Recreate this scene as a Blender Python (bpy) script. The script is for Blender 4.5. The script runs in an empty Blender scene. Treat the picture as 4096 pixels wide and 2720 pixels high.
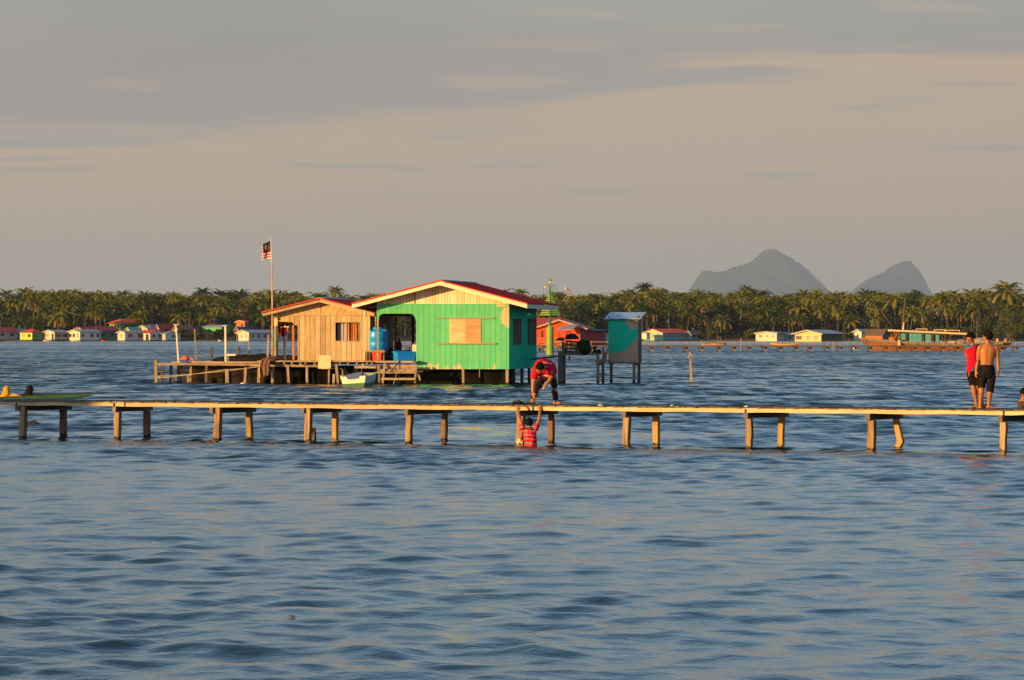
import bpy, bmesh, math, random
import numpy as np
from mathutils import Vector, Matrix, Euler
R = math.radians
rnd = random.Random(7)
SC = bpy.context.scene
COL = SC.collection
# ------------------------------------------------------------------ camera
F = 16400.0          # focal length in source pixels (4096 wide)
CX, HY = 2048.0, 1336.0   # principal column, horizon row of the photograph
H = 2.2              # eye height over the water
cam = bpy.data.cameras.new('camera'); camo = bpy.data.objects.new('camera', cam); COL.objects.link(camo)
camo.location = (0, 0, H); camo.rotation_euler = (R(90), 0, 0)
cam.sensor_width = 36; cam.lens = F / 4096 * 36; cam.shift_y = -(1360 - HY) / 4096
cam.clip_start = 0.5; cam.clip_end = 60000
SC.camera = camo
SC.view_settings.view_transform = 'Standard'; SC.view_settings.look = 'None'
SC.view_settings.gamma = 1; SC.view_settings.exposure = 0.57
SC.render.engine = 'CYCLES'
SC.cycles.max_bounces = 6; SC.cycles.diffuse_bounces = 3; SC.cycles.glossy_bounces = 3
SC.cycles.transparent_max_bounces = 8; SC.cycles.volume_bounces = 2
SC.cycles.sample_clamp_indirect = 4
SC.cycles.use_denoising = True
# ------------------------------------------------------------------ object helpers
def link(o, parent=None):
    COL.objects.link(o)
    if parent is not None: o.parent = parent
    return o
def tag(o, label=None, cat=None, group=None, kind=None):
    if label: o['label'] = label
    if cat: o['category'] = cat
    if group: o['group'] = group
    if kind: o['kind'] = kind
    return o
def thing(name, label, cat, loc=(0, 0, 0), rz=0.0, group=None):
    o = bpy.data.objects.new(name, None); link(o)
    o.empty_display_size = 0.2
    o.location = loc; o.rotation_euler = (0, 0, rz)
    return tag(o, label, cat, group)
def frame_box(d):
    d = d.normalized()
    up = Vector((0, 0, 1)) if abs(d.z) < 0.95 else Vector((0, 1, 0))
    x = d.cross(up).normalized(); y = x.cross(d).normalized()
    return x, y, d
class MB:
    """collects shapes; build() links them as ONE mesh object"""
    def __init__(s): s.v = []; s.f = []; s.m = []; s.cur = 0
    def add(s, vs, fs):
        b = len(s.v); s.v += [tuple(p) for p in vs]
        for f in fs: s.f.append(tuple(i + b for i in f)); s.m.append(s.cur)
        return s
    def box(s, x0, x1, y0, y1, z0, z1):
        return s.add([(x0,y0,z0),(x1,y0,z0),(x1,y1,z0),(x0,y1,z0),(x0,y0,z1),(x1,y0,z1),(x1,y1,z1),(x0,y1,z1)],
            [(0,3,2,1),(4,5,6,7),(0,1,5,4),(1,2,6,5),(2,3,7,6),(3,0,4,7)])
    def hexa(s, b4, t4):
        return s.add(list(b4) + list(t4), [(0,3,2,1),(4,5,6,7),(0,1,5,4),(1,2,6,5),(2,3,7,6),(3,0,4,7)])
    def bar(s, p0, p1, w, h, w1=None, h1=None):
        p0 = Vector(p0); p1 = Vector(p1); x, y, d = frame_box(p1 - p0)
        w1 = w if w1 is None else w1; h1 = h if h1 is None else h1
        a = [p0 + x*(sx*w/2) + y*(sy*h/2) for sx, sy in ((-1,-1),(1,-1),(1,1),(-1,1))]
        b = [p1 + x*(sx*w1/2) + y*(sy*h1/2) for sx, sy in ((-1,-1),(1,-1),(1,1),(-1,1))]
        return s.hexa(a, b)
    def tube(s, pts, rad, n=8, cap=True):
        pts = [Vector(p) for p in pts]
        if not hasattr(rad, '__len__'): rad = [rad] * len(pts)
        vs = []; fs = []
        for i, p in enumerate(pts):
            d = pts[min(i+1, len(pts)-1)] - pts[max(i-1, 0)]
            x, y, _ = frame_box(d)
            for k in range(n):
                a = 2*math.pi*k/n; vs.append(p + x*(rad[i]*math.cos(a)) + y*(rad[i]*math.sin(a)))
        for i in range(len(pts)-1):
            for k in range(n):
                k2 = (k+1) % n; fs.append((i*n+k, i*n+k2, (i+1)*n+k2, (i+1)*n+k))
        if cap: fs.append(tuple(range(n-1, -1, -1))); fs.append(tuple(range((len(pts)-1)*n, len(pts)*n)))
        return s.add(vs, fs)
    def lathe(s, prof, c=(0, 0, 0), n=24):
        vs = []; fs = []
        for r, z in prof:
            for k in range(n):
                a = 2*math.pi*k/n; vs.append((c[0] + r*math.cos(a), c[1] + r*math.sin(a), c[2] + z))
        for i in range(len(prof)-1):
            for k in range(n):
                k2 = (k+1) % n; fs.append((i*n+k, i*n+k2, (i+1)*n+k2, (i+1)*n+k))
        fs.append(tuple(range(n-1, -1, -1))); fs.append(tuple(range((len(prof)-1)*n, len(prof)*n)))
        return s.add(vs, fs)
    def prism(s, poly, y0, y1):
        """polygon in local x,z pushed from y0 to y1"""
        n = len(poly)
        vs = [(x, y0, z) for x, z in poly] + [(x, y1, z) for x, z in poly]
        fs = [tuple(range(n)), tuple(range(2*n-1, n-1, -1))]
        for i in range(n): j = (i+1) % n; fs.append((i, i+n, j+n, j))
        return s.add(vs, fs)
    def ball(s, c, r, nu=12, nv=8, sc=(1,1,1), rot=None):
        vs = []; fs = []
        M = rot if rot is not None else Matrix.Identity(3)
        vs.append(M @ Vector((0,0,-r*sc[2])) + Vector(c))
        for i in range(1, nv):
            t = math.pi*i/nv - math.pi/2
            for k in range(nu):
                a = 2*math.pi*k/nu
                vs.append(M @ Vector((r*sc[0]*math.cos(t)*math.cos(a), r*sc[1]*math.cos(t)*math.sin(a), r*sc[2]*math.sin(t))) + Vector(c))
        vs.append(M @ Vector((0,0,r*sc[2])) + Vector(c))
        for k in range(nu):
            k2 = (k+1) % nu; fs.append((0, 1+k2, 1+k))
            for i in range(nv-2): fs.append((1+i*nu+k, 1+i*nu+k2, 1+(i+1)*nu+k2, 1+(i+1)*nu+k))
            fs.append((1+(nv-2)*nu+k, 1+(nv-2)*nu+k2, len(vs)-1))
        return s.add(vs, fs)
    def mesh(s, name, mats, smooth=False, fixn=True):
        me = bpy.data.meshes.new(name)
        me.from_pydata(s.v, [], s.f)
        for m in (mats if isinstance(mats, (list, tuple)) else [mats]): me.materials.append(m)
        me.polygons.foreach_set('material_index', s.m)
        if fixn:
            bm = bmesh.new(); bm.from_mesh(me); bmesh.ops.recalc_face_normals(bm, faces=bm.faces); bm.to_mesh(me); bm.free()
        if smooth: me.polygons.foreach_set('use_smooth', [True]*len(me.polygons))
        me.update()
        return me
    def build(s, name, mats, parent=None, smooth=False, bevel=0, fixn=True, loc=None, rz=None):
        o = bpy.data.objects.new(name, s.mesh(name, mats, smooth, fixn)); link(o, parent)
        if loc is not None: o.location = loc
        if rz is not None: o.rotation_euler = (0, 0, rz)
        if bevel:
            b = o.modifiers.new('bevel', 'BEVEL'); b.width = bevel; b.segments = 1; b.limit_method = 'ANGLE'
        return o
def copy_tree(o, parent=None):
    c = o.copy(); COL.objects.link(c); c.parent = parent
    for ch in o.children: copy_tree(ch, c)
    return c
def P(px, py, d):
    """the point at distance d seen at pixel (px, py) of the photograph"""
    return Vector(((px-CX)/F*d, d, H-(py-HY)/F*d))
def DW(py):
    """distance of the water seen at row py"""
    return H*F/(py-HY)
class Frame:
    """a thing's own axes: x along its front, y back, z up"""
    def __init__(s, x, y, rz, z=0.0):
        s.o = Vector((x, y, z)); s.rz = rz; c, q = math.cos(rz), math.sin(rz)
        s.ax = Vector((c, q, 0)); s.ay = Vector((-q, c, 0))
    def pt(s, px, py, ly=0.0):
        r = Vector(((px-CX)/F, 1, -(py-HY)/F)); c = Vector((0, 0, H))
        t = (ly - (c - s.o).dot(s.ay)) / r.dot(s.ay); q = c + r*t - s.o
        return (q.dot(s.ax), q.z)
    def lx(s, px, ly=0.0): return s.pt(px, HY, ly)[0]
    def lz(s, py, ly=0.0): return s.pt(CX, py, ly)[1]
    def world(s, lx, ly, z): return s.o + s.ax*lx + s.ay*ly + Vector((0, 0, z))
    def sub(s, px, ly): w = s.world(s.lx(px, ly), ly, 0); return Frame(w.x, w.y, s.rz)
    def thing(s, name, label, cat, group=None, z=0.0): return thing(name, label, cat, s.o + Vector((0, 0, z)), s.rz, group)
# ------------------------------------------------------------------ material helpers
class NB:
    def __init__(s, m):
        m.use_nodes = True; s.t = m.node_tree; s.t.nodes.clear(); s.L = s.t.links
    def n(s, typ, ins=None, **kw):
        nd = s.t.nodes.new(typ)
        for k, v in kw.items(): setattr(nd, k, v)
        for k, v in (ins or {}).items(): s.set(nd.inputs[k], v)
        return nd
    def set(s, sock, v):
        if isinstance(v, bpy.types.NodeSocket): s.L.new(v, sock)
        elif isinstance(v, bpy.types.Node): s.L.new(v.outputs[0], sock)
        else:
            if hasattr(sock.default_value, '__len__') and len(sock.default_value) == 4 and len(v) == 3: v = (*v, 1)
            sock.default_value = v
    def m(s, op, a, b=0.0, c=None, clamp=False):
        nd = s.n('ShaderNodeMath', operation=op, use_clamp=clamp); s.set(nd.inputs[0], a); s.set(nd.inputs[1], b)
        if c is not None: s.set(nd.inputs[2], c)
        return nd.outputs[0]
    def mix(s, f, a, b, typ='MIX'):
        nd = s.n('ShaderNodeMix', data_type='RGBA', blend_type=typ); s.set(nd.inputs[0], f)
        s.set(nd.inputs[6], a); s.set(nd.inputs[7], b); return nd.outputs[2]
    def ramp(s, v, a, b):
        nd = s.n('ShaderNodeMapRange', interpolation_type='SMOOTHSTEP', ins={0: v, 1: a, 2: b}); return nd.outputs[0]
    def xyz(s, vec):
        nd = s.n('ShaderNodeSeparateXYZ', ins={0: vec}); return nd.outputs
    def comb(s, x=0.0, y=0.0, z=0.0):
        return s.n('ShaderNodeCombineXYZ', ins={0: x, 1: y, 2: z}).outputs[0]
    def noise(s, vec, scale=5.0, detail=3.0, rough=0.55):
        return s.n('ShaderNodeTexNoise', ins={'Vector': vec, 'Scale': scale, 'Detail': detail, 'Roughness': rough}).outputs[0]
    def white(s, vec, dim='3D'):
        if dim == '1D': return s.n('ShaderNodeTexWhiteNoise', noise_dimensions='1D', ins={'W': vec}).outputs[0]
        return s.n('ShaderNodeTexWhiteNoise', ins={'Vector': vec}).outputs[0]
    def out(s, bsdf, vol=None):
        o = s.n('ShaderNodeOutputMaterial')
        if bsdf is not None: s.L.new(bsdf.outputs[0], o.inputs['Surface'])
        if vol is not None: s.L.new(vol.outputs[0], o.inputs['Volume'])
    def pbr(s, col, rough=0.6, normal=None, **kw):
        b = s.n('ShaderNodeBsdfPrincipled'); s.set(b.inputs['Base Color'], col); s.set(b.inputs['Roughness'], rough)
        s.set(b.inputs['Specular IOR Level'], kw.get('spec', 0.3))
        if normal is not None: s.set(b.inputs['Normal'], normal)
        for k, v in kw.items():
            if k in b.inputs: s.set(b.inputs[k], v)
        return b
    def bump(s, h, strength=0.3, dist=0.02, normal=None):
        nd = s.n('ShaderNodeBump', ins={'Strength': strength, 'Distance': dist, 'Height': h})
        if normal is not None: s.set(nd.inputs['Normal'], normal)
        return nd.outputs[0]
    def obj(s): return s.n('ShaderNodeTexCoord').outputs['Object']
    def rand(s): return s.n('ShaderNodeObjectInfo').outputs['Random']
def lin(r, g, b):
    f = lambda c: (c/255/12.92) if c/255 <= 0.04045 else ((c/255+0.055)/1.055)**2.4
    return (f(r), f(g), f(b))
MATS = {}
def plain(name, col, rough=0.65, var=0.25, scale=6.0, spec=0.3, metal=0.0, bumpd=0.0):
    """one colour with uneven wear"""
    if name in MATS: return MATS[name]
    m = bpy.data.materials.new(name); b = NB(m); o = b.obj()
    n = b.noise(o, scale, 4); n2 = b.noise(o, scale*7, 2)
    f = b.m('ADD', b.m('MULTIPLY', n, 0.7), b.m('MULTIPLY', n2, 0.3))
    k = b.m('MULTIPLY_ADD', b.m('SUBTRACT', f, 0.5), 2*var*1.6, 1.0)
    c = b.n('ShaderNodeVectorMath', operation='SCALE', ins={0: col}); b.set(c.inputs['Scale'], k)
    nn = b.bump(n2, 0.5, bumpd) if bumpd else None
    bs = b.pbr(c.outputs[0], rough, nn, spec=spec, Metallic=metal); b.out(bs); MATS[name] = m; return m
def wood(name, c1, c2, axis='z', grain=14.0, plank=0.0, plank_axis='x', groove=0.018, dark=None, knots=0.25, rough=0.8, wet=None):
    """weathered timber: grain along axis, boards of width plank across plank_axis; wet=(z, colour) darkens the tidal zone"""
    if name in MATS: return MATS[name]
    m = bpy.data.materials.new(name); b = NB(m); o = b.obj(); x, y, z = b.xyz(o)
    S = {'x': x, 'y': y, 'z': z}
    k = {'x': (0.08, 1, 1), 'y': (1, 0.08, 1), 'z': (1, 1, 0.08)}[axis]
    rv = b.rand()
    off = b.m('MULTIPLY', rv, 37.0)
    vec = b.comb(b.m('ADD', b.m('MULTIPLY', x, k[0]), off), b.m('MULTIPLY', y, k[1]), b.m('MULTIPLY', z, k[2]))
    g = b.noise(vec, grain, 5, 0.65); g2 = b.noise(o, 1.3, 3); g3 = b.noise(vec, grain*4, 3)
    f = b.m('ADD', b.m('MULTIPLY', g, 0.55), b.m('ADD', b.m('MULTIPLY', g2, 0.25), b.m('MULTIPLY', g3, 0.2)))
    f = b.ramp(f, 0.32, 0.68)
    tone = b.m('MULTIPLY_ADD', rv, 0.35, 0.82)
    hgt = g
    if plank:
        t = b.m('DIVIDE', b.m('ADD', S[plank_axis], 100.0), plank); fl = b.m('FLOOR', t)
        w = b.white(fl, '1D'); f = b.m('ADD', b.m('MULTIPLY', f, 0.6), b.m('MULTIPLY', w, 0.45), clamp=True)
        e = b.m('ABSOLUTE', b.m('SUBTRACT', b.m('FRACT', t), 0.5))
        gr = b.ramp(e, 0.5 - groove/plank, 0.5 - groove/plank*0.4)
        tone = b.m('MULTIPLY', tone, b.m('MULTIPLY_ADD', b.white(b.m('ADD', fl, 17.3), '1D'), 0.34, 0.80))
        tone = b.m('MULTIPLY', tone, b.m('MULTIPLY_ADD', gr, -0.72, 1.0))
    c = b.mix(f, c1, c2)
    c = b.mix(1.0, c, b.comb(tone, tone, tone), 'MULTIPLY')
    if wet:
        pz = b.xyz(b.n('ShaderNodeNewGeometry').outputs['Position'])[2]
        wf = b.ramp(b.m('ADD', pz, b.m('MULTIPLY', b.noise(o, 9.0, 2), 0.12)), wet[0]+0.09, wet[0]+0.04)
        c = b.mix(wf, c, wet[1])
    bs = b.pbr(c, rough, b.bump(hgt, 0.6, 0.01), spec=0.2); b.out(bs); MATS[name] = m; return m
# ------------------------------------------------------------------ sun and sky
SUN_EL, SUN_AZ = R(8.5), (-0.80, -0.60)      # horizontal direction towards the sun (behind the camera, to its left)
sd = Vector((SUN_AZ[0]*math.cos(SUN_EL), SUN_AZ[1]*math.cos(SUN_EL), math.sin(SUN_EL)))
sl = bpy.data.lights.new('sun', 'SUN'); sl.energy = 5.0; sl.angle = R(0.53); sl.color = (1.0, 0.54, 0.15)
so = bpy.data.objects.new('sun', sl); link(so); so.rotation_euler = sd.to_track_quat('Z', 'Y').to_euler(); so.location = (-40, -40, 60)
W = bpy.data.worlds.new('World'); SC.world = W
b = NB(W)
sky = b.n('ShaderNodeTexSky'); sky.sky_type = 'NISHITA'; sky.sun_disc = False; sky.sun_elevation = SUN_EL
sky.sun_rotation = math.atan2(SUN_AZ[0], SUN_AZ[1]); sky.dust_density = 0.8; sky.air_density = 1.0; sky.ozone_density = 2.5
dirv = b.n('ShaderNodeTexCoord').outputs['Generated']; x, y, z = b.xyz(dirv)
el = z
az = b.m('ARCTAN2', x, y)
cv = b.comb(b.m('MULTIPLY', az, 9.0), 0.37, b.m('MULTIPLY', el, 95.0))
n1 = b.noise(cv, 1.0, 6, 0.55)
n2 = b.noise(b.comb(b.m('MULTIPLY', az, 16.0), 5.1, b.m('MULTIPLY', el, 190.0)), 1.0, 5, 0.55)
n3 = b.noise(b.comb(b.m('MULTIPLY', az, 5.0), 9.7, b.m('MULTIPLY', el, 40.0)), 1.0, 5, 0.5)
# cloud deck: its lower edge climbs to the right
edge = b.m('ADD', 0.0495, b.m('MULTIPLY', b.ramp(az, -0.01, 0.05), 0.016))
dk = b.m('ADD', el, b.m('MULTIPLY', b.m('SUBTRACT', n1, 0.5), 0.030))
deck = b.ramp(dk, b.m('SUBTRACT', edge, 0.0035), b.m('ADD', edge, 0.0045))
gaps = b.ramp(n2, 0.56, 0.72)
gaps = b.m('MULTIPLY', gaps, b.ramp(az, -0.09, 0.06))
deck = b.m('MULTIPLY', deck, b.m('MULTIPLY_ADD', gaps, -0.75, 1.0))
wisps = b.m('MULTIPLY', b.ramp(n2, 0.60, 0.70), b.m('MULTIPLY', b.ramp(el, 0.026, 0.034), 0.75))
grey = b.m('MAXIMUM', deck, wisps)
warp = b.m('MULTIPLY', b.m('SUBTRACT', n1, 0.5), 0.010)
def streak(px, py, wx, wy, k):
    u = b.m('DIVIDE', b.m('SUBTRACT', az, (px-CX)/F), wx/F); v = b.m('DIVIDE', b.m('SUBTRACT', b.m('ADD', el, warp), (HY-py)/F), wy/F)
    g = b.m('EXPONENT', b.m('MULTIPLY', b.m('ADD', b.m('MULTIPLY', u, u), b.m('MULTIPLY', v, v)), -1.0))
    return b.m('MULTIPLY', b.ramp(b.m('ADD', g, b.m('MULTIPLY', b.m('SUBTRACT', n2, 0.5), 0.9)), 0.30, 0.75), k)
for st in ((250, 562, 520, 30, .9), (110, 645, 260, 18, .7), (180, 700, 260, 12, .6), (1430, 676, 330, 13, .7), (1790, 548, 90, 14, .7), (3120, 702, 190, 11, .9), (2050, 655, 220, 14, .5), (2700, 310, 620, 36, .95), (3500, 225, 420, 22, .8), (3900, 345, 220, 12, .5), (2100, 430, 90, 14, .6)):
    grey = b.m('MAXIMUM', grey, streak(*st))
lit = streak(2010, 318, 300, 30, .5)
for st in ((500, 352, 210, 24, .35), (2900, 120, 380, 20, .4), (2300, 60, 300, 18, .3), (2900, 262, 200, 14, .45)):
    lit = b.m('MAXIMUM', lit, streak(*st))
grey = b.m('MULTIPLY', grey, b.m('SUBTRACT', 1.0, lit))
tan_hi = b.mix(b.ramp(n3, 0.35, 0.7), lin(191, 166, 141), lin(186, 168, 147))
low = b.mix(b.ramp(el, -0.002, 0.034), lin(184, 168, 150), tan_hi)
gc = b.mix(b.ramp(n3, 0.3, 0.7), lin(150, 148, 147), lin(161, 157, 152))
pic = b.mix(b.m('MULTIPLY', grey, 0.95), low, gc)
dim = b.m('MULTIPLY', b.ramp(el, 0.05, 0.09), b.ramp(az, 0.0, -0.11))
pic = b.mix(b.m('MULTIPLY', dim, 0.22), pic, lin(120, 120, 124))
nis = b.n('ShaderNodeVectorMath', operation='SCALE', ins={0: sky.outputs[0]}); nis.inputs['Scale'].default_value = 1.5
hi = b.ramp(el, 0.066, 0.15)
cl2 = b.m('MULTIPLY', b.ramp(b.noise(b.comb(b.m('MULTIPLY', x, 2.0), b.m('MULTIPLY', y, 2.0), b.m('MULTIPLY', z, 5.0)), 1.0, 5), 0.5, 0.75), 0.35)
up = b.mix(b.m('ADD', cl2, b.m('MULTIPLY', b.ramp(el, 0.42, 0.16), 0.24)), nis.outputs[0], (2.7, 2.65, 2.7))
SKYK = 0.10
CLK = 0.745
picb = b.n('ShaderNodeVectorMath', operation='SCALE', ins={0: pic}); picb.inputs['Scale'].default_value = CLK/SKYK
fin = b.mix(hi, picb.outputs[0], up)
bg = b.n('ShaderNodeBackground', ins={'Color': fin, 'Strength': SKYK})
wo = b.n('ShaderNodeOutputWorld'); b.L.new(bg.outputs[0], wo.inputs[0])
# ------------------------------------------------------------------ haze
hm = bpy.data.materials.new('haze_air'); b = NB(hm)
pv = b.n('ShaderNodeVolumePrincipled', ins={'Color': (0.76, 0.915, 1.0), 'Density': 3.3e-5, 'Anisotropy': 0.32})
b.out(None, pv)
hz = MB().box(-9500, 9500, -400, 43000, -16, 820).build('haze', hm)
tag(hz, kind='stuff'); hz['label'] = 'thin evening haze that turns the far mountains blue grey'
# ------------------------------------------------------------------ water
def water_sheet():
    rows = []; r = 13.0
    while r < 330: rows.append(r); r += max(0.00165*r, 0.03) * (1 if r < 130 else 1.5)
    while r < 42500: rows.append(r); r *= 1.03 if r < 2000 else 1.08
    rows = np.array(rows)
    core = np.arange(-0.225, 0.2251, 0.00125)
    side = 0.225*1.09**np.arange(1, 26)
    side = side[side < 1.45]
    tv = np.concatenate([-side[::-1], core, side])
    rr, tt = np.meshgrid(rows, tv, indexing='ij')
    X = (rr*tt).ravel(); Y = rr.ravel()
    sp = np.maximum(np.gradient(rows)[:, None]*np.ones_like(tt), 0.00125*rr + 0.3*np.clip(np.abs(tt)-0.226, 0, None)*rr*0.3).ravel()
    rng = np.random.default_rng(11)
    Z = np.zeros_like(X); DX = np.zeros_like(X); DY = np.zeros_like(X)
    act = rr.ravel() < 360
    xa, ya, spa = X[act], Y[act], sp[act]
    za = np.zeros_like(xa); dxa = np.zeros_like(xa); dya = np.zeros_like(xa)
    # slow gust patches
    gust = np.zeros_like(xa)
    for i in range(7):
        a = rng.uniform(0, 2*np.pi); L = rng.uniform(9, 24)
        gust += np.cos(2*np.pi/L*(xa*np.cos(a) + 0.45*ya*np.sin(a)) + rng.uniform(0, 6.28))
    gust = 1.0 + 0.16*gust
    bands = [(0.2, 0.36, 30, 0.022, 75), (0.36, 0.62, 44, 0.049, 65), (0.62, 1.05, 48, 0.063, 55), (1.05, 1.9, 30, 0.042, 48), (1.9, 4.5, 12, 0.015, 40)]
    for l0, l1, n, slope, spread in bands:
        for i in range(n):
            L = l0*(l1/l0)**rng.uniform(); k = 2*np.pi/L
            a = np.radians(90 + 14 + rng.normal(0, spread))
            amp = slope*np.sqrt(2.0/n)/k
            ph = k*(xa*np.cos(a) + ya*np.sin(a)) + rng.uniform(0, 6.283)
            w = np.clip((L/spa - 2.2)/2.0, 0, 1)
            w = w*w*(3-2*w)*(gust if L < 1.2 else 1.0)
            s, c = np.sin(ph), np.cos(ph)
            za += amp*w*c
            dxa -= 0.75*amp*w*np.cos(a)*s; dya -= 0.75*amp*w*np.sin(a)*s
    Z[act] = za; X[act] += dxa; Y[act] += dya
    nr, nc = rr.shape
    me = bpy.data.meshes.new('water')
    me.vertices.add(nr*nc); co = np.stack([X, Y, Z], 1).astype(np.float32); me.vertices.foreach_set('co', co.ravel())
    i = (np.arange(nr-1)[:, None]*nc + np.arange(nc-1)[None, :]).ravel()
    q = np.stack([i, i+1, i+1+nc, i+nc], 1).astype(np.int32)
    me.loops.add(q.size); me.loops.foreach_set('vertex_index', q.ravel())
    me.polygons.add(len(q)); me.polygons.foreach_set('loop_start', np.arange(0, q.size, 4, dtype=np.int32))
    me.polygons.foreach_set('use_smooth', np.ones(len(q), dtype=bool))
    me.update(calc_edges=True)
    return me
wm = bpy.data.materials.new('sea_water'); b = NB(wm)
pos = b.n('ShaderNodeNewGeometry').outputs['Position']; x, y, z = b.xyz(pos)
far = b.ramp(y, 28, 165)
na = b.noise(b.comb(x, b.m('MULTIPLY', y, 1.25), 0.0), 3.6, 4, 0.62)
nw = b.noise(b.comb(b.m('MULTIPLY', x, 0.018), b.m('MULTIPLY', y, 0.010), 7.0), 1.0, 4)
calm = b.ramp(nw, 0.38, 0.62)
nrm0 = b.bump(b.m('MULTIPLY', na, b.m('MULTIPLY', b.m('SUBTRACT', 1.0, far), 0.017)), 1.0, 1.0)
# beyond the modelled waves the facets of the small chop are given as slopes
def slopes(scale, seed):
    nt = b.n('ShaderNodeTexNoise', ins={'Vector': b.comb(x, b.m('MULTIPLY', y, 1.15), seed), 'Scale': scale, 'Detail': 3.0, 'Roughness': 0.6})
    v = b.n('ShaderNodeVectorMath', operation='SUBTRACT', ins={0: nt.outputs[1], 1: (0.5, 0.5, 0.5)})
    return v.outputs[0]
s1, s2 = slopes(0.9, 2.0), slopes(0.22, 9.0)
sv = b.n('ShaderNodeVectorMath', operation='ADD', ins={0: s1, 1: s2}).outputs[0]
sv = b.n('ShaderNodeVectorMath', operation='ADD', ins={0: sv, 1: (0.0, -0.19, 0.0)}).outputs[0]
sv = b.n('ShaderNodeVectorMath', operation='MULTIPLY', ins={0: sv, 1: (1, 1, 0)}).outputs[0]
# wind streaks lying across the open water, calmer water under the far shore
stk = b.noise(b.comb(b.m('MULTIPLY', x, 1.5), b.m('MULTIPLY', y, 0.10), 4.0), 1.0, 3, 0.6)
lee = b.m('MULTIPLY_ADD', b.ramp(y, 480, 900), -0.45, 1.0)
amp = b.m('MULTIPLY', b.m('MULTIPLY_ADD', calm, 0.5, 0.75), b.m('MULTIPLY_ADD', b.ramp(stk, 0.34, 0.64), 0.95, 0.45))
sc_ = b.n('ShaderNodeVectorMath', operation='SCALE', ins={0: sv})
b.set(sc_.inputs['Scale'], b.m('MULTIPLY', b.m('MULTIPLY', far, lee), amp))
nrm = b.n('ShaderNodeVectorMath', operation='NORMALIZE', ins={0: b.n('ShaderNodeVectorMath', operation='ADD', ins={0: nrm0, 1: sc_.outputs[0]}).outputs[0]}).outputs[0]
bs = b.n('ShaderNodeBsdfPrincipled', ins={'Base Color': (0.003, 0.026, 0.031), 'Roughness': 0.06, 'IOR': 1.333, 'Normal': nrm})
bs.inputs['Specular IOR Level'].default_value = 0.5
b.out(bs)
me = water_sheet(); me.materials.append(wm)
wo_ = bpy.data.objects.new('water', me); link(wo_); tag(wo_, 'rippled blue grey sea under the piers and houses', kind='structure')
# ================================================================== FAR SHORE
SD = 1266.0          # distance of the shore houses
def px_m(d): return F/d
# ---- land
def land():
    rows = [1262, 1268, 1276, 1290, 1340, 1430, 1600, 2600]
    zs = [-1.2, 0.1, 0.7, 1.0, 1.6, 2.4, 3.0, 3.0]
    xs = [(-500 + i*14) for i in range(72)]
    m = MB(); r = random.Random(3); n = len(xs); vs = []
    for d, z in zip(rows, zs):
        for x in xs: vs.append((x, d + r.uniform(-3, 3), z + (r.uniform(-.2, .2) if z > 0.3 else 0)))
    fs = [(j*n+i, j*n+i+1, (j+1)*n+i+1, (j+1)*n+i) for j in range(len(rows)-1) for i in range(n-1)]
    m.add(vs, fs)
    o = m.build('land', plain('shore_soil', (0.045, 0.040, 0.022), 0.95, 0.5, 0.15), smooth=True)
    tag(o, 'low dark shore under the coconut palms', kind='structure')
land()
# ---- mountains
def mountain(prof, d, name, label, depth, seed):
    pts = [(P(x*1.7349, y*1.7349, d).x, P(x*1.7349, y*1.7349, d).z) for x, y in prof]
    r = random.Random(seed)
    xs0, xs1 = pts[0][0], pts[-1][0]; n = 210; rows = 30
    def prof_z(x):
        for (a, za), (c, zc) in zip(pts, pts[1:]):
            if a <= x <= c: return za + (zc-za)*(x-a)/max(c-a, 1e-6)
        return 0
    ph = [(r.uniform(0.005, 0.03), r.uniform(0.002, 0.01), r.uniform(0, 6.28)) for _ in range(9)]
    vs = []
    for j in range(rows+1):
        v = j/rows*2 - 1
        for i in range(n+1):
            x = xs0 + (xs1-xs0)*i/n
            k = max(0.0, 1 - abs(v)**1.6)
            nz = sum(math.sin(a*x + q*v*depth + p)*0.9 for a, q, p in ph)*0.9
            z = prof_z(x)*k + (nz*11 + r.uniform(-9, 9))*min(1, k*2)*(1 if 0 < j < rows else 0)
            vs.append((x, d + v*depth, z - (12 if k == 0 else 0)))
    fs = [(j*(n+1)+i, j*(n+1)+i+1, (j+1)*(n+1)+i+1, (j+1)*(n+1)+i) for j in range(rows) for i in range(n)]
    o = MB().add(vs, fs).build(name, plain('mountain_forest', (0.024, 0.045, 0.042), 0.95, 0.5, 0.01), smooth=True)
    tag(o, label, kind='structure'); return o
mountain([(1560, 775), (1575, 700), (1595, 664), (1604, 650), (1612, 638), (1622, 630), (1640, 626), (1660, 627), (1675, 624), (1690, 618), (1712, 609), (1728, 603), (1742, 596), (1755, 588), (1768, 583), (1780, 580.5), (1792, 580), (1803, 582), (1814, 587), (1824, 594), (1832, 603), (1840, 611), (1850, 622), (1860, 633), (1872, 645), (1885, 654), (1900, 663), (1930, 700), (1960, 775)],
    36000, 'mountain', 'broad humped blue grey mountain behind the palms, the bigger of the two', 2600, 5)
mountain([(1900, 775), (1935, 700), (1975, 662), (1992, 654), (2008, 647), (2022, 639), (2036, 630), (2048, 622), (2060, 615), (2072, 608), (2082, 605), (2092, 604.5), (2101, 609), (2107, 618), (2112, 630), (2117, 642), (2123, 655), (2130, 668), (2150, 720), (2170, 775)],
    37500, 'mountain', 'smaller steep blue grey mountain with a sharp drop on its right', 2300, 8)
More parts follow.
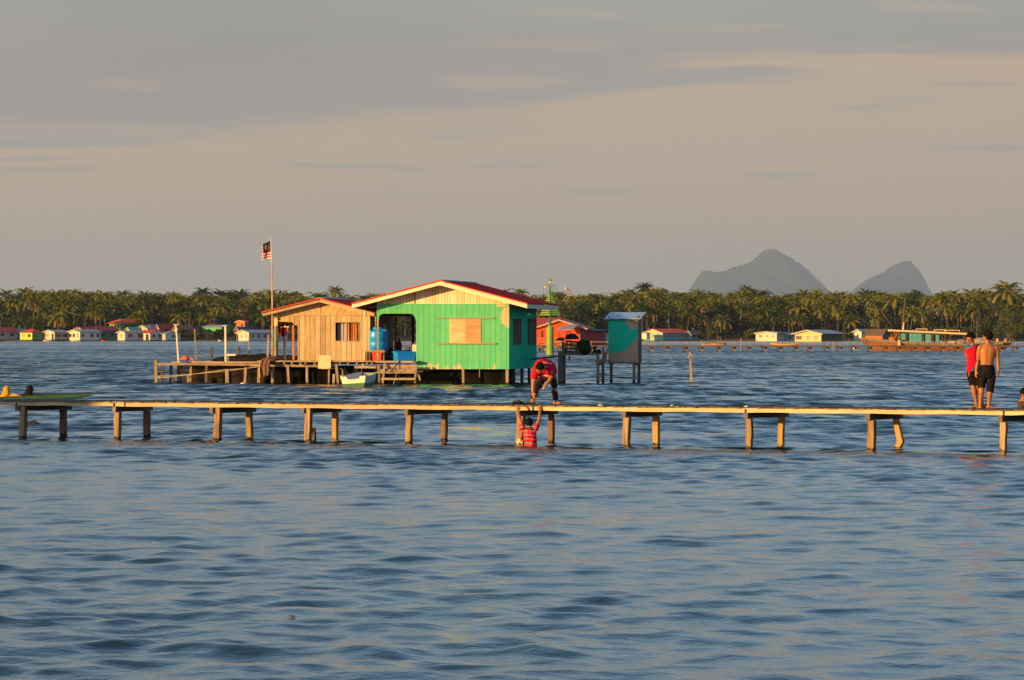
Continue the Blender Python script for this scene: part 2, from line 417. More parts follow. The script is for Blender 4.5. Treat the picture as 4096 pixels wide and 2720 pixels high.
# ---- palms
def leaf_mat(name, c1, c2, rough=0.75):
    if name in MATS: return MATS[name]
    m = bpy.data.materials.new(name); b = NB(m); o = b.obj()
    f = b.m('ADD', b.m('MULTIPLY', b.rand(), 0.65), b.m('MULTIPLY', b.noise(o, 0.9, 2), 0.6))
    c = b.mix(b.ramp(f, 0.2, 1.0), c1, c2)
    bs = b.pbr(c, rough, spec=0.15)
    tr = b.n('ShaderNodeBsdfTranslucent', ins={'Color': c}); mx = b.n('ShaderNodeMixShader', ins={0: 0.22})
    b.L.new(bs.outputs[0], mx.inputs[1]); b.L.new(tr.outputs[0], mx.inputs[2]); b.out(mx); MATS[name] = m; return m
M_FR = leaf_mat('palm_frond', (0.026, 0.066, 0.008), (0.23, 0.235, 0.022))
M_DRY = leaf_mat('palm_frond_dry', (0.15, 0.11, 0.03), (0.30, 0.17, 0.06))
M_TRK = wood('palm_trunk', (0.07, 0.058, 0.042), (0.20, 0.165, 0.115), 'z', 3.0)
def frond(m, r, c, az, e0, L, dry):
    n = 7; p = Vector(c); e = e0; pts = [p.copy()]; seg = L/n
    side = Vector((-math.sin(az), math.cos(az), 0))
    for i in range(n):
        e -= (0.07 + 0.045*i) * (1.0 if e > -1.25 else 0.15)
        p = p + Vector((math.cos(az)*math.cos(e), math.sin(az)*math.cos(e), math.sin(e)))*seg
        pts.append(p.copy())
    m.cur = 1 if dry else 0
    for i in range(n):
        a, q = pts[i], pts[i+1]; d = (q-a).normalized(); upv = side.cross(d)
        w = 0.05
        m.add([a - side*w, a + side*w, q + side*w*0.7, q - side*w*0.7], [(0, 1, 2, 3)])
        for k in range(2):
            t = (i + (k+0.3)/2)/n
            if t < 0.1: continue
            base = a.lerp(q, (k+0.3)/2)
            ll = 1.05*math.sin(min(1, 0.25+t)*math.pi*0.86)*(L/4.2) + 0.12
            for s in (-1, 1):
                tip = base + side*(s*ll*0.72) + d*ll*0.45 - Vector((0, 0, ll*r.uniform(0.15, 0.55)))
                bb = base + d*0.42
                m.add([base, bb, tip], [(0, 1, 2)])
def crown_mesh(seed, nf=22, L=4.3, droop=0.0):
    r = random.Random(seed); m = MB()
    for i in range(nf):
        az = i*2.399 + r.uniform(-.25, .25); t = i/nf
        e0 = 1.38 - 1.62*t + r.uniform(-.18, .18) - droop*.4
        frond(m, r, (0, 0, 0), az, e0, L*r.uniform(0.8, 1.1)*(0.75 + 0.25*min(1, t*2.5)), t > 0.80 and r.random() < 0.75)
    m.cur = 1
    for i in range(5):
        a = r.uniform(0, 6.28); m.ball((0.3*math.cos(a), 0.3*math.sin(a), -0.35), 0.16, 6, 4)
    return m
CROWNS = []
for i in range(7):
    me = crown_mesh(100+i, nf=[26, 30, 24, 28, 30, 26, 24][i], L=[4.3, 4.6, 4.0, 4.8, 4.2, 3.8, 4.6][i], droop=[0, .1, .25, 0, .15, .3, -.1][i]).mesh('crown', [M_FR, M_DRY], fixn=False)
    CROWNS.append(me)
TRUNKS = []
for i in range(5):
    r = random.Random(40+i); lean = [0.2, 1.2, -1.0, 0.5, -0.3][i]; h = 10.0
    pts = [(lean*(t**1.7), 0.25*math.sin(t*3+i), h*t) for t in [0, .12, .3, .5, .7, .85, 1]]
    TRUNKS.append((MB().tube(pts, [0.24, 0.17, 0.15, 0.14, 0.13, 0.12, 0.12], 7).mesh('trunk', M_TRK, True), pts[-1]))
def palm(x, d, gz, height, scale, r, label, group, rz=None):
    root = thing('coconut_palm', label, 'palm tree', (x, d, gz), r.uniform(0, 6.28) if rz is None else rz, group)
    tm, top = TRUNKS[r.randrange(5)]
    t = bpy.data.objects.new('trunk', tm); link(t, root); t.scale = (1, 1, height/10.0)
    c = bpy.data.objects.new('crown', CROWNS[r.randrange(7)]); link(c, root)
    c.location = (top[0], top[1], height); c.scale = (scale,)*3; c.rotation_euler = (r.uniform(-.12, .12), r.uniform(-.12, .12), r.uniform(0, 6.28))
    return root
pr = random.Random(21)
marks = [(150, 'left of the cream houses'), (330, 'behind the three-windowed cream house'), (520, 'behind the red hip roof'), (700, 'behind the white red-roofed house'), (880, 'behind the bright green house'), (1080, 'behind the long cream house'),
         (1500, 'behind the brown plank house'), (2150, 'behind the green stilt house'), (2420, 'behind the red house'), (2640, 'right of the blue-roofed outhouse'), (2840, 'behind the teal house'), (3060, 'behind the small cream house'), (3300, 'behind the sandy yellow house'), (3560, 'left of the boat mast'), (3800, 'behind the teal boat cabin'), (4300, 'above the boat bow')]
def where(px):
    for lim, w in marks:
        if px < lim: return w
    return marks[-1][1]
def sky_y(px):
    """rough treetop row along the picture"""
    k = [(-300, 1172), (0, 1172), (230, 1160), (420, 1172), (700, 1175), (900, 1180), (1080, 1178), (1500, 1180), (2150, 1178), (2450, 1172), (2620, 1160), (2800, 1172), (3300, 1165), (3600, 1172), (3800, 1165), (3980, 1150), (4080, 1165), (4500, 1170)]
    for (a, ya), (c, yc) in zip(k, k[1:]):
        if a <= px < c: return ya + (yc-ya)*(px-a)/(c-a)
    return 1172
rows_spec = [('front', 66, (1283, 1300), (72, 128), 0.95), ('mid', 106, (1315, 1350), (28, 88), 1.05), ('back', 122, (1380, 1420), (-8, 30), 1.05)]
for rn, cnt, (d0, d1), (o0, o1), sc in rows_spec:
    for i in range(cnt):
        px = -180 + 4460*(i + pr.uniform(0.15, 0.85))/cnt
        d = pr.uniform(d0, d1); s = F/d
        if rn == 'front' and (1500 < px < 2030): continue
        if rn == 'front' and (395 < px < 720 or 790 < px < 1015): d += 26; s = F/d
        yc = sky_y(px) + pr.uniform(o0, o1) + (14 if rn == 'back' else 0)
        if rn == 'back' and pr.random() < 0.17: yc -= pr.uniform(10, 30)
        gz = 0.9 + (d-1283)*0.012
        h = H - (yc-HY)/s - gz
        w = where(px)
        if rn == 'front': lab = 'short coconut palm with a bare trunk, low on shore ' + w
        elif rn == 'mid': lab = 'coconut palm with its crown mid-height in the grove, ' + w
        else: lab = ('tall coconut palm rising above the treetops, ' if yc < sky_y(px)+2 else 'coconut palm with its crown on the skyline, ') + w
        palm((px-CX)/s, d, gz, h, sc*pr.uniform(0.82, 1.12), pr, lab, ('low palms on the shore ' if rn == 'front' else 'grove palms ' if rn == 'mid' else 'skyline palms ') + w)
# big palm at the right edge
palm((4030-CX)/(F/1240), 1240, 0.6, 14.2, 1.55, random.Random(3), 'largest coconut palm, leaning over the bushes above the fishing boat bow', 'skyline palms above the fishing boat bow')
palm((3905-CX)/(F/1255), 1255, 0.6, 9.0, 1.25, random.Random(5), 'slanting coconut palm in front of the grove above the boy in the red shirt', 'slanting palms by the boat')
palm((3640-CX)/(F/1255), 1255, 0.6, 8.2, 1.2, random.Random(9), 'broad low coconut palm behind the fishing boat mast', 'slanting palms by the boat')
# ---- dense wood filling the grove (one mass)
def blob(vs, fs, r, c, rad, n, size):
    for _ in range(n):
        u = Vector((r.gauss(0, 1), r.gauss(0, 1), r.gauss(0, 1))).normalized()*(r.random()**0.4)
        p = Vector((c[0] + u.x*rad[0], c[1] + u.y*rad[1], c[2] + u.z*rad[2]))
        a = Vector((r.gauss(0, 1), r.gauss(0, 1), r.gauss(0, .6))).normalized()*size*r.uniform(.6, 1.3)
        q = a.cross(Vector((r.gauss(0, 1), r.gauss(0, 1), r.gauss(0, 1)))).normalized()*size*r.uniform(.4, .9)
        b0 = len(vs); vs += [p-a, p+q, p+a, p-q]; fs.append((b0, b0+1, b0+2, b0+3))
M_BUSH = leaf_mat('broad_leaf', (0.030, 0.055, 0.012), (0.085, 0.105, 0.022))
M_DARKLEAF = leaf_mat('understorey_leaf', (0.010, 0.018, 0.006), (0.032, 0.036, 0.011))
def forest():
    r = random.Random(77); vs = []; fs = []
    for i in range(1150):
        px = -260 + 4620*r.random(); d = r.uniform(1350, 1450); s = F/d
        top = H - (sky_y(px) + r.uniform(18, 60) - HY)/s
        z = 1.5 + (max(3, top-1.5)-1.5)*r.random()**0.8
        blob(vs, fs, r, ((px-CX)/s, d, z), (r.uniform(3, 5.5), 3, r.uniform(1.8, 3.2)), 46, 0.8)
    for i in range(430):
        px = -260 + 4620*r.random(); d = r.uniform(1304, 1345); s = F/d
        blob(vs, fs, r, ((px-CX)/s, d, 1.2 + 6.5*r.random()**1.5), (r.uniform(2, 4), 2, r.uniform(1.2, 2.4)), 40, 0.6)
    for i in range(190):
        px = -260 + 4620*r.random(); d = r.uniform(1276, 1284); s = F/d
        if 395 < px < 720 or 790 < px < 1015: d += 32
        blob(vs, fs, r, ((px-CX)/s, d, r.uniform(.8, 1.8)), (r.uniform(1.2, 3), 1.5, r.uniform(.6, 1.3)), 34, 0.45)
    m = MB(); m.add(vs, fs)
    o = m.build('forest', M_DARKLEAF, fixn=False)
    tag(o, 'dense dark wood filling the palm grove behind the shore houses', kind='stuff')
    # the palms deep in the grove, past counting
    vs = []; fs = []; mi = []
    for i in range(240):
        px = -260 + 4620*(i + r.random())/240; d = r.uniform(1360, 1470); s = F/d
        me = CROWNS[r.randrange(7)]; a = r.uniform(0, 6.28); c, q = math.cos(a), math.sin(a); k = r.uniform(.85, 1.1)
        cx, cz = (px-CX)/s, H - (sky_y(px) + r.uniform(16, 60) - HY)/s
        b0 = len(vs)
        vs += [(cx + k*(v.co.x*c - v.co.y*q), d + k*(v.co.x*q + v.co.y*c), cz + k*v.co.z) for v in me.vertices]
        for p in me.polygons: fs.append(tuple(v + b0 for v in p.vertices)); mi.append(p.material_index)
    m = MB(); m.v = vs; m.f = fs; m.m = mi
    o = m.build('palm_grove', [M_FR, M_DRY], fixn=False); tag(o, 'crowns of the coconut palms deep in the grove', kind='stuff')
forest()
# ---- broadleaf trees and shrubs one can tell apart
def leafy(name, label, cat, px, d, base_z, w, h, seed, mat=None, group=None, n=8, leaves=70, trunk=True):
    r = random.Random(seed); s = F/d
    root = thing(name, label, cat, ((px-CX)/s, d, base_z), 0, group)
    vs = []; fs = []
    for i in range(n):
        a = r.uniform(0, 6.28); t = r.random()
        c = (math.cos(a)*w*0.36*r.random()**.5, math.sin(a)*w*0.3*r.random()**.5, h*(0.25 + 0.6*t))
        k = (0.5 + 0.5*math.sin(math.pi*min(1, 0.25+t*.7)))
        blob(vs, fs, r, c, (w*0.24*k, w*0.22*k, h*0.16), leaves, 0.36)
    MB().add(vs, fs).build('crown' if trunk else 'foliage', mat or M_BUSH, root, fixn=False)
    m = MB(); m.tube([(0, 0, -0.4), (0.1, 0, h*0.3), (-.1, .1, h*0.6)], [0.22, 0.16, 0.08], 6)
    for i in range(4):
        a = i*1.7; m.tube([(0.05, 0, h*(.25+.06*i)), (math.cos(a)*w*.25, math.sin(a)*w*.25, h*(.5+.07*i))], [0.09, 0.04], 5)
    m.build('trunk' if trunk else 'stem', M_TRK, root, smooth=True)
    return root
G = 'broadleaf trees on the far shore'
leafy('broadleaf_tree', 'tall round green tree above the red hip roof', 'tree', 505, 1325, 1, 9, 13, 1, group=G, n=14)
leafy('broadleaf_tree', 'dark broad tree between the palms above the rusty roofed house', 'tree', 690, 1318, 1, 13, 12, 2, M_DARKLEAF, G, 16)
leafy('broadleaf_tree', 'dense green tree just right of the teal house', 'tree', 2870, 1290, 1, 9, 9, 3, group=G, n=14)
leafy('broadleaf_tree', 'wide dark tree behind the far jetty, left of the small cream house', 'tree', 2955, 1296, 1, 10, 10, 4, M_DARKLEAF, G, 14)
leafy('broadleaf_tree', 'bright green rounded tree behind the small cream house', 'tree', 3135, 1310, 1, 9, 14, 5, group=G, n=12)
leafy('broadleaf_tree', 'slim tree between the blue roofed outhouse and the dark wood', 'tree', 2735, 1296, 1, 6, 13, 6, group=G, n=10)
leafy('broadleaf_tree', 'dark green tree seen through the porch opening', 'tree', 1620, 1290, 1, 10, 13, 7, group=G, n=14)
leafy('broadleaf_tree', 'big dark tree at the right edge under the largest palm', 'tree', 4040, 1225, 0.6, 12, 11, 8, group=G, n=18)
leafy('broadleaf_tree', 'leafy tree hanging over the shore beside the right edge', 'tree', 4120, 1215, 0.5, 9, 9, 9, group=G, n=14)
leafy('broadleaf_tree', 'olive tree crown behind the bow of the fishing boat', 'tree', 3960, 1240, 0.6, 9, 7, 10, group=G, n=12)
leafy('broadleaf_tree', 'green tree behind the red house and the beacon', 'tree', 2290, 1290, 1, 12, 12, 11, group=G, n=16)
leafy('broadleaf_tree', 'dark green tree between the red house and the blue roofed outhouse', 'tree', 2400, 1295, 1, 9, 10, 12, M_DARKLEAF, G, 14)
for i, (px, d, w, h, lab, mt) in enumerate(((70, 1330, 9, 13, 'rounded tree crown above the lime green house', None), (255, 1335, 10, 14, 'dark rounded tree above the cream house with three windows', 1), (870, 1330, 9, 13, 'broad tree crown above the bright green house', None), (1010, 1332, 8, 12, 'dark tree left of the flagpole in the palm grove', 1), (2560, 1330, 9, 14, 'green tree in the grove beside the tin roof of the outhouse', None), (3235, 1332, 10, 13, 'dark tree above the sandy yellow house', 1), (3420, 1330, 8, 12, 'green tree between the sandy yellow house and the boat mast', None), (3720, 1300, 9, 10, 'olive tree above the middle of the fishing boat', None))):
    leafy('broadleaf_tree', lab, 'tree', px, d, 1, w, h, 30+i, M_DARKLEAF if mt else M_BUSH, G, 14)
G = 'shrubs along the far shore'
for i, (px, w, h, lab) in enumerate([(735, 6, 3.2, 'dull shrub in front of the rusty roofed house'), (790, 7, 3.0, 'low green shrub right of the rusty roofed house'), (838, 7, 3.6, 'rounded green shrub below the bright green house'), (885, 6, 3.3, 'leafy shrub at the right end of the bright green house'), (925, 5, 3.0, 'shrub beside the long cream house with the arched door'),
        (1165, 8, 3.4, 'green shrub seen through the open porch of the brown house'), (2830, 6, 3.2, 'green shrub at the right end of the teal house'), (2990, 6, 4.0, 'dark shrub beside the small cream house'), (3395, 6, 4.0, 'olive shrub between the yellow house and the narrow cream hut'), (3560, 7, 4.2, 'yellowish shrub behind the fishing boat stern'), (3720, 8, 4.2, 'green shrub above the fishing boat canopy'), (3800, 9, 4.5, 'olive shrub behind the boy in the red shirt'), (3880, 9, 5, 'broad shrub behind the two standing boys'), (3975, 10, 5.5, 'dark shrub by the water beyond the fishing boat bow'), (4050, 10, 6, 'dense shrub at the waterline under the largest palm'), (4120, 10, 6.5, 'shrub spilling over the right edge of the far shore')]):
    leafy('shrub', lab, 'shrub', px, 1277 if px < 3300 else 1262, 0.4, w, h, 50+i, None, G, 7, 60, False)
# ================================================================== FAR HOUSES
def wall_mat(name, col, plank=0.5, var=0.12):
    if name in MATS: return MATS[name]
    m = bpy.data.materials.new(name); b = NB(m); o = b.obj(); x, y, z = b.xyz(o)
    n = b.noise(o, 1.5, 4); n2 = b.noise(b.comb(b.m('MULTIPLY', x, 3.0), b.m('MULTIPLY', y, 3.0), b.m('MULTIPLY', z, 0.4)), 2.0, 3)
    k = b.m('MULTIPLY_ADD', b.m('ADD', b.m('SUBTRACT', n, .5), b.m('SUBTRACT', n2, .5)), var*1.6, 1.0)
    t = b.m('FRACT', b.m('DIVIDE', b.m('ADD', b.m('ADD', x, y), 200.0), plank))
    g = b.ramp(b.m('ABSOLUTE', b.m('SUBTRACT', t, .5)), 0.44, 0.5); k = b.m('MULTIPLY', k, b.m('MULTIPLY_ADD', g, -0.25, 1.0))
    c = b.n('ShaderNodeVectorMath', operation='SCALE', ins={0: col}); b.set(c.inputs['Scale'], k)
    b.out(b.pbr(c.outputs[0], 0.7, spec=0.2)); MATS[name] = m; return m
def roof_mat(name, col, axis='x', pitch=0.13, rust=0.0, rough=0.5, rustc=(0.25, 0.09, 0.03), depth=0.02, spec=.2):
    """corrugated sheet: waves across axis, streaks of rust"""
    if name in MATS: return MATS[name]
    m = bpy.data.materials.new(name); b = NB(m); o = b.obj(); x, y, z = b.xyz(o); S = {'x': x, 'y': y, 'z': z}
    w = b.m('SINE', b.m('MULTIPLY', S[axis], 6.2832/pitch))
    v = {'x': (1.5, .15, .15), 'y': (.15, 1.5, .15), 'z': (.15, .15, 1.5)}[axis]
    n = b.noise(b.comb(b.m('MULTIPLY', x, v[0]), b.m('MULTIPLY', y, v[1]), b.m('MULTIPLY', z, v[2])), 3.0, 4)
    n2 = b.noise(o, 0.8, 3)
    f = b.ramp(b.m('ADD', b.m('MULTIPLY', n, .6), b.m('MULTIPLY', n2, .4)), 0.62 - 0.3*rust, 0.75 - 0.2*rust)
    c = b.mix(b.m('MULTIPLY', f, min(1, 0.25 + rust)), col, rustc if rust else tuple(q*.6 for q in col))
    k = b.m('MULTIPLY_ADD', b.m('SUBTRACT', n, .5), 0.5, 1.0)
    s = b.n('ShaderNodeVectorMath', operation='SCALE', ins={0: c}); b.set(s.inputs['Scale'], k)
    b.out(b.pbr(s.outputs[0], rough, b.bump(w, 0.8, depth), spec=spec)); MATS[name] = m; return m
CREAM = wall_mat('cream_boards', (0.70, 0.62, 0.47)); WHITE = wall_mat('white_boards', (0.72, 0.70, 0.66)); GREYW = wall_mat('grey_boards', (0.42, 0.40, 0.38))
LIME = wall_mat('lime_boards', (0.42, 0.62, 0.08)); PINKW = wall_mat('pinkish_boards', (0.62, 0.46, 0.38)); GREENW_SHADE = wall_mat('green_boards_shaded', (0.14, 0.34, 0.12))
BRTGRN = wall_mat('bright_green_boards', (0.10, 0.50, 0.16)); YELW = wall_mat('yellow_boards', (0.75, 0.50, 0.12)); TEALW = wall_mat('teal_boards', (0.16, 0.42, 0.42))
REDW = wall_mat('red_boards', (0.62, 0.085, 0.035), 0.3, 0.25); ORANW = wall_mat('orange_boards', (0.65, 0.17, 0.05)); DARKW = wall_mat('dark_boards', (0.12, 0.11, 0.10)); BLUEW = wall_mat('blue_grey_boards', (0.22, 0.28, 0.34)); PEACHW = wall_mat('peach_boards', (0.65, 0.42, 0.26))
SANDW = wall_mat('sand_boards', (0.72, 0.56, 0.26))
R_RED = roof_mat('red_sheet', (0.48, 0.05, 0.045), 'y', .5); R_GREY = roof_mat('grey_sheet', (0.33, 0.34, 0.35), 'y', .5, .15); R_RUST = roof_mat('rusty_sheet', (0.30, 0.13, 0.08), 'y', .5, .5); R_BLUE = roof_mat('blue_grey_sheet', (0.26, 0.33, 0.42), 'y', .5); R_ORAN = roof_mat('orange_sheet', (0.70, 0.10, 0.03), 'y', .5); R_TURQ = roof_mat('turquoise_sheet', (0.10, 0.40, 0.36), 'y', .5); R_THATCH = roof_mat('thatch', (0.14, 0.10, 0.07), 'y', .3, .0, .95); R_DARK = roof_mat('dark_sheet', (0.10, 0.11, 0.14), 'y', .5)
PALETRIM = plain('pale_trim', (0.66, 0.58, 0.46), 0.7, .15)
GLASS = plain('dark_window', (0.035, 0.035, 0.04), 0.25, .2, spec=.5); SHUT = plain('pink_shutter', (0.52, 0.33, 0.24), 0.6, .15); WINF = plain('window_frame', (0.5, 0.42, 0.36), .6, .1)
STILT = wood('stilt_wood', (0.09, 0.06, 0.035), (0.22, 0.15, 0.09), 'z', 6.0)
def slab_roof(m, w, l, ze, zp, oh, ohf, axis, th=0.10):
    """two sloping sheets; axis 'y' = ridge runs front to back, 'x' = ridge runs along the front. Returns apex helper"""
    if axis == 'y':
        sl = (zp-ze)/(w/2); x0, x1 = -w-oh, oh; y0, y1 = -ohf, l+ohf; ed = ze - sl*oh
        m.hexa([(x0, y0, ed), (-w/2, y0, zp), (-w/2, y1, zp), (x0, y1, ed)], [(x0, y0, ed+th), (-w/2, y0, zp+th), (-w/2, y1, zp+th), (x0, y1, ed+th)])
        m.hexa([(-w/2, y0, zp), (x1, y0, ed), (x1, y1, ed), (-w/2, y1, zp)], [(-w/2, y0, zp+th), (x1, y0, ed+th), (x1, y1, ed+th), (-w/2, y1, zp+th)])
    else:
        sl = (zp-ze)/(l/2); y0, y1 = -oh, l+oh; x0, x1 = -w-ohf, ohf; ed = ze - sl*oh
        m.hexa([(x0, y0, ed), (x1, y0, ed), (x1, l/2, zp), (x0, l/2, zp)], [(x0, y0, ed+th), (x1, y0, ed+th), (x1, l/2, zp+th), (x0, l/2, zp+th)])
        m.hexa([(x0, l/2, zp), (x1, l/2, zp), (x1, y1, ed), (x0, y1, ed)], [(x0, l/2, zp+th), (x1, l/2, zp+th), (x1, y1, ed+th), (x0, y1, ed+th)])
def hip_roof(m, w, l, ze, zp, oh, th=0.08):
    x0, x1, y0, y1 = -w-oh, oh, -oh, l+oh; k = min(w, l)*0.42
    if w >= l: a, c = (-w+k, l/2, zp), (-k, l/2, zp)
    else: a, c = (-w/2, k, zp), (-w/2, l-k, zp)
    vs = [(x0, y0, ze), (x1, y0, ze), (x1, y1, ze), (x0, y1, ze), a, c]
    if w >= l: fs = [(0, 1, 5, 4), (1, 2, 5), (2, 3, 4, 5), (3, 0, 4), (3, 2, 1, 0)]
    else: fs = [(0, 1, 4), (1, 2, 5, 4), (2, 3, 5), (3, 0, 4, 5), (3, 2, 1, 0)]
    m.add(vs, fs)
def far_house(name, label, xl, xc, xr, ypk, yev, ybt, d, wallm, roofm, th=42, roof='front', oh=0.45, wf=(), ws=(), wy=None, sidem=None, gablem=None, stilts=True, group='houses along the far shore', winm=None, shut=None, door=None, trim=True):
    """a house seen corner-on: lit front from xl to xc, shaded side from xc to xr"""
    s = F/d; fr = Frame((xc-CX)/s, d, -R(th))
    w = max(1.5, (xc-xl)/s/math.cos(R(th))); l = max(1.5, (xr-xc)/s/math.sin(R(th)))
    zp, ze, zb = H-(ypk-HY)/s, H-(yev-HY)/s, H-(ybt-HY)/s
    root = fr.thing(name, label, 'house', group)
    t = 0.09
    m = MB()
    if roof == 'front': m.prism([(-w, zb), (0, zb), (0, ze), (-w/2, zp), (-w, ze)], 0, t)
    else: m.box(-w, 0, 0, t, zb, ze)
    m.box(-w, -w+t, t, l, zb, ze); m.box(-w+t, -t, l-t, l, zb, ze)
    m.build('wall', wallm, root)
    m = MB()
    if roof == 'side': m.add([(0, t, zb), (0, l, zb), (0, l, ze), (0, l/2, zp), (0, t, ze), (-t, t, zb), (-t, l, zb), (-t, l, ze), (-t, l/2, zp), (-t, t, ze)], [(0, 1, 2, 3, 4), (9, 8, 7, 6, 5), (0, 5, 6, 1), (1, 6, 7, 2), (2, 7, 8, 3), (3, 8, 9, 4), (4, 9, 5, 0)])
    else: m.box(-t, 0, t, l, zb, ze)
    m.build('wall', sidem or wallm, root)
    if gablem:
        MB().prism([(-w+.02, ze), (-.02, ze), (-w/2, zp-.03)], -0.03, -0.003).build('gable', gablem, root)
    m = MB()
    if roof == 'hip': hip_roof(m, w, l, ze, zp, oh)
    elif roof == 'front': slab_roof(m, w, l, ze, zp, oh, oh, 'y')
    else: slab_roof(m, w, l, ze, zp, oh, oh, 'x')
    m.build('roof', roofm, root)
    if trim and roof == 'front':
        sl = (zp-ze)/(w/2); m = MB()
        for sgn in (-1, 1):
            a = (-w/2, zp-.02); c = (-w/2 + sgn*(w/2+oh), ze - sl*oh - .02)
            p = [a, c, (c[0], c[1]-.16), (a[0], a[1]-.16)]
            m.prism(p if sgn > 0 else p[::-1], -oh-.03, -oh+.03)
        m.build('fascia_board', PALETRIM, root)
    v0, v1 = wy or (0.38, 0.76)
    z0, z1 = zb+(ze-zb)*v0, zb+(ze-zb)*v1
    for i, u in enumerate(wf):
        a, c = -w+w*u[0], -w+w*u[1]
        k = MB().box(a-.06, c+.06, -.05, -.004, z0-.06, z1+.06).build('window', WINF, root)
        MB().box(a, c, -.065, -.052, z0, z1).build('pane', (SHUT if shut and i in shut else GLASS), k)
    for u in ws:
        a, c = l*u[0], l*u[1]
        k = MB().box(.004, .05, a-.06, c+.06, z0-.06, z1+.06).build('window', WINF, root)
        MB().box(.052, .065, a, c, z0, z1).build('pane', winm or GLASS, k)
    if door:
        a, c = -w+w*door[0], -w+w*door[1]
        pts = [(a, zb), (c, zb)] + [((a+c)/2 + (c-a)/2*math.cos(q), z1-.2 + 0.35*math.sin(q)) for q in np.linspace(0, math.pi, 9)]
        MB().prism(pts, -.04, -.004).build('door', GLASS, root)
    MB().box(-w-.05, .12, -.25, l+.05, zb-.16, zb-.01).build('floor_deck', STILT, root)
    if stilts:
        nx, ny = max(2, int(w/1.8)+1), max(2, int(l/2.2)+1)
        done = set()
        for i in range(nx): done.add((-w+.1+(w-.2)*i/(nx-1), 0.1))
        for j in range(1, ny): done.add((-.1, .1+(l-.2)*j/(ny-1)))
        for x, y in sorted(done): MB().bar((x, y, -0.6), (x, y, zb-.165), .14, .14).build('stilt', STILT, root)
    return root
LG = 'houses along the far shore'
far_house('shore_house', 'pinkish house with a dark red roof at the left edge of the shore', -96, -64, 53, 1311, 1323, 1358, SD, PINKW, R_RED, ws=((.50, .60), (.78, .91)))
far_house('shore_house', 'small blue grey house squeezed between the pinkish and the lime houses', 54, 64, 100, 1316, 1328, 1357, 1276, BLUEW, R_BLUE)
far_house('shore_house', 'lime green house with a red roof and dark green shaded side', 74, 129, 168, 1315, 1330, 1359, SD, LIME, R_RED, roof='hip', wf=((.18, .38), (.66, .85)), ws=((.31, .6),), sidem=wall_mat('lime_boards_shaded', (0.10, 0.30, 0.08)), shut=(0,))  # side wall: darker green, its shade put into the colour
far_house('shore_house', 'cream house with an arched doorway and open side veranda, next to the lime house', 169, 218, 264, 1320, 1328, 1358, SD, CREAM, R_GREY, wf=((.12, .5),), door=(.76, .93), shut=(0,), ws=((.1, .5), (.62, .95)), wy=(.35, .75), sidem=GREYW)  # side panes are dark panels for the shade in the open veranda
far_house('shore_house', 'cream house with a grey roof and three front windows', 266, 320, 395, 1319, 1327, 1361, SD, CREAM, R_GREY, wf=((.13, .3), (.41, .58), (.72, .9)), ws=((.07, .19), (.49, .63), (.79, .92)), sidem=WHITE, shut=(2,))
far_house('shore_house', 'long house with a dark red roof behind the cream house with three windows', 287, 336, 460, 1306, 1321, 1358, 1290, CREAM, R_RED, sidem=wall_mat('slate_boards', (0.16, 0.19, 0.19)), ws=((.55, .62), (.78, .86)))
far_house('shore_house', 'narrow cream gable house with a long grey side, in front of the green house', 468, 500, 573, 1323, 1329, 1361, SD, CREAM, R_GREY, wf=((.34, .63),), ws=((.15, .36), (.64, .86)), sidem=WHITE, shut=(0,))
far_house('shore_house', 'two storey green house with a bright red hip roof', 434, 483, 576, 1275, 1294, 1338, 1305, wall_mat('green_boards_lit', (0.24, 0.42, 0.10)), R_ORAN, roof='hip', oh=.9, wf=((.12, .29), (.41, .59), (.68, .85)), ws=((.16, .32), (.45, .58), (.74, .88)), wy=(.52, .85), stilts=False, sidem=GREENW_SHADE)  # two greens of one wall: sunlight and shade put into the colours
far_house('shore_house', 'low yellow hut with a turquoise roof below the green house', 503, 520, 556, 1309, 1318, 1340, 1288, YELW, R_TURQ, stilts=False)
far_house('shore_house', 'yellow gable house with one window above the white house', 547, 590, 606, 1301, 1313, 1336, 1290, YELW, R_GREY, wf=((.66, .86),), wy=(.3, .7), stilts=False)
far_house('shore_house', 'white house with a red roof and two side windows by the water', 572, 600, 651, 1319, 1331, 1360, SD, CREAM, R_RED, roof='side', ws=((.17, .35), (.6, .77)), door=(.35, .8), sidem=WHITE)  # door is a dark panel for the shade of the front porch
far_house('shore_house', 'grey house with a pale grey roof behind the white house', 600, 607, 646, 1298, 1311, 1334, 1297, GREYW, R_GREY, stilts=False)
far_house('shore_house', 'grey house with a small red roof behind the white house', 628, 638, 694, 1297, 1311, 1334, 1292, GREYW, R_RED, roof='front', stilts=False, ws=((.3, .5),))
far_house('shore_house', 'small pale grey house with twin windows left of the white pole', 652, 662, 716, 1327, 1334, 1360, SD, GREYW, R_GREY, roof='side', ws=((.44, .54), (.58, .69)), sidem=WHITE)
far_house('shore_house', 'grey brown house with a rusty roof and peach end wall', 693, 714, 783, 1302, 1316, 1336, 1287, PEACHW, R_RUST, stilts=False, sidem=GREYW, ws=((.2, .5),))
far_house('shore_house', 'bright green house with a pale roof among the palms', 806, 886, 938, 1300, 1308, 1334, 1292, BRTGRN, R_GREY, th=30, roof='side', wf=((.12, .2), (.72, .95)), ws=((.15, .35), (.6, .8)), stilts=False)
far_house('shore_house', 'small orange red hut with one window up among the palms', 943, 979, 986, 1281, 1287, 1316, 1302, ORANW, R_ORAN, wf=((.55, .8),), stilts=False)
far_house('shore_house', 'red house with a dark roof behind the long cream house', 940, 956, 1012, 1307, 1318, 1338, 1288, REDW, R_DARK, stilts=False, wf=((.3, .7),))
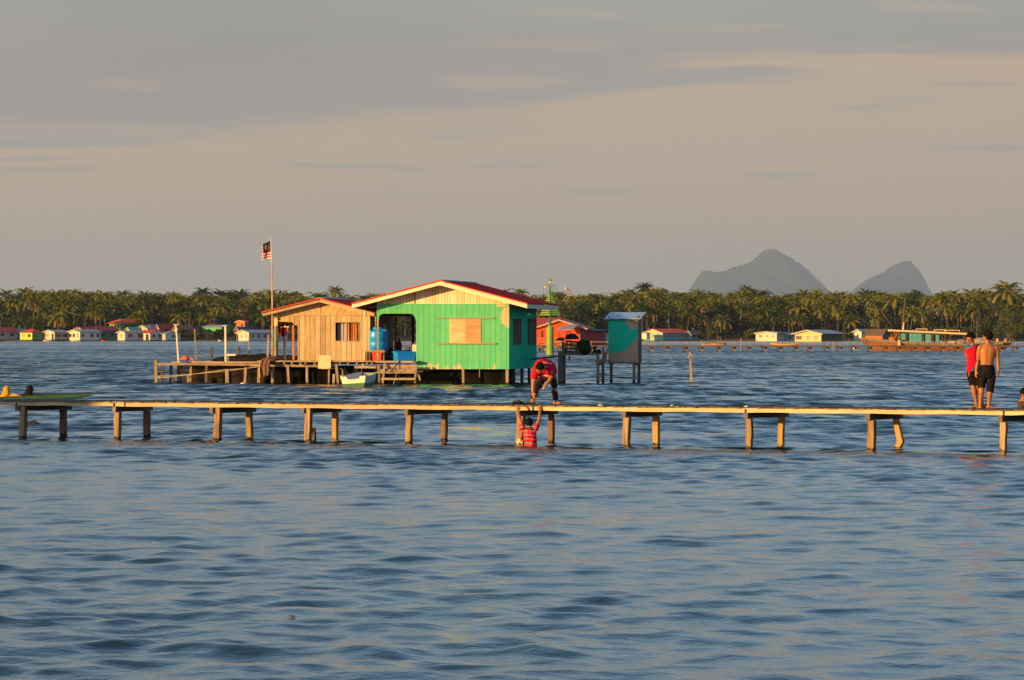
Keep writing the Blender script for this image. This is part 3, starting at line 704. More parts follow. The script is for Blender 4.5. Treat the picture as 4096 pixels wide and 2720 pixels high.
far_house('shore_house', 'long cream house with arched door and many side windows, left of the flagpole', 943, 996, 1142, 1320, 1330, 1363, 1250, CREAM, R_GREY, wf=((.34, .49), (.70, .85)), door=(.02, .15), ws=((.08, .125), (.22, .28), (.37, .44), (.54, .62), (.72, .78), (.86, .92)), sidem=wall_mat('rosy_white_boards', (0.66, 0.57, 0.53)), shut=(0, 1))
far_house('shore_house', 'teal house with a yellow gable and long orange red roof', 2576, 2651, 2762, 1316, 1331, 1362, SD, wall_mat('teal_boards_lit', (0.30, 0.55, 0.42)), R_ORAN, wf=((.38, .56), (.70, .88)), ws=((.05, .13), (.21, .30), (.37, .46), (.54, .62), (.69, .77), (.84, .92)), sidem=TEALW, gablem=wall_mat('lemon_boards', (0.72, 0.62, 0.10)), shut=(0, 1), winm=plain('grey_pane', (.2, .2, .2)))  # front walls paler than the side, the sunlight put into their colour
far_house('shore_house', 'low teal annex with a brown roof at the end of the teal house', 2757, 2764, 2808, 1323, 1334, 1362, 1274, TEALW, R_RUST, ws=((.15, .4), (.55, .8)))
far_house('shore_house', 'tiny cream hut beside the yellow gable of the teal house', 2556, 2587, 2592, 1330, 1333, 1356, 1262, CREAM, R_GREY)
far_house('shore_house', 'small cream house with three little windows and a grey roof by the far jetty', 3026, 3107, 3142, 1326, 1332, 1365, 1240, CREAM, R_GREY, th=32, wf=((.16, .28), (.52, .58), (.80, .85)), sidem=GREYW, wy=(.5, .74))
far_house('shore_house', 'grey lean-to with a dark doorway between the cream and yellow houses', 3138, 3146, 3180, 1332, 1337, 1365, 1246, GREYW, R_GREY, ws=((.2, .6),))
far_house('shore_house', 'sandy yellow house with a recessed porch on tall stilts', 3184, 3285, 3380, 1320, 1333, 1367, 1100, SANDW, R_GREY, th=34, oh=.8, wf=((.04, .26), (.44, .54), (.73, .86)), wy=(.28, .68), sidem=DARKW, shut=(1, 2))  # first front pane is a dark panel for the shade in the porch
far_house('shore_house', 'narrow cream hut with one window beside the thatched roof', 3418, 3446, 3462, 1317, 1326, 1366, 1110, CREAM, R_BLUE, wf=((.38, .6),), wy=(.4, .68))
far_house('shore_house', 'thatched brown house behind the stern of the fishing boat', 3452, 3530, 3556, 1317, 1337, 1364, 1120, ORANW, R_THATCH, th=30, roof='side', sidem=DARKW)
far_house('shore_house', 'house with a blue roof half hidden in the trees above the fishing boat', 3452, 3506, 3516, 1272, 1285, 1305, 1320, DARKW, roof_mat('blue_sheet', (0.06, 0.12, 0.35), 'y', .5), th=20, roof='side', stilts=False)
# ---- little jetties on the far shore
def small_jetty(label, x0, x1, y, d, n):
    s = F/d; z = H-(y-HY)/s; w = (x1-x0)/s
    root = thing('shore_jetty', label, 'jetty', ((x0-CX)/s, d, 0), 0, 'little jetties on the far shore')
    MB().box(0, w, 0, 1.4, z-.14, z).build('deck', STILT, root)
    for i in range(n):
        x = .1+(w-.2)*i/(n-1); MB().bar((x, .06, -.6), (x, .06, z+.45), .12, .12).build('post', STILT, root)
    return root
small_jetty('thin jetty below the shrubs of the bright green house', 783, 935, 1361, 1255, 11)
small_jetty('thin far jetty between the teal house and the small cream house', 2835, 3030, 1362, 1235, 12)
small_jetty('short jetty in front of the lime green house', 20, 130, 1361, 1258, 7)
# ---- shade caster: unseen house added to the left of the view
# ================================================================== THE STILT HOUSES
G = Frame((2037-CX)/F*180.0, 180.0, -R(9))
def poly(fr, pts, ly=0.0): return [fr.pt(x, y, ly) for x, y in pts]
OLD = wood('old_timber', (0.17, 0.125, 0.085), (0.46, 0.36, 0.25), 'z', 16.0, wet=(0.05, (0.02, 0.017, 0.013)))
OLDX = wood('old_timber_along', (0.20, 0.145, 0.095), (0.50, 0.39, 0.27), 'x', 16.0)
OLDY = wood('old_timber_across', (0.17, 0.13, 0.09), (0.40, 0.31, 0.22), 'y', 16.0)
DARKT = wood('dark_timber', (0.05, 0.036, 0.026), (0.16, 0.115, 0.08), 'z', 14.0, wet=(0.05, (0.015, 0.013, 0.011)))
GREYT = wood('grey_timber', (0.10, 0.085, 0.07), (0.24, 0.20, 0.165), 'z', 14.0, wet=(0.09, (0.02, 0.018, 0.015)))
PALEW = plain('pale_pole', (0.72, 0.64, 0.50), 0.7, .2, 4)
RUSTY = wood('rusty_post', (0.28, 0.07, 0.02), (0.50, 0.25, 0.10), 'z', 5.0)
DARKNET = None
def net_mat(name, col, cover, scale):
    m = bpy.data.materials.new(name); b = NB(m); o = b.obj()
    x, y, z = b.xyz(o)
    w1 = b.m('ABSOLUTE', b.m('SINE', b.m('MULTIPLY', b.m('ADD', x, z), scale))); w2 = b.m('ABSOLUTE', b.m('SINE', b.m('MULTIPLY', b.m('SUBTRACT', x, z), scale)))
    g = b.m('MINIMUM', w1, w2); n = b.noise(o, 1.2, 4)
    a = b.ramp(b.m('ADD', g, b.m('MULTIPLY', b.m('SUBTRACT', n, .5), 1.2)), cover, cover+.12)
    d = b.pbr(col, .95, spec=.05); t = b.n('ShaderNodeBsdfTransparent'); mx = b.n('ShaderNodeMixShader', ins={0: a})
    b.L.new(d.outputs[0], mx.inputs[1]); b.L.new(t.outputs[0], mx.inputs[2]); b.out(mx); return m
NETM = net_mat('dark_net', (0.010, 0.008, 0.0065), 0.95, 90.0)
# ---- painted wall of the green house: grooved boards, paint flaked off at one corner and along the foot
def green_paint(name, base, pitch, axis, patches):
    m = bpy.data.materials.new(name); b = NB(m); o = b.obj(); x, y, z = b.xyz(o); S = {'x': x, 'y': y}[axis]
    t = b.m('DIVIDE', b.m('ADD', S, 50.0), pitch); fl = b.m('FLOOR', t)
    w = b.white(fl, '1D'); e = b.m('ABSOLUTE', b.m('SUBTRACT', b.m('FRACT', t), .5))
    gr = b.ramp(e, .462, .485)
    st = b.noise(b.comb(b.m('MULTIPLY', x, 5.0), b.m('MULTIPLY', y, 5.0), b.m('MULTIPLY', z, .35)), 3.0, 4)
    n = b.noise(o, 1.7, 5); nf = b.noise(o, 9.0, 5)
    c = b.mix(b.ramp(n, .3, .7), base, (base[0]*1.5, base[1]*1.08, base[2]*.86))
    c = b.mix(b.m('MULTIPLY', b.ramp(st, .5, .8), .35), c, (base[0]*2.2+.04, base[1]*1.15, base[2]*1.2))
    k = b.m('MULTIPLY', b.m('MULTIPLY_ADD', w, .12, .94), b.m('MULTIPLY_ADD', gr, -.6, 1.0))
    c = b.mix(1.0, c, b.comb(k, k, k), 'MULTIPLY')
    dirt = b.noise(b.comb(b.m('MULTIPLY', x, 9.0), b.m('MULTIPLY', y, 9.0), b.m('MULTIPLY', z, .5)), 1.5, 5, .6)
    c = b.mix(b.m('MULTIPLY', b.ramp(b.m('ADD', dirt, b.m('MULTIPLY', b.m('SUBTRACT', n, .5), .5)), .56, .82), .16), c, (0.10, 0.22, 0.10))
    if patches:
        # flaked corner
        f1 = b.m('SUBTRACT', 1.0, b.m('ADD', b.m('POWER', b.m('DIVIDE', b.m('ADD', x, -0.05), 0.46), 2.0), b.m('POWER', b.m('DIVIDE', b.m('SUBTRACT', z, 2.95), 0.50), 2.0)))
        band = b.m('SUBTRACT', .30, b.m('ADD', b.m('POWER', b.m('DIVIDE', b.m('ADD', x, 0.35), 0.55), 2.0), b.m('POWER', b.m('DIVIDE', b.m('SUBTRACT', z, 3.46), 0.12), 2.0)))
        f1 = b.m('MAXIMUM', f1, band)
        nx = b.noise(b.comb(b.m('MULTIPLY', x, 2.6), 0.0, b.m('MULTIPLY', z, .4)), 1.6, 3)
        f2 = b.m('SUBTRACT', b.m('MULTIPLY', b.ramp(b.m('ADD', nx, b.m('MULTIPLY', b.ramp(x, -2.4, -3.6), .16)), .5, .74), .30), b.m('SUBTRACT', z, .64))
        f = b.m('MAXIMUM', b.m('MULTIPLY', f1, .5), b.m('MULTIPLY', f2, 2.4))
        f = b.m('ADD', f, b.m('ADD', b.m('MULTIPLY', b.m('SUBTRACT', nf, .5), .6), b.m('MULTIPLY', b.m('SUBTRACT', b.noise(o, 30.0, 3), .5), .3)))
        sp = b.ramp(b.m('ADD', nf, b.m('MULTIPLY', b.m('SUBTRACT', b.noise(o, .8, 2), .5), .6)), .75, .78)
        pm = b.m('MAXIMUM', b.ramp(f, .02, .07), b.m('MULTIPLY', sp, .5))
        bare = b.mix(b.noise(b.comb(b.m('MULTIPLY', x, 8.0), 0.0, b.m('MULTIPLY', z, .8)), 3.0, 4), (0.50, 0.36, 0.20), (0.78, 0.64, 0.40))
        kk = b.m('MULTIPLY_ADD', gr, -.6, 1.0)
        c = b.mix(pm, c, b.mix(1.0, bare, b.comb(kk, kk, kk), 'MULTIPLY'))
    b.out(b.pbr(c, .55 if patches else .9, b.bump(b.m('SUBTRACT', 1.0, gr), .6, .01), spec=.2 if patches else .0)); return m
GREENP = green_paint('green_paint', (0.092, 0.52, 0.245), 0.247, 'x', True)
GREEN_SHADE = green_paint('green_paint_shaded', (0.022, 0.50, 0.33), 0.247, 'y', False)  # front paint again, cool shade put into its colour
CREAMB = wood('cream_gable_boards', (0.66, 0.53, 0.31), (0.84, 0.74, 0.50), 'z', 9.0, .13, 'x', .010)
FASCIA = plain('cream_fascia', (0.84, 0.74, 0.50), .6, .08, 3.0)
REDROOF = roof_mat('red_corrugated', (0.72, 0.055, 0.05), 'y', .19, 0.0, .9, spec=0.0)
REDEDGE = plain('red_roof_edge', (0.60, 0.06, 0.02), .5, .1)
PLY = wood('plywood', (0.52, 0.30, 0.14), (0.80, 0.54, 0.28), 'x', 3.5)
RIDGE = roof_mat('ridge_sheet', (0.34, 0.34, 0.37), 'y', .19)
def green_house():
    root = G.thing('stilt_house', 'bright green painted house on stilts with a red roof and plywood window', 'house', 'stilt houses on the platform')
    pk = G.pt(1758, 1124, -.75); el = G.pt(1408, 1216, -.75); er = G.pt(2108.5, 1216, -.75)
    sl, sr = (pk[1]-el[1])/(pk[0]-el[0]), (pk[1]-er[1])/(er[0]-pk[0])
    L = 8.0; yb = L + .62
    def rz_(x): return pk[1] - (sl*(pk[0]-x) if x < pk[0] else sr*(x-pk[0]))
    # painted front with the porch opening cut out
    out = [(1664.6, 1476.5), (1664.6, 1284), (1661, 1272), (1656, 1262), (1649, 1256.5), (1640, 1254.5), (1533, 1254.5), (1525, 1257), (1519, 1263), (1516, 1271), (1515, 1283), (1507.3, 1283), (1507.3, 1243), (1509, 1232), (1514, 1222), (1522, 1216.5), (1533, 1215), (2036.6, 1215), (2036.6, 1476.5)]
    MB().prism(poly(G, out), -.03, .03).build('wall', GREENP, root)['label'] = 'green boarded front with flaked paint and a rounded porch opening'
    xs = [G.lx(1507.3), G.lx(2036.6)]; zt = G.lz(1215)
    gp = [(xs[0], G.lz(1250)), (G.lx(1535), zt-.05), (xs[1], zt-.05), (xs[1], rz_(xs[1])-.02), (pk[0], pk[1]-.02), (xs[0], rz_(xs[0])-.02)]
    MB().prism(gp, -.012, .02).build('gable', CREAMB, root)
    x = G.lx(1659.5); MB().box(x-.018, x+.018, -.035, -.013, zt+.01, rz_(x)-.2).build('gable_batten', DARKT, root)
    zb = G.lz(1476.5)
    MB().box(-.06, 0, .031, L, zb, rz_(0)-.02).build('wall', GREEN_SHADE, root)
    m = MB(); xw = G.lx(1664.6); m.box(xw, xw+.06, .031, L, zb+.3, zt); m.box(xw+.06, -.061, L-.06, L, zb, zt); m.build('wall', DARKT, root)['label'] = 'bare dark inner walls of the green house'
    MB().box(xw+.061, -.061, .06, L-.061, zb+.22, zb+.28).build('floor_deck', DARKT, root)
    # roof
    m = MB(); th = .035
    m.hexa([(el[0], -.8, el[1]), (pk[0], -.8, pk[1]), (pk[0], yb, pk[1]), (el[0], yb, el[1])], [(el[0], -.8, el[1]+th), (pk[0], -.8, pk[1]+th), (pk[0], yb, pk[1]+th), (el[0], yb, el[1]+th)])
    m.hexa([(pk[0], -.8, pk[1]), (er[0], -.8, er[1]), (er[0], yb, er[1]), (pk[0], yb, pk[1])], [(pk[0], -.8, pk[1]+th), (er[0]+.05, -.8, er[1]+th-.01), (er[0]+.05, yb, er[1]+th-.01), (pk[0], yb, pk[1]+th)])
    rf = m.build('roof', REDROOF, root)
    m = MB()
    for a, c, s_ in ((el, pk, 1), (er, pk, -1)):
        m.add([(a[0], -.84, a[1]+.0), (c[0], -.84, c[1]+.0), (c[0], -.84, c[1]+.05), (a[0], -.84, a[1]+.05), (a[0], -.801, a[1]), (c[0], -.801, c[1]), (c[0], -.801, c[1]+.05), (a[0], -.801, a[1]+.05)], [(0, 1, 2, 3), (7, 6, 5, 4), (0, 4, 5, 1), (1, 5, 6, 2), (2, 6, 7, 3), (3, 7, 4, 0)])
    m.build('roof_edge', REDEDGE, rf)
    m = MB()
    for s_ in (-1, 1):
        sl_ = sl if s_ < 0 else sr
        m.hexa([(pk[0], -.79, pk[1]+.05), (pk[0]+s_*.16, -.79, pk[1]+.05-sl_*.16), (pk[0]+s_*.16, yb, pk[1]+.05-sl_*.16), (pk[0], yb, pk[1]+.05)], [(pk[0], -.79, pk[1]+.075), (pk[0]+s_*.17, -.79, pk[1]+.07-sl_*.17), (pk[0]+s_*.17, yb, pk[1]+.07-sl_*.17), (pk[0], yb, pk[1]+.075)])
    m.build('ridge_cap', RIDGE, rf)
    # barge boards and eave board
    hb = .185
    for a in (el, er):
        MB().prism([(a[0], a[1]-hb), (pk[0], pk[1]-hb), (pk[0], pk[1]), (a[0], a[1])] if a is el else [(pk[0], pk[1]-hb), (a[0], a[1]-hb), (a[0], a[1]), (pk[0], pk[1])], -.775, -.745).build('fascia_board', FASCIA, root)
    MB().box(er[0]-.03, er[0], -.744, yb-.03, er[1]-.19, er[1]-.012).build('fascia_board', plain('grey_white_fascia', (.62, .60, .56), .6, .1), root)
    MB().box(el[0], el[0]+.03, -.744, yb-.03, el[1]-.19, el[1]-.012).build('fascia_board', FASCIA, root)
    # purlins under the left eave
    for t in (.12, .45, .8):
        xx = el[0] + t*(pk[0]-el[0])*.5; MB().box(xx, xx+.06, -.74, yb-.05, rz_(xx)-.10, rz_(xx)-.03).build('purlin', OLDY, root)
    # boarded window with its two sliding rails
    p = G.pt
    for a, c, k in ((1799, 1863, 0), (1863.6, 1925, 1)):
        q = p(a, 1275.5); q2 = p(c, 1372); o = MB().box(q[0], q2[0], -.055 - .004*k, -.032, q2[1], q[1]).build('window_shutter', PLY if k == 0 else wood('plywood_dull', (0.46, 0.25, 0.11), (0.68, 0.42, 0.20), 'x', 3.5), root)
    for a, c, y0, y1 in ((1743, 1981, 1271, 1274.6), (1746, 1987, 1371.5, 1377)):
        q = p(a, y1); q2 = p(c, y0); MB().box(q[0], q2[0], -.10, -.06, q[1], q2[1]).build('window_rail', OLDX, root)
    # louvred side windows
    for a, c in ((2054, 2081), (2112, 2141)):
        def yy(px):   # depth along the side wall seen at this column
            lo, hi = 0.0, 9.0
            for _ in range(40):
                mid = (lo+hi)/2; w_ = G.world(0, mid, 0)
                if w_.x/w_.y*F + CX < px: lo = mid
                else: hi = mid
            return lo
        y0, y1 = yy(a), yy(c); s = F/(180+y0); z1, z0 = H-(1280-HY)/s, H-(1371-HY)/s
        fr_ = MB(); t = .07
        fr_.box(.001, .05, y0-t, y0, z0-t, z1+t); fr_.box(.001, .05, y1, y1+t, z0-t, z1+t); fr_.box(.001, .05, y0, y1, z1, z1+t); fr_.box(.001, .05, y0, y1, z0-t, z0)
        wn = fr_.build('window', DARKT, root)
        m = MB(); nl = 11
        for i in range(nl):
            z = z0+(z1-z0)*(i+.5)/nl; m.hexa([(.004, y0, z-.05), (.035, y0, z-.085), (.035, y1, z-.085), (.004, y1, z-.05)], [(.004, y0, z+.045), (.035, y0, z+.01), (.035, y1, z+.01), (.004, y1, z+.045)])
        m.build('louvre', wood('louvre_wood', (0.045, 0.03, 0.022), (0.12, 0.08, 0.055), 'y', 9.0), wn)
    y0 = 4.9; MB().box(.001, .05, y0, y0+.9, 3.05, 3.12).build('lamp_tube', plain('white_plastic', (.8, .8, .78), .4, .03), root)
    # porch posts
    q = p(1507.3, 1283); q2 = p(1515.5, 1452, 0)
    MB().bar(((q[0]+q2[0])/2, 0, q[1]-.003), ((q[0]+q2[0])/2, 0, .60), .085, .07).build('post', OLD, root)
    xx, zz = G.pt(1582, 1254, 3.9); MB().bar((xx, 3.9, rz_(xx)-.1), (xx, 3.9, 1.0), .11, .11).build('post', wood('orange_post', (0.42, 0.20, 0.07), (0.72, 0.45, 0.2), 'z', 4.0), root)
    xx, zz = G.pt(1652.5, 1254, 5.5); MB().bar((xx, 5.5, rz_(xx)-.1), (xx, 5.5, .9), .115, .115).build('post', DARKT, root)
    xx0, z0 = G.pt(1500, 1266, 4.2); xx1, z1 = G.pt(1663, 1254.5, 4.2); MB().box(xx0, xx1, 4.15, 4.25, z0, z1).build('porch_beam', OLDX, root)
    # stilts
    for px, ly, w in ((1710, 1.8, .11), (1736, 1.8, .10), (1774, 3.0, .12), (1800, 4.2, .12), (1816, 5.5, .11), (1838, .9, .10), (1855, .04, .10), (2029, .06, .125), (2057, 2.4, .12), (2088, 4.4, .13), (2118, 6.4, .12), (1690, 3.6, .12), (1920, 3.2, .12), (1960, 5.0, .12), (1985, 2.0, .12)):
        x_ = G.lx(px, ly); MB().bar((x_, ly, -.8), (x_ + rnd.uniform(-.03, .03), ly, zb-.003 if ly < .1 else zb+.21), w, w).build('stilt', OLD if ly < 1 else DARKT, root)  # stilts further back get dark timber, under-floor shade put into the colour
    x_ = G.lx(1918, .03); MB().bar((x_, .03, .30), (x_, .03, zb-.002), .025, .025).build('hanging_stick', OLD, root)
    m = MB()
    for ly in (.5, 2.5, 4.5, 6.5): m.box(xw+.05, -.1, ly, ly+.1, zb+.08, zb+.215)
    m.build('joist', DARKT, root)
    return root, zb, xw
GH, ZB, XW = green_house()
# net pens hung under the floors; the green house ones are added for darkness
def net_sheet(name, label, x0, x1, ly, z0, z1, fr=None, folds=.05, n=40, mat=NETM, seed=1):
    r = random.Random(seed); fr = fr or G; vs = []; fs = []; nz = 6
    for j in range(nz+1):
        for i in range(n+1):
            t = i/n; vs.append((x0+(x1-x0)*t, ly + folds*math.sin(t*n*.7+j*.4) + folds*.6*math.sin(t*23), z0+(z1-z0)*j/nz + (.05*math.sin(t*17+2) if 0 < j < nz else 0)))
    for j in range(nz):
        for i in range(n): a = j*(n+1)+i; fs.append((a, a+1, a+n+2, a+n+1))
    m = MB(); m.add(vs, fs); o = m.build(name, mat, smooth=True, fixn=False); o.location = fr.o; o.rotation_euler = (0, 0, fr.rz)
    s = o.modifiers.new('thickness', 'SOLIDIFY'); s.thickness = .006
    return o
tag(net_sheet('fishing_net', '', XW+.25, -.25, 2.9, -.3, ZB+.1, seed=2), 'dark net added to deepen the shade under the green house', 'fishing net', 'net pens under the stilt houses')
tag(net_sheet('fishing_net', '', XW+.15, -.15, .75, -.3, ZB+.1, seed=4), 'dark net added for shade just behind the front stilts of the green house', 'fishing net', 'net pens under the stilt houses')
# ---------------------------------------------------------------- brown plank house
PLANKW = wood('bare_planks', (0.35, 0.23, 0.105), (0.76, 0.60, 0.33), 'z', 11.0, .235, 'x', .014)
PLANKD = wood('bare_planks_side', (0.28, 0.19, 0.11), (0.50, 0.37, 0.22), 'z', 11.0, .235, 'y', .014)
GREYFAS = wood('grey_fascia', (0.36, 0.26, 0.15), (0.56, 0.42, 0.26), 'x', 8.0)
def chevron_mat():
    m = bpy.data.materials.new('chevron_planks'); b = NB(m); o = b.obj(); x, y, z = b.xyz(o)
    u = b.m('ABSOLUTE', b.m('ADD', x, 2.22)); d = b.m('SUBTRACT', b.m('MULTIPLY', u, .80), b.m('MULTIPLY', z, .62))
    t = b.m('DIVIDE', b.m('ADD', d, 50), .235); fl = b.m('FLOOR', t); e = b.m('ABSOLUTE', b.m('SUBTRACT', b.m('FRACT', t), .5)); gr = b.ramp(e, .44, .475)
    gr = b.m('MAXIMUM', gr, b.ramp(u, .025, .012))
    al = b.m('ADD', b.m('MULTIPLY', u, .62), b.m('MULTIPLY', z, .8)); g = b.noise(b.comb(b.m('MULTIPLY', d, 9.0), 0.0, b.m('MULTIPLY', al, .8)), 1.6, 4)
    f = b.m('ADD', b.m('MULTIPLY', g, .6), b.m('MULTIPLY', b.white(b.m('ADD', fl, b.m('MULTIPLY', b.m('GREATER_THAN', x, -2.22), 31.0)), '1D'), .45))
    k = b.m('MULTIPLY_ADD', gr, -.7, 1.0); c = b.mix(1.0, b.mix(f, (0.40, 0.26, 0.115), (0.72, 0.52, 0.27)), b.comb(k, k, k), 'MULTIPLY'); b.out(b.pbr(c, .8, spec=.2)); return m
RUSTSHEET = roof_mat('rusty_corrugated', (0.50, 0.40, 0.30), 'x', .11, .9, .7, (0.42, 0.13, 0.03)); ZINC = roof_mat('zinc_corrugated', (0.36, 0.34, 0.31), 'x', .13, .3, .6)
Bf = G.sub(1480, .6)
def brown_house():
    p = Bf.pt; root = Bf.thing('stilt_house', 'bare brown plank house with a chevron gable and a corrugated iron window', 'house', 'stilt houses on the platform')
    oh = -.5
    pk = p(1279, 1195, oh); el = p(1047, 1251, oh); er = p(1503, 1253, oh); L = 5.6; yb = L+.5
    sl, sr = (pk[1]-el[1])/(pk[0]-el[0]), (pk[1]-er[1])/(er[0]-pk[0])
    def rz_(x): return pk[1] - (sl*(pk[0]-x) if x < pk[0] else sr*(x-pk[0]))
    zt = Bf.lz(1260); zb = Bf.lz(1447)
    xw = Bf.lx(1190.5); xl = Bf.lx(1096)
    # front wall with a window hole
    wx0, wz1 = p(1342.5, 1290); wx1, wz0 = p(1434, 1363)
    m = MB(); m.box(xw, wx0, 0, .04, zb, zt); m.box(wx1, 0, 0, .04, zb, zt); m.box(wx0, wx1, 0, .04, zb, wz0); m.box(wx0, wx1, 0, .04, wz1, zt)
    # boards over the open veranda, cut in an arch
    q = poly(Bf, [(1110, 1283), (1124, 1283), (1124, 1287), (1166, 1288), (1172, 1293), (1178, 1301), (1190.4, 1302), (1190.4, 1260), (1123, 1260), (1122, 1281), (1110, 1281)])
    m.prism(q, .002, .038); m.build('wall', PLANKW, root)
    gp = [(xl, zt+.003), (0, zt+.003), (0, rz_(0)-.02), (pk[0], pk[1]-.02), (xl, rz_(xl)-.02)]
    MB().prism(gp, -.012, .03).build('gable', chevron_mat(), root)
    MB().box(xl, 0, -.03, -.013, zt-.02, zt+.03).build('gable_batten', GREYFAS, root)
    m = MB(); m.box(-.04, -.002, .041, L, zb, rz_(0)-.02); m.build('wall', PLANKD, root); m = MB(); m.box(xw, xw+.04, .041, L, zb, zt+.2); m.box(xw+.041, -.041, L-.04, L, zb, zt+.2); m.build('wall', PLANKD, root)
    # roof
    th = .03; m = MB()
    m.hexa([(el[0], oh-.05, el[1]), (pk[0], oh-.05, pk[1]), (pk[0], yb, pk[1]), (el[0], yb, el[1])], [(el[0], oh-.05, el[1]+th), (pk[0], oh-.05, pk[1]+th), (pk[0], yb, pk[1]+th), (el[0], yb, el[1]+th)])
    m.hexa([(pk[0], oh-.05, pk[1]), (er[0], oh-.05, er[1]), (er[0], yb, er[1]), (pk[0], yb, pk[1])], [(pk[0], oh-.05, pk[1]+th), (er[0], oh-.05, er[1]+th), (er[0], yb, er[1]+th), (pk[0], yb, pk[1]+th)])
    rf = m.build('roof', REDROOF, root); m = MB()
    for a in (el, er): m.hexa([(a[0], oh-.09, a[1]), (pk[0], oh-.09, pk[1]), (pk[0], oh-.051, pk[1]), (a[0], oh-.051, a[1])], [(a[0], oh-.09, a[1]+.045), (pk[0], oh-.09, pk[1]+.045), (pk[0], oh-.051, pk[1]+.045), (a[0], oh-.051, a[1]+.045)])
    m.build('roof_edge', REDEDGE, rf)
    m = MB()
    for s_ in (-1, 1):
        q = sl if s_ < 0 else sr; m.hexa([(pk[0], oh, pk[1]+.04), (pk[0]+s_*.18, oh, pk[1]+.04-q*.18), (pk[0]+s_*.18, yb, pk[1]+.04-q*.18), (pk[0], yb, pk[1]+.04)], [(pk[0], oh, pk[1]+.07), (pk[0]+s_*.19, oh, pk[1]+.065-q*.19), (pk[0]+s_*.19, yb, pk[1]+.065-q*.19), (pk[0], yb, pk[1]+.07)])
    m.build('ridge_cap', RIDGE, rf)
    for a in (el, er):
        s_ = -1 if a is el else 1; hb = .15; c = (a[0] - s_*.04, a[1])
        MB().prism([(a[0]-s_*.05, a[1]-hb), (pk[0], pk[1]-hb), (pk[0], pk[1]), a] if a is el else [(pk[0], pk[1]-hb), (a[0]-s_*.05, a[1]-hb), a, (pk[0], pk[1])], oh, oh+.03).build('fascia_board', GREYFAS, root)
    # window: frame, mullion, two corrugated sheets
    f = MB(); t = .035
    f.box(wx0-t, wx0, -.02, -.001, wz0-t, wz1+t); f.box(wx1, wx1+t, -.02, -.001, wz0-t, wz1+t); f.box(wx0, wx1, -.02, -.001, wz1, wz1+t); f.box(wx0, wx1, -.02, -.001, wz0-t, wz0)
    xm0, xm1 = Bf.lx(1383.5), Bf.lx(1389); f.box(xm0, xm1, -.015, .03, wz0, wz1)
    w = f.build('window', GREYFAS, root)
    a0, a1 = Bf.lx(1351.5, .2), Bf.lx(1384, .2); MB().prism([(a0, wz0-.05), (a1, wz0-.05), (a1, wz1+.1), (a0+.09, wz1+.1), (a0, wz1-.12)], .2, .21).build('window_sheet', ZINC, w)
    a0, a1 = Bf.lx(1391, .15), Bf.lx(1430, .15); MB().box(a0, a1, .15, .16, wz0-.05, wz1+.1).build('window_sheet', RUSTSHEET, w)
    # veranda posts and boards
    z0 = Bf.lz(1440)
    a = Bf.lx(1099.5); MB().bar((a, .05, z0-.1), (a, .05, zt-.02), .095, .09).build('post', OLD, root)
    zz = (Bf.lz(1320), Bf.lz(1382)); MB().box(a-.05, a+.05, -.002, .004, zz[1], zz[0]).build('paint_patch', plain('faded_green', (.16, .34, .17), .7, .4, 9), root)
    a0, a1 = Bf.lx(1095.5), Bf.lx(1110); MB().prism([(a0, Bf.lz(1305)), (a1-.05, Bf.lz(1305)), (a1, Bf.lz(1298)), (a1, zt), (a0, zt)], -.03, -.005).build('board', PLANKW, root)
    a = Bf.lx(1138.5, .8); MB().bar((a, .8, z0-.1), (a, .8, Bf.lz(1346, .8)), .11, .10).build('post', OLD, root)
    a = Bf.lx(1175, .5); MB().bar((a, .5, z0-.1), (a-.03, .5, Bf.lz(1300, .5)), .10, .09).build('post', RUSTY, root)
    a0, a1 = Bf.lx(1100, L-.3), Bf.lx(1190, L-.3); MB().bar((Bf.lx(1108, L-.3), L-.3, z0), (Bf.lx(1108, L-.3), L-.3, rz_(a0)-.05), .1, .1).build('post', DARKT, root)
    MB().box(xl, xw, 1.2, 1.27, zt-.36, zt-.24).build('porch_beam', OLDX, root)
    return root, zb, zt
BH, ZDK, ZBT = brown_house()
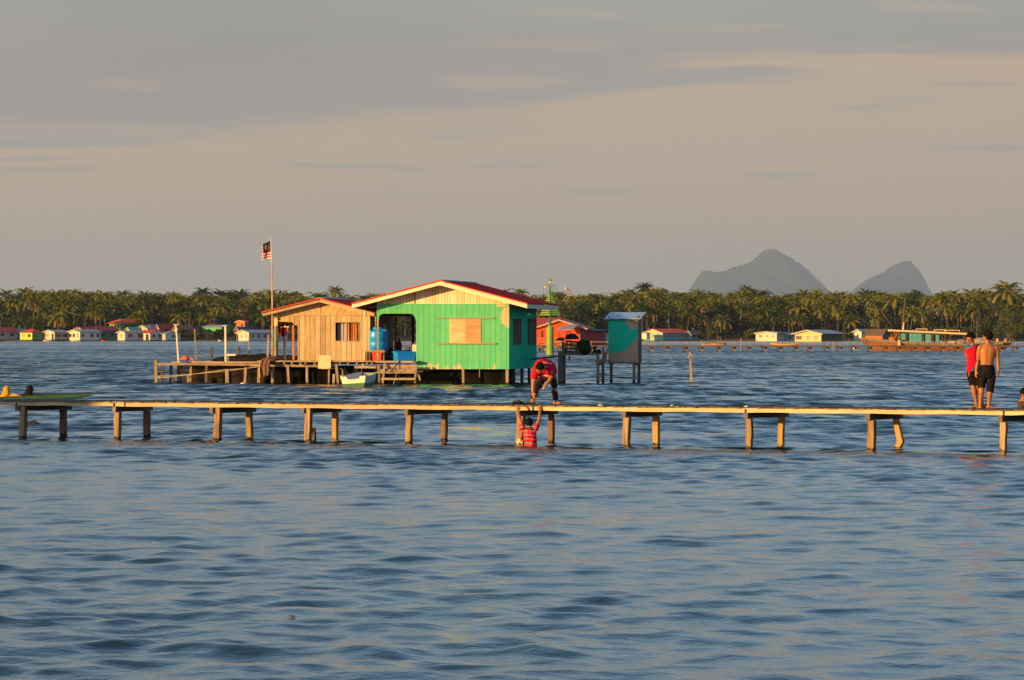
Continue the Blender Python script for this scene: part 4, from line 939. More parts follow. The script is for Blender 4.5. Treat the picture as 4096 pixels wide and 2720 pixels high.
# ---------------------------------------------------------------- platform
ZD = G.lz(1443.5, -.45)           # deck top
def platform():
    x0, xm, x1 = G.lx(619), G.lx(1040), XW
    root = thing('platform', 'long weathered wooden platform on crooked posts under the brown house and porch', 'platform', G.world(x0, 0, 0), G.rz)
    off = -x0
    def X(px, ly=0.0): return G.lx(px, ly)+off
    r = random.Random(5); m = MB(); y0, y1 = -.45, 9.0
    x = xm+off
    while x < x1+off+.02:       # deck planks run front to back
        w = r.uniform(.13, .17)
        m.box(x, x+w-.012, y0+r.uniform(-.04, .04), y1+r.uniform(-.1, .1), ZD-.04, ZD+r.uniform(-.006, .006)); x += w
    m.build('deck', OLDY, root)
    m = MB()
    m.box(xm+off, x1+off, y0-.04, y0-.002, ZD-.055, ZD-.006)
    m.build('edge_board', OLDX, root)
    MB().box(XW+off-1.72, XW+off-.02, y0-.085, y0-.043, ZD-.085, ZD-.012).build('edge_board', OLDX, root)
    # front beams at two heights
    a, c = G.lz(1461.5), G.lz(1453.5)
    MB().hexa([(0, -.1, a), (X(1010), -.1, a-.03), (X(1010), .02, a-.03), (0, .02, a)], [(0, -.1, c), (X(1010), -.1, c+.0), (X(1010), .02, c+.0), (0, .02, c)]).build('beam', OLDX, root)
    MB().hexa([(X(1000), -.13, G.lz(1467)), (X(1340), -.13, G.lz(1470)), (X(1340), -.02, G.lz(1470)), (X(1000), -.02, G.lz(1467))], [(X(1000), -.13, G.lz(1456)), (X(1340), -.13, G.lz(1459)), (X(1340), -.02, G.lz(1459)), (X(1000), -.02, G.lz(1456))]).build('beam', OLDX, root)
    MB().box(X(1423), X(1508), -.30, -.22, G.lz(1474), G.lz(1464)).build('beam', OLDX, root)
    MB().box(X(1290), X(1374), -.22, -.14, G.lz(1478), G.lz(1474)).build('beam', OLDX, root)
    m = MB()                                     # joist ends between deck and beam
    for px in (1045, 1080, 1112, 1140, 1170, 1205, 1225, 1262, 1290, 1318, 1362, 1395, 1430, 1470, 1490):
        xx = X(px); m.box(xx, xx+.08, -.38, 8.8, ZD-.16, ZD-.042)
    m.build('joist', OLDY, root)
    m = MB()
    for px in (640, 700, 760, 820, 880, 940, 1000): xx = X(px); m.box(xx, xx+.08, .03, 6.2, a+.02, c-.01)
    m.build('joist', OLDY, root)
    MB().box(.05, X(1040), 6.1, 6.2, a+.02, c+.03).build('beam', OLDX, root)
    m = MB()
    for ly, p0, p1, dz in ((.35, 715, 885, .10), (.9, 730, 960, .085), (2.2, 640, 1040, .07), (3.6, 690, 1040, .07), (5.2, 630, 900, .07), (.2, 950, 1060, .09), (4.4, 800, 1040, .085)):
        m.hexa([(X(p0), ly, c), (X(p1), ly+.1, c), (X(p1), ly+.32, c), (X(p0), ly+.2, c)], [(X(p0), ly, c+.035+dz*.3), (X(p1), ly+.1, c+.035+dz*.3), (X(p1), ly+.32, c+.035+dz*.3), (X(p0), ly+.2, c+.035+dz*.3)])
    m.build('loose_boards', OLDX, root)
    m = MB(); m.hexa([(X(985), -.2, c), (X(1042), -.4, ZD-.06), (X(1042), -.2, ZD-.06), (X(985), 0, c)], [(X(985), -.2, c+.03), (X(1042), -.4, ZD-.03), (X(1042), -.2, ZD-.03), (X(985), 0, c+.03)]); m.build('ramp_board', OLDX, root)
    # posts: top column, foot column, width, depth, top row, timber
    D_ = DARKT  # dark timber also carries the under-deck shade of the rear posts
    for pt_, pb, w, ly, ty, mt in ((624, 625.5, .13, -.04, 1441, OLD), (684, 685, .12, .5, 1461, D_), (722, 721, .11, 1.6, 1461, D_), (753, 751, .09, -.25, 1500, OLD), (764, 760, .085, .25, 1462, OLD), (798, 797, .11, 1.4, 1470, D_), (826, 824, .11, -.04, 1461, D_), (858, 857, .10, 2.6, 1462, D_),
            (692, 694, .11, -1.2, 1508, D_), (908, 910, .145, -2.2, 1476, OLD), (983, 978, .10, -1.0, 1469, OLD), (998, 999, .11, 1.2, 1462, D_), (1037, 1034, .11, -.02, 1462, OLD), (1094, 1087, .105, -.2, 1469, OLD), (1151, 1157, .105, -.2, 1464, OLD), (1228, 1229, .10, -.05, 1464, OLD), (1297, 1295, .10, 1.2, 1470, D_), (1316, 1316, .075, -.1, 1472, OLD), (1336, 1333, .10, -.9, 1496, OLD), (1345, 1355, .105, -.5, 1455, OLD), (1371, 1371, .06, -.15, 1477, OLD),
            (1428, 1427, .10, .6, 1473, OLD), (1405, 1405, .10, 2.4, 1466, D_), (1460, 1461, .12, 2.0, 1466, D_), (1490, 1488, .10, 1.0, 1474, D_), (1110, 1112, .10, 2.4, 1466, D_), (1190, 1190, .10, 2.6, 1466, D_), (1260, 1262, .11, 3.0, 1466, D_), (1600, 1600, .11, 3.0, 1456, D_), (1630, 1632, .11, 5.0, 1456, D_), (650, 652, .10, 5.9, 1455, D_), (760, 758, .10, 6.0, 1455, D_), (880, 880, .10, 6.0, 1455, D_), (1000, 1001, .10, 6.0, 1455, D_)):
        xt, zt_ = G.pt(pt_, ty, ly); xb = G.lx(pb, ly)
        MB().bar((xb+off + (xb-xt)*.5, ly, -.8), (xt+off, ly, zt_), w*1.05, w).build('post', mt, root)
    xt, zt_ = G.pt(632, 1492, .1); xb, zb_ = G.pt(664, 1535, .1); MB().bar((xt+off, .1, zt_), (xb+off, .1, zb_), .06, .07).build('brace', D_, root)
    # landing and steps in front of the porch
    st = [(1508, 1662, 1459.5, 1475, -.60, .04), (1522, 1672, 1477, 1486, -.78, .05), (1507, 1657, 1485.5, 1494, -.92, .10), (1524.5, 1662.5, 1511.6, 1520, -1.35, .16)]
    for a_, c_, ya, yb_, ly, dp in st:
        q, q2 = G.pt(a_, yb_, ly), G.pt(c_, ya, ly); MB().box(q[0]+off, q2[0]+off, ly, ly+dp, q[1], q2[1]).build('step', OLDX, root)
    for xa, ya, xb_, yb_, ly in ((1540, 1454, 1527, 1538, -1.15), (1666, 1458, 1656, 1538, -1.15)):
        q, q2 = G.pt(xa, ya, ly+.5), G.pt(xb_, yb_, ly-.25); d_ = (q2[0]-q[0])*.5
        MB().bar((q[0]+off, ly+.45, q[1]), (q2[0]+off+d_, ly-.3, -.45), .09, .07).build('stringer', OLD, root)
    q, q2 = G.pt(1517, 1458, -.72), G.pt(1517.5, 1536, -.72); MB().bar((q[0]+off, -.72, q[1]), (q2[0]+off, -.72, -.7), .10, .10).build('post', GREYT, root)
    q, q2 = G.pt(1668, 1480, -.6), G.pt(1682, 1524, -.6); MB().bar((q[0]+off, -.6, q[1]), (q2[0]+off, -.6, q2[1]), .07, .08).build('brace', OLD, root)
    q = G.pt(1684, 1489, -.3); MB().box(q[0]+off-.1, q[0]+off+.1, -.33, -.28, q[1], q[1]+.06).build('board', OLDX, root)
    q = G.pt(1446, 1464, -.28); MB().box(q[0]+off, q[0]+off+.12, -.29, -.20, q[1], q[1]+.11).build('wood_block', OLDX, root)
    return root
platform()
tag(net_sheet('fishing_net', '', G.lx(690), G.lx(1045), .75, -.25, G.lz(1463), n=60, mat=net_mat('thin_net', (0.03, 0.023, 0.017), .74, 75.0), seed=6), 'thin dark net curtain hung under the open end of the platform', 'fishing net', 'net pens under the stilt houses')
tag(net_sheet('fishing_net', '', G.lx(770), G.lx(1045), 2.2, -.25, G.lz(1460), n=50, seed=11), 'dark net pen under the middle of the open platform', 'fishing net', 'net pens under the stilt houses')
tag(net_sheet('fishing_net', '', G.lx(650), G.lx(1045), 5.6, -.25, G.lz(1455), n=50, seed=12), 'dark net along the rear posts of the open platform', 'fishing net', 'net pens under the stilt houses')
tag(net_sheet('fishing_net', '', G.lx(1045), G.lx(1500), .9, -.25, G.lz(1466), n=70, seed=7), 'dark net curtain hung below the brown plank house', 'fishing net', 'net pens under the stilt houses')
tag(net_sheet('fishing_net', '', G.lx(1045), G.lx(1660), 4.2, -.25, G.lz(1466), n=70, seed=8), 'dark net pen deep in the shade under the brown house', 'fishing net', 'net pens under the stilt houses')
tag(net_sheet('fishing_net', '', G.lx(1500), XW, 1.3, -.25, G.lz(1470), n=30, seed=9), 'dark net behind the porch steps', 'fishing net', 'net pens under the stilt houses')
# ---------------------------------------------------------------- poles standing on the platform
def pole(name, label, xt, yt, xb, yb, ly, w0, w1, mat, group='poles standing on the platform', extra=None, rnd_=False, parts=False):
    q, q2 = G.pt(xt, yt, ly), G.pt(xb, yb, ly); w_ = G.world(q2[0], ly, q2[1])
    root = thing(name, label, 'pole', w_, G.rz, group)
    top = (q[0]-q2[0], 0, q[1]-q2[1]); m = MB()
    if rnd_: m.tube([(0, 0, -.05), (top[0]*.5, 0, top[2]*.5), top], [w0/2, (w0+w1)/4, w1/2], 8)
    else: m.bar((0, 0, -.05), top, w0, w0, w1, w1)
    m.build('shaft', mat, root, smooth=False)
    if extra: extra(root, top)
    return root
ZP = ZD
def plate(root, top): MB().box(top[0]-.12, top[0]+.16, -.06, .06, top[2], top[2]+.025).build('top_plate', PALEW, root)
pole('white_pole', 'leaning white pole with a flat top plate at the left end of the platform', 703.5, 1299, 714, 1446, 2.0, .07, .055, PALEW, extra=plate)
def rags(root, top):
    m = MB(); r = random.Random(4); m.ball((top[0]-.03, 0, top[2]-.16), .10, 10, 8, (.8, .7, 2.1)); m.ball((top[0]+.03, .02, top[2]-.32), .08, 8, 6, (.7, .7, 1.5)); m.build('black_rag', plain('black_cloth', (.02, .02, .022), .9, .2), root, smooth=True)
pole('thin_pole', 'thin brown pole topped with a black rag', 777, 1284, 785, 1440, 3.0, .06, .05, OLD, extra=rags)
pole('mooring_post', 'short brown post between the rag pole and the white pole with a side arm', 846.5, 1388, 848, 1443, 4.5, .085, .08, DARKT)
def arm(root, top):
    z = top[2]; MB().box(top[0]+.05, top[0]+.47, -.03, .03, z-1.32, z-1.24).build('side_arm', PALEW, root)
    MB().box(top[0]-.11, top[0]+.07, -.07, .07, z, z+.035).build('top_plate', PALEW, root); MB().bar((.09, .04, -.05), (.09, .04, .36), .10, .08).build('foot_block', OLD, root)
pole('white_pole', 'thick white pole with a short side arm in the middle of the platform', 901.5, 1305, 903, 1446, 1.2, .085, .075, PALEW, extra=arm)
pole('mooring_post', 'dark short post right of the thick white pole', 956, 1388, 956.5, 1440, 4.5, .10, .095, DARKT)
def thick(root, top): MB().bar((0, 0, -.05), (.0, 0, .45), .10, .10, .09, .09).build('foot_block', DARKT, root)
pole('thin_pole', 'thin stick fixed to a thicker brown stump on the platform', 995.5, 1341, 996, 1440, 4.0, .035, .03, OLD, extra=thick)
pole('mooring_post', 'lowest stump on the platform, near the net pile', 1034, 1421, 1036, 1441, 4.5, .10, .08, DARKT)
pole('thin_pole', 'slanting grey pole just left of the flagpole', 1075.5, 1339, 1070, 1438, 2.2, .085, .075, OLD)
# ---------------------------------------------------------------- flag
def flag_mat():
    m = bpy.data.materials.new('flag_cloth'); b = NB(m); uv = b.n('ShaderNodeUVMap').outputs[0]; u, v, _ = b.xyz(uv)
    s = b.m('FLOOR', b.m('MULTIPLY', v, 14.0)); odd = b.m('MODULO', s, 2.0)
    c = b.mix(odd, (0.78, 0.74, 0.70), (0.62, 0.03, 0.04))
    can = b.m('MULTIPLY', b.m('LESS_THAN', u, .5), b.m('GREATER_THAN', v, 6/14))
    c = b.mix(can, c, (0.022, 0.025, 0.10))
    X = b.m('MULTIPLY', u, 2.0)
    def disc(cx, cy, r): return b.m('LESS_THAN', b.m('SQRT', b.m('ADD', b.m('POWER', b.m('SUBTRACT', X, cx), 2.0), b.m('POWER', b.m('SUBTRACT', v, cy), 2.0))), r)
    cr = b.m('MULTIPLY', disc(.40, .71, .225), b.m('SUBTRACT', 1.0, disc(.485, .71, .20)))
    ang = b.m('ARCTAN2', b.m('SUBTRACT', v, .71), b.m('SUBTRACT', X, .64)); rad = b.m('SQRT', b.m('ADD', b.m('POWER', b.m('SUBTRACT', X, .64), 2.0), b.m('POWER', b.m('SUBTRACT', v, .71), 2.0)))
    st = b.m('LESS_THAN', rad, b.m('MULTIPLY_ADD', b.m('COSINE', b.m('MULTIPLY', ang, 14.0)), .045, .125))
    c = b.mix(b.m('MAXIMUM', cr, st), c, (0.72, 0.46, 0.03))
    d = b.pbr(c, .8, spec=.1); t = b.n('ShaderNodeBsdfTranslucent', ins={'Color': c}); mx = b.n('ShaderNodeMixShader', ins={0: .25}); b.L.new(d.outputs[0], mx.inputs[1]); b.L.new(t.outputs[0], mx.inputs[2]); b.out(mx); return m
def flagpole():
    ly = .9; foot, top = G.pt(1090, 1444, ly), G.pt(1082.5, 956, ly); mid = G.pt(1088.7, 1075, ly)
    root = thing('flagpole', 'tall thin bamboo flagpole flying a striped national flag', 'flagpole', G.world(foot[0], ly, foot[1]), G.rz)
    dx, dz = top[0]-foot[0], top[1]-foot[1]; mx_, mz = mid[0]-foot[0], mid[1]-foot[1]
    MB().tube([(0, 0, -.05), (mx_*.5, 0, mz*.5), (mx_, 0, mz)], [.042, .036, .028], 8).build('pole', wood('bamboo', (0.42, 0.24, 0.12), (0.66, 0.42, 0.24), 'z', 6.0), root, smooth=True)
    MB().tube([(mx_, 0, mz-.05), (dx, 0, dz)], [.022, .018], 8).build('pole_tip', PALEW, root, smooth=True)
    # cloth hanging from its hoist: the fly end has dropped and folded back
    hz0, hz1 = dz-.06, G.lz(1031, ly)-foot[1]; nu, nv = 40, 42; vs = []; fs = []; uvs = []
    for j in range(nv+1):
        v = j/nv; hz = hz1+(hz0-hz1)*v; hx = mx_+(dx-mx_)*(hz-mz)/(dz-mz)
        for i in range(nu+1):
            u = i/nu
            # along the fly the cloth first goes left, then folds towards and away from the viewer
            ux = -.36*min(u/.52, 1.0) - .05*max(0, (u-.52)/.48)*(1 if v < .55 else .2) - .03*math.sin(u*9+v*2)
            yy = .06*math.sin(u*8.5+v*1.5) + .30*max(0, u-.5)
            drop = -.17*min(u/.52, 1)*(.25+.75*v) - .30*max(0, (u-.52)/.48)*(.35+.3*v)
            vs.append((hx+ux - .07*(1-v)*min(u/.52, 1), yy, hz+drop)); uvs.append((u, v))
    for j in range(nv):
        for i in range(nu): a = j*(nu+1)+i; fs.append((a, a+1, a+nu+2, a+nu+1))
    m = MB(); m.add(vs, fs); o = m.build('flag', flag_mat(), root, smooth=True, fixn=False)
    ul = o.data.uv_layers.new(name='uv')
    for l in o.data.loops: ul.data[l.index].uv = uvs[l.vertex_index]
flagpole()
# ---------------------------------------------------------------- nets, floats, ropes on the platform
def heap(name, label, cat, pos, rz, sx, sy, sz, mat, seed, group=None, n=26, rough=.22, drape=None):
    """a soft irregular pile resting at pos"""
    r = random.Random(seed); vs = []; fs = []; nu, nv = n, max(6, n//3)
    ph = [(r.uniform(1, 7), r.uniform(0, 6.28), r.uniform(.3, 1)) for _ in range(8)]
    for j in range(nv+1):
        t = j/nv*math.pi/2
        for k in range(nu):
            a = 2*math.pi*k/nu; w = 1 + rough*sum(am*math.sin(round(f)*a+p+t*f) for f, p, am in ph)/3 + r.uniform(-.05, .05)
            vs.append((sx*math.cos(t)*math.cos(a)*w, sy*math.cos(t)*math.sin(a)*w, sz*math.sin(t)*(w if j < nv else 1)))
    for j in range(nv):
        for k in range(nu): k2 = (k+1) % nu; fs.append((j*nu+k, j*nu+k2, (j+1)*nu+k2, (j+1)*nu+k))
    fs.append(tuple(range(nu-1, -1, -1)))
    o = MB().add(vs, fs).build(name, mat, smooth=True); o.location = pos; o.rotation_euler = (0, 0, rz)
    return tag(o, label, cat, group)
BROWNNET = plain('brown_net', (0.20, 0.105, 0.075), .95, .6, 20, .05, 0, .02); BLACKNET = plain('black_net', (0.022, 0.02, 0.02), .95, .5, 16, .05, 0, .03); GREENNET = plain('green_black_net', (0.016, 0.03, 0.02), .95, .6, 14, .05, 0, .05)
def on(px, ly, z=None): w_ = G.world(G.lx(px, ly), ly, ZD if z is None else z); return w_
heap('fishing_net', 'long low heap of black net on the platform left of the brown house', 'fishing net', on(1010, 4.2, ZD-.06), G.rz, 1.9, 1.0, .30, BLACKNET, 3, 'net heaps')
heap('fishing_net', 'small black net heap behind the veranda posts', 'fishing net', on(1158, 4.5), G.rz, .75, .6, .2, BLACKNET, 4, 'net heaps')
def drape_net():
    r = random.Random(8); vs = []; fs = []; n = 22; rows_ = 14; x0 = G.lx(1066, -.55)
    for j in range(rows_+1):
        t = j/rows_
        for i in range(n+1):
            u = i/n; w_ = .30*(1-.45*t)*(1.25 if t < .25 else 1)
            if t < .3: p = (x0 + (u-.3)*w_*2.3, -.2-.4*t/.3 + .5*(1-t/.3), ZD+.05 + .10*math.sin(u*3.1)*(1-t*2) + r.uniform(-.012, .012))
            else: p = (x0 - .05*(t-.3) + (u-.5)*w_*1.6 + .03*math.sin(t*9), -.62 - .05*math.sin(u*14+t*3)*(.5+t), ZD+.05 - (t-.3)/.7*.86*(.72+.28*math.sin(math.pi*u)) )
            vs.append(p)
    for j in range(rows_):
        for i in range(n): a = j*(n+1)+i; fs.append((a, a+1, a+n+2, a+n+1))
    o = MB().add(vs, fs).build('fishing_net', BROWNNET, smooth=True, fixn=False); o.location = G.o; o.rotation_euler = (0, 0, G.rz)
    s = o.modifiers.new('thickness', 'SOLIDIFY'); s.thickness = .05
    tag(o, 'brown fishing net slung over the platform edge beside the flagpole', 'fishing net')
drape_net()
ROPE = plain('pale_rope', (.50, .42, .28), .9, .3, 30)
def rope(label, pts, rad, sag=0.0, mat=ROPE, cat='rope', name='rope', group=None):
    """pts in G axes (lx, ly, z)"""
    w_ = [G.world(*p) for p in pts]; out = []
    for a, c in zip(w_, w_[1:]):
        for k in range(9): t = k/9; q = a.lerp(c, t); q.z -= sag*4*t*(1-t); out.append(q)
    out.append(w_[-1]); base = out[0].copy()
    o = MB().tube([q-base for q in out], rad, 6).build(name, mat, smooth=True); o.location = base
    return tag(o, label, cat, group)
def gp(px, py, ly): q = G.pt(px, py, ly); return (q[0], ly, q[1])
rope('upper of the two pale ropes strung along the left platform posts', [gp(628, 1505, -.15), gp(1030, 1467, -.15)], .014, .06, group='mooring ropes')
rope('lower of the two pale ropes strung along the left platform posts', [gp(628, 1512, -.16), gp(900, 1478, -.16), gp(1040, 1466, -.16)], .014, .03, group='mooring ropes')
rope('short pale rope end hanging beside the draped brown net', [gp(1040, 1455, -.16), gp(1038, 1480, -.17), gp(1041, 1510, -.17)], .02, 0)
rope('rope hanging in a loose line over the porch steps', [gp(1596, 1460, -1.0), gp(1590, 1490, -1.1), gp(1580, 1515, -1.5), gp(1573, 1540, -1.5)], .012, 0)
rope('dark hose hanging in a loop under the platform near the skiff', [gp(1376, 1462, -.25), gp(1385, 1490, -.3), gp(1402, 1499, -.3), gp(1417, 1490, -.3), gp(1421, 1465, -.25)], .014, 0, plain('dark_hose', (.05, .04, .03), .7), 'hose', 'hose')
rope('thin mooring line from the platform down to the white and green skiff', [gp(1447, 1474, -.32), gp(1446, 1496, -1.2)], .010, 0)
o = MB().bar((0, 0, 0), Vector(gp(1560, 1491, -1.05)) - Vector(gp(1602, 1441, -.5)), .035, .035).build('stick', plain('black_stick', (.025, .02, .018), .7)); o.location = G.world(*gp(1602, 1441, -.5)); o.rotation_euler = (0, 0, G.rz); tag(o, 'black stick leaning across the porch steps', 'stick')
def on_thing(name, label, cat, px, ly, z=None, group=None): return thing(name, label, cat, on(px, ly, z), G.rz, group)
t = on_thing('float_ball', 'orange buoy with straps on the left end of the platform', 'buoy', 743, 1.0, G.lz(1446, 1.0))
MB().ball((0, 0, .13), .15, 14, 10, (1.15, 1, .85)).build('ball', plain('orange_plastic', (.70, .13, .02), .5, .15), t, smooth=True)
MB().tube([(-.40, 0, -.02), (-.2, 0, .10), (-.08, -.05, .22)], .025, 6).tube([(.14, 0, .16), (.30, 0, .09), (.46, .0, -.02)], .03, 6).build('strap', plain('orange_strap', (.55, .25, .10), .8, .2), t, smooth=True)
t = on_thing('blue_tarp', 'folded blue plastic sheet under the orange buoy', 'tarp', 741, .3, G.lz(1455, .3))
MB().hexa([(-.17, -.2, 0), (.2, -.2, -.03), (.24, .15, -.03), (-.15, .15, 0)], [(-.10, -.12, .16), (.05, -.12, .12), (.10, .12, .10), (-.08, .12, .15)]).build('sheet', plain('blue_tarp_sheet', (.05, .12, .28), .5, .2), t)
t = on_thing('float_ring', 'pale float at the foot of the front pale post', 'float', 976, -1.3, -.02); MB().lathe([(.02, 0), (.16, 0), (.17, .05), (.10, .08), (.02, .08)], n=16).build('ring', PALEW, t, smooth=True)
o = MB().box(-.285, .285, 0, .025, 0, .585).build('plywood_sheet', wood('raw_ply', (0.64, 0.44, 0.22), (0.84, 0.62, 0.34), 'x', 3.0), bevel=.01); q = G.pt(1297.5, 1474.5, -.62); o.location = G.world(q[0], -.62, q[1]); o.rotation_euler = (R(-6), 0, G.rz); tag(o, 'square of bare plywood leaning on the platform edge below the brown house', 'board')
# ---------------------------------------------------------------- porch contents
BLUEP = plain('blue_plastic', (.005, .33, .92), .38, .08, 3, .5); BLUEL = plain('light_blue_plastic', (.02, .30, .80), .4, .1, 3, .5); REDP = plain('red_plastic', (.68, .055, .012), .45, .08, 3, .4); BLACKP = plain('black_plastic', (.02, .02, .02), .5, .1)
s_ = F/181.3; WM = .94
zt0, zt1, zt2 = G.lz(1400, .9), G.lz(1322, .9), G.lz(1309, .9)
t = on_thing('water_tank', 'big blue plastic water tank on a wooden stand in the porch', 'water tank', 1511.5, .95, zt0)
h1, h2 = zt1-zt0, zt2-zt0
MB().lathe([(.44, 0), (.465, .02), (.475, h1*.3), (.472, h1*.46), (.462, h1*.465), (.462, h1*.485), (.472, h1*.49), (.475, h1*.7), (.472, h1*.90), (.45, h1*.97), (.40, h1), (.31, h1+.02), (.295, h1+.03), (.29, h2-.02), (.28, h2), (.05, h2+.01)], n=40).build('body', BLUEP, t, smooth=True)
for a in (-.6, 2.6): MB().hexa([(.30*math.cos(a)-.06, .30*math.sin(a)-.04, h1), (.30*math.cos(a)+.06, .30*math.sin(a)-.04, h1), (.44*math.cos(a)+.06, .44*math.sin(a)+.04, h1-.05), (.44*math.cos(a)-.06, .44*math.sin(a)+.04, h1-.05)], [(.30*math.cos(a)-.05, .30*math.sin(a)-.04, h1+.05), (.30*math.cos(a)+.05, .30*math.sin(a)-.04, h1+.05), (.42*math.cos(a)+.05, .42*math.sin(a)+.04, h1+.05), (.42*math.cos(a)-.05, .42*math.sin(a)+.04, h1+.05)]).build('lug', BLUEL, t)
MB().tube([(-.02, -.46, .07), (-.02, -.53, .07)], .03, 8).build('tap', BLACKP, t)
t = on_thing('tank_stand', 'low wooden stand carrying the blue water tank', 'stand', 1509, .95)
hs = zt0-ZD-.004; MB().box(-.46, .42, -.46, .46, hs-.10, hs).build('top', OLDX, t)
for x_, y_ in ((-.42, -.42), (.36, -.42), (-.42, .38), (.36, .38)): MB().bar((x_, y_, 0), (x_, y_, hs-.102), .10, .08).build('leg', GREYT, t)
def bin_(name, label, px, ly, w, d_, h, mat, tap=.88, rim=True, cat='bin', z=None, rz=0.0, group=None, hollow=True):
    t = on_thing(name, label, cat, px, ly, z, group); t.rotation_euler = (0, 0, G.rz+rz); k = tap; e = .02
    m = MB(); o4 = [(-w/2, -d_/2), (w/2, -d_/2), (w/2, d_/2), (-w/2, d_/2)]
    vs = [(x*k, y*k, 0) for x, y in o4] + [(x, y, h) for x, y in o4] + [(x*.93, y*.93, h) for x, y in o4] + [(x*k*.9, y*k*.9, e) for x, y in o4]
    fs = [(3, 2, 1, 0)] + [(i, (i+1) % 4, 4+(i+1) % 4, 4+i) for i in range(4)] + [(4+i, 4+(i+1) % 4, 8+(i+1) % 4, 8+i) for i in range(4)] + [(8+i, 8+(i+1) % 4, 12+(i+1) % 4, 12+i) for i in range(4)] + [(12, 13, 14, 15)]
    m.add(vs, fs); m.build('body', mat, t, bevel=.012, fixn=False)
    if rim:
        m = MB(); g = .02
        m.box(-w/2-g, w/2+g, -d_/2-g, -d_/2-.001, h-.05, h+.01); m.box(-w/2-g, w/2+g, d_/2+.001, d_/2+g, h-.05, h+.01); m.box(-w/2-g, -w/2-.001, -d_/2, d_/2, h-.05, h+.01); m.box(w/2+.001, w/2+g, -d_/2, d_/2, h-.05, h+.01); m.build('rim', mat, t)
    return t
bin_('plastic_bin', 'orange red bin under the tank stand', 1510.5, .6, .42, .38, .345, REDP, .9, cat='bin')
bin_('plastic_bin', 'black bin under the right end of the tank stand', 1544, 1.5, .22, .3, .36, BLACKP, .9)
bin_('fish_tub', 'long blue fish tub at the porch edge', 1617, .25, .86, .62, .40, plain('tub_blue', (.006, .27, .90), .45, .1, 3, .4), .94, cat='tub', rz=R(28))
t = on_thing('wash_basin', 'round blue basin behind the fish tub', 'basin', 1592, 1.6); MB().lathe([(.22, 0), (.29, .40), (.33, .42), (.33, .46), (.29, .46), (.21, .06), (.01, .05)], n=26).build('bowl', BLUEL, t, smooth=True)
t = on_thing('gas_bottle', 'dark brown tall cylinder standing behind the basin', 'cylinder', 1596, 2.6); MB().lathe([(.11, 0), (.125, .02), (.125, .72), (.10, .82), (.045, .87), (.04, .92), (.01, .93)], n=18).build('body', wood('brown_cylinder', (.04, .022, .015), (.085, .045, .03), 'z', 5.0), t, smooth=True); MB().lathe([(.05, .932), (.055, .98), (.02, .985)], n=12).build('cap', BLACKP, t, smooth=True)
t = on_thing('jerrycan', 'white jerrycan on a red lid beside the green wall', 'jerrycan', 1660, 1.2, G.lz(1408, 1.2)+.002); MB().box(-.10, .12, -.12, .12, 0, .33).build('body', plain('white_can', (.82, .70, .44), .5, .06), t, bevel=.03); MB().tube([(-.05, 0, .33), (-.05, 0, .38)], .03, 8).build('cap', REDP, t)
t = on_thing('red_tray', 'flat red tray under the white jerrycan', 'tray', 1656, 1.2, G.lz(1412, 1.2)); MB().lathe([(.02, 0), (.21, 0), (.21, .03), (.02, .038)], n=20).build('disc', REDP, t)
bin_('crate', 'dark crate hidden behind the fish tub carrying the red tray', 1654, 1.25, .36, .36, G.lz(1412, 1.2)-ZD-.01, BLACKP, .95, False, cat='crate')
o = MB().prism([(-.12, 0), (.05, 0), (.13, -.02), (.05, .78), (-.10, .79)], 0, .03).build('white_board', plain('dull_white_board', (.52, .49, .46), .7, .1)); q = G.pt(1547, 1365, 2.5); o.location = G.world(q[0], 2.5, q[1]); o.rotation_euler = (R(-5), R(-6), G.rz); tag(o, 'tall white board leaning behind the blue water tank', 'board')
heap('black_bag', 'black plastic bag between the tank stand and the blue basin', 'bag', on(1561, 1.3), G.rz, .17, .2, .52, BLACKP, 12)
heap('black_bag', 'black bag on the porch floor behind the fish tub', 'bag', on(1632, 2.4, ZD), G.rz, .22, .2, .44, BLACKP, 13)
# gas lamp on the corner of the brown house and the pipe into the tank
q = G.pt(1473.5, 1268, .45); t = thing('hanging_lamp', 'lamp with a dark green cap and pale glass on the corner of the brown house', 'lamp', G.world(q[0], -.30, q[1]), G.rz)
MB().lathe([(.03, 0), (.065, .06), (.06, .15), (.045, .22), (.05, .29)], n=14).build('glass', plain('pale_glass', (.72, .62, .36), .2, .1, 4, .5), t, smooth=True)
MB().lathe([(.06, .292), (.085, .30), (.085, .42), (.05, .44), (.01, .44)], n=14).build('cap', plain('dark_green_metal', (.02, .07, .05), .5), t, smooth=True)
MB().tube([(0, 0, .44), (0, .05, .62)], .008, 5).build('hook', DARKT, t)
rope('thin pale pipe running down into the blue water tank', [gp(1502, 1262, .5), gp(1501.5, 1290, .5), gp(1503, 1302, .6), gp(1499, 1309, .9)], .014, 0, PALEW, 'pipe', 'water_pipe')
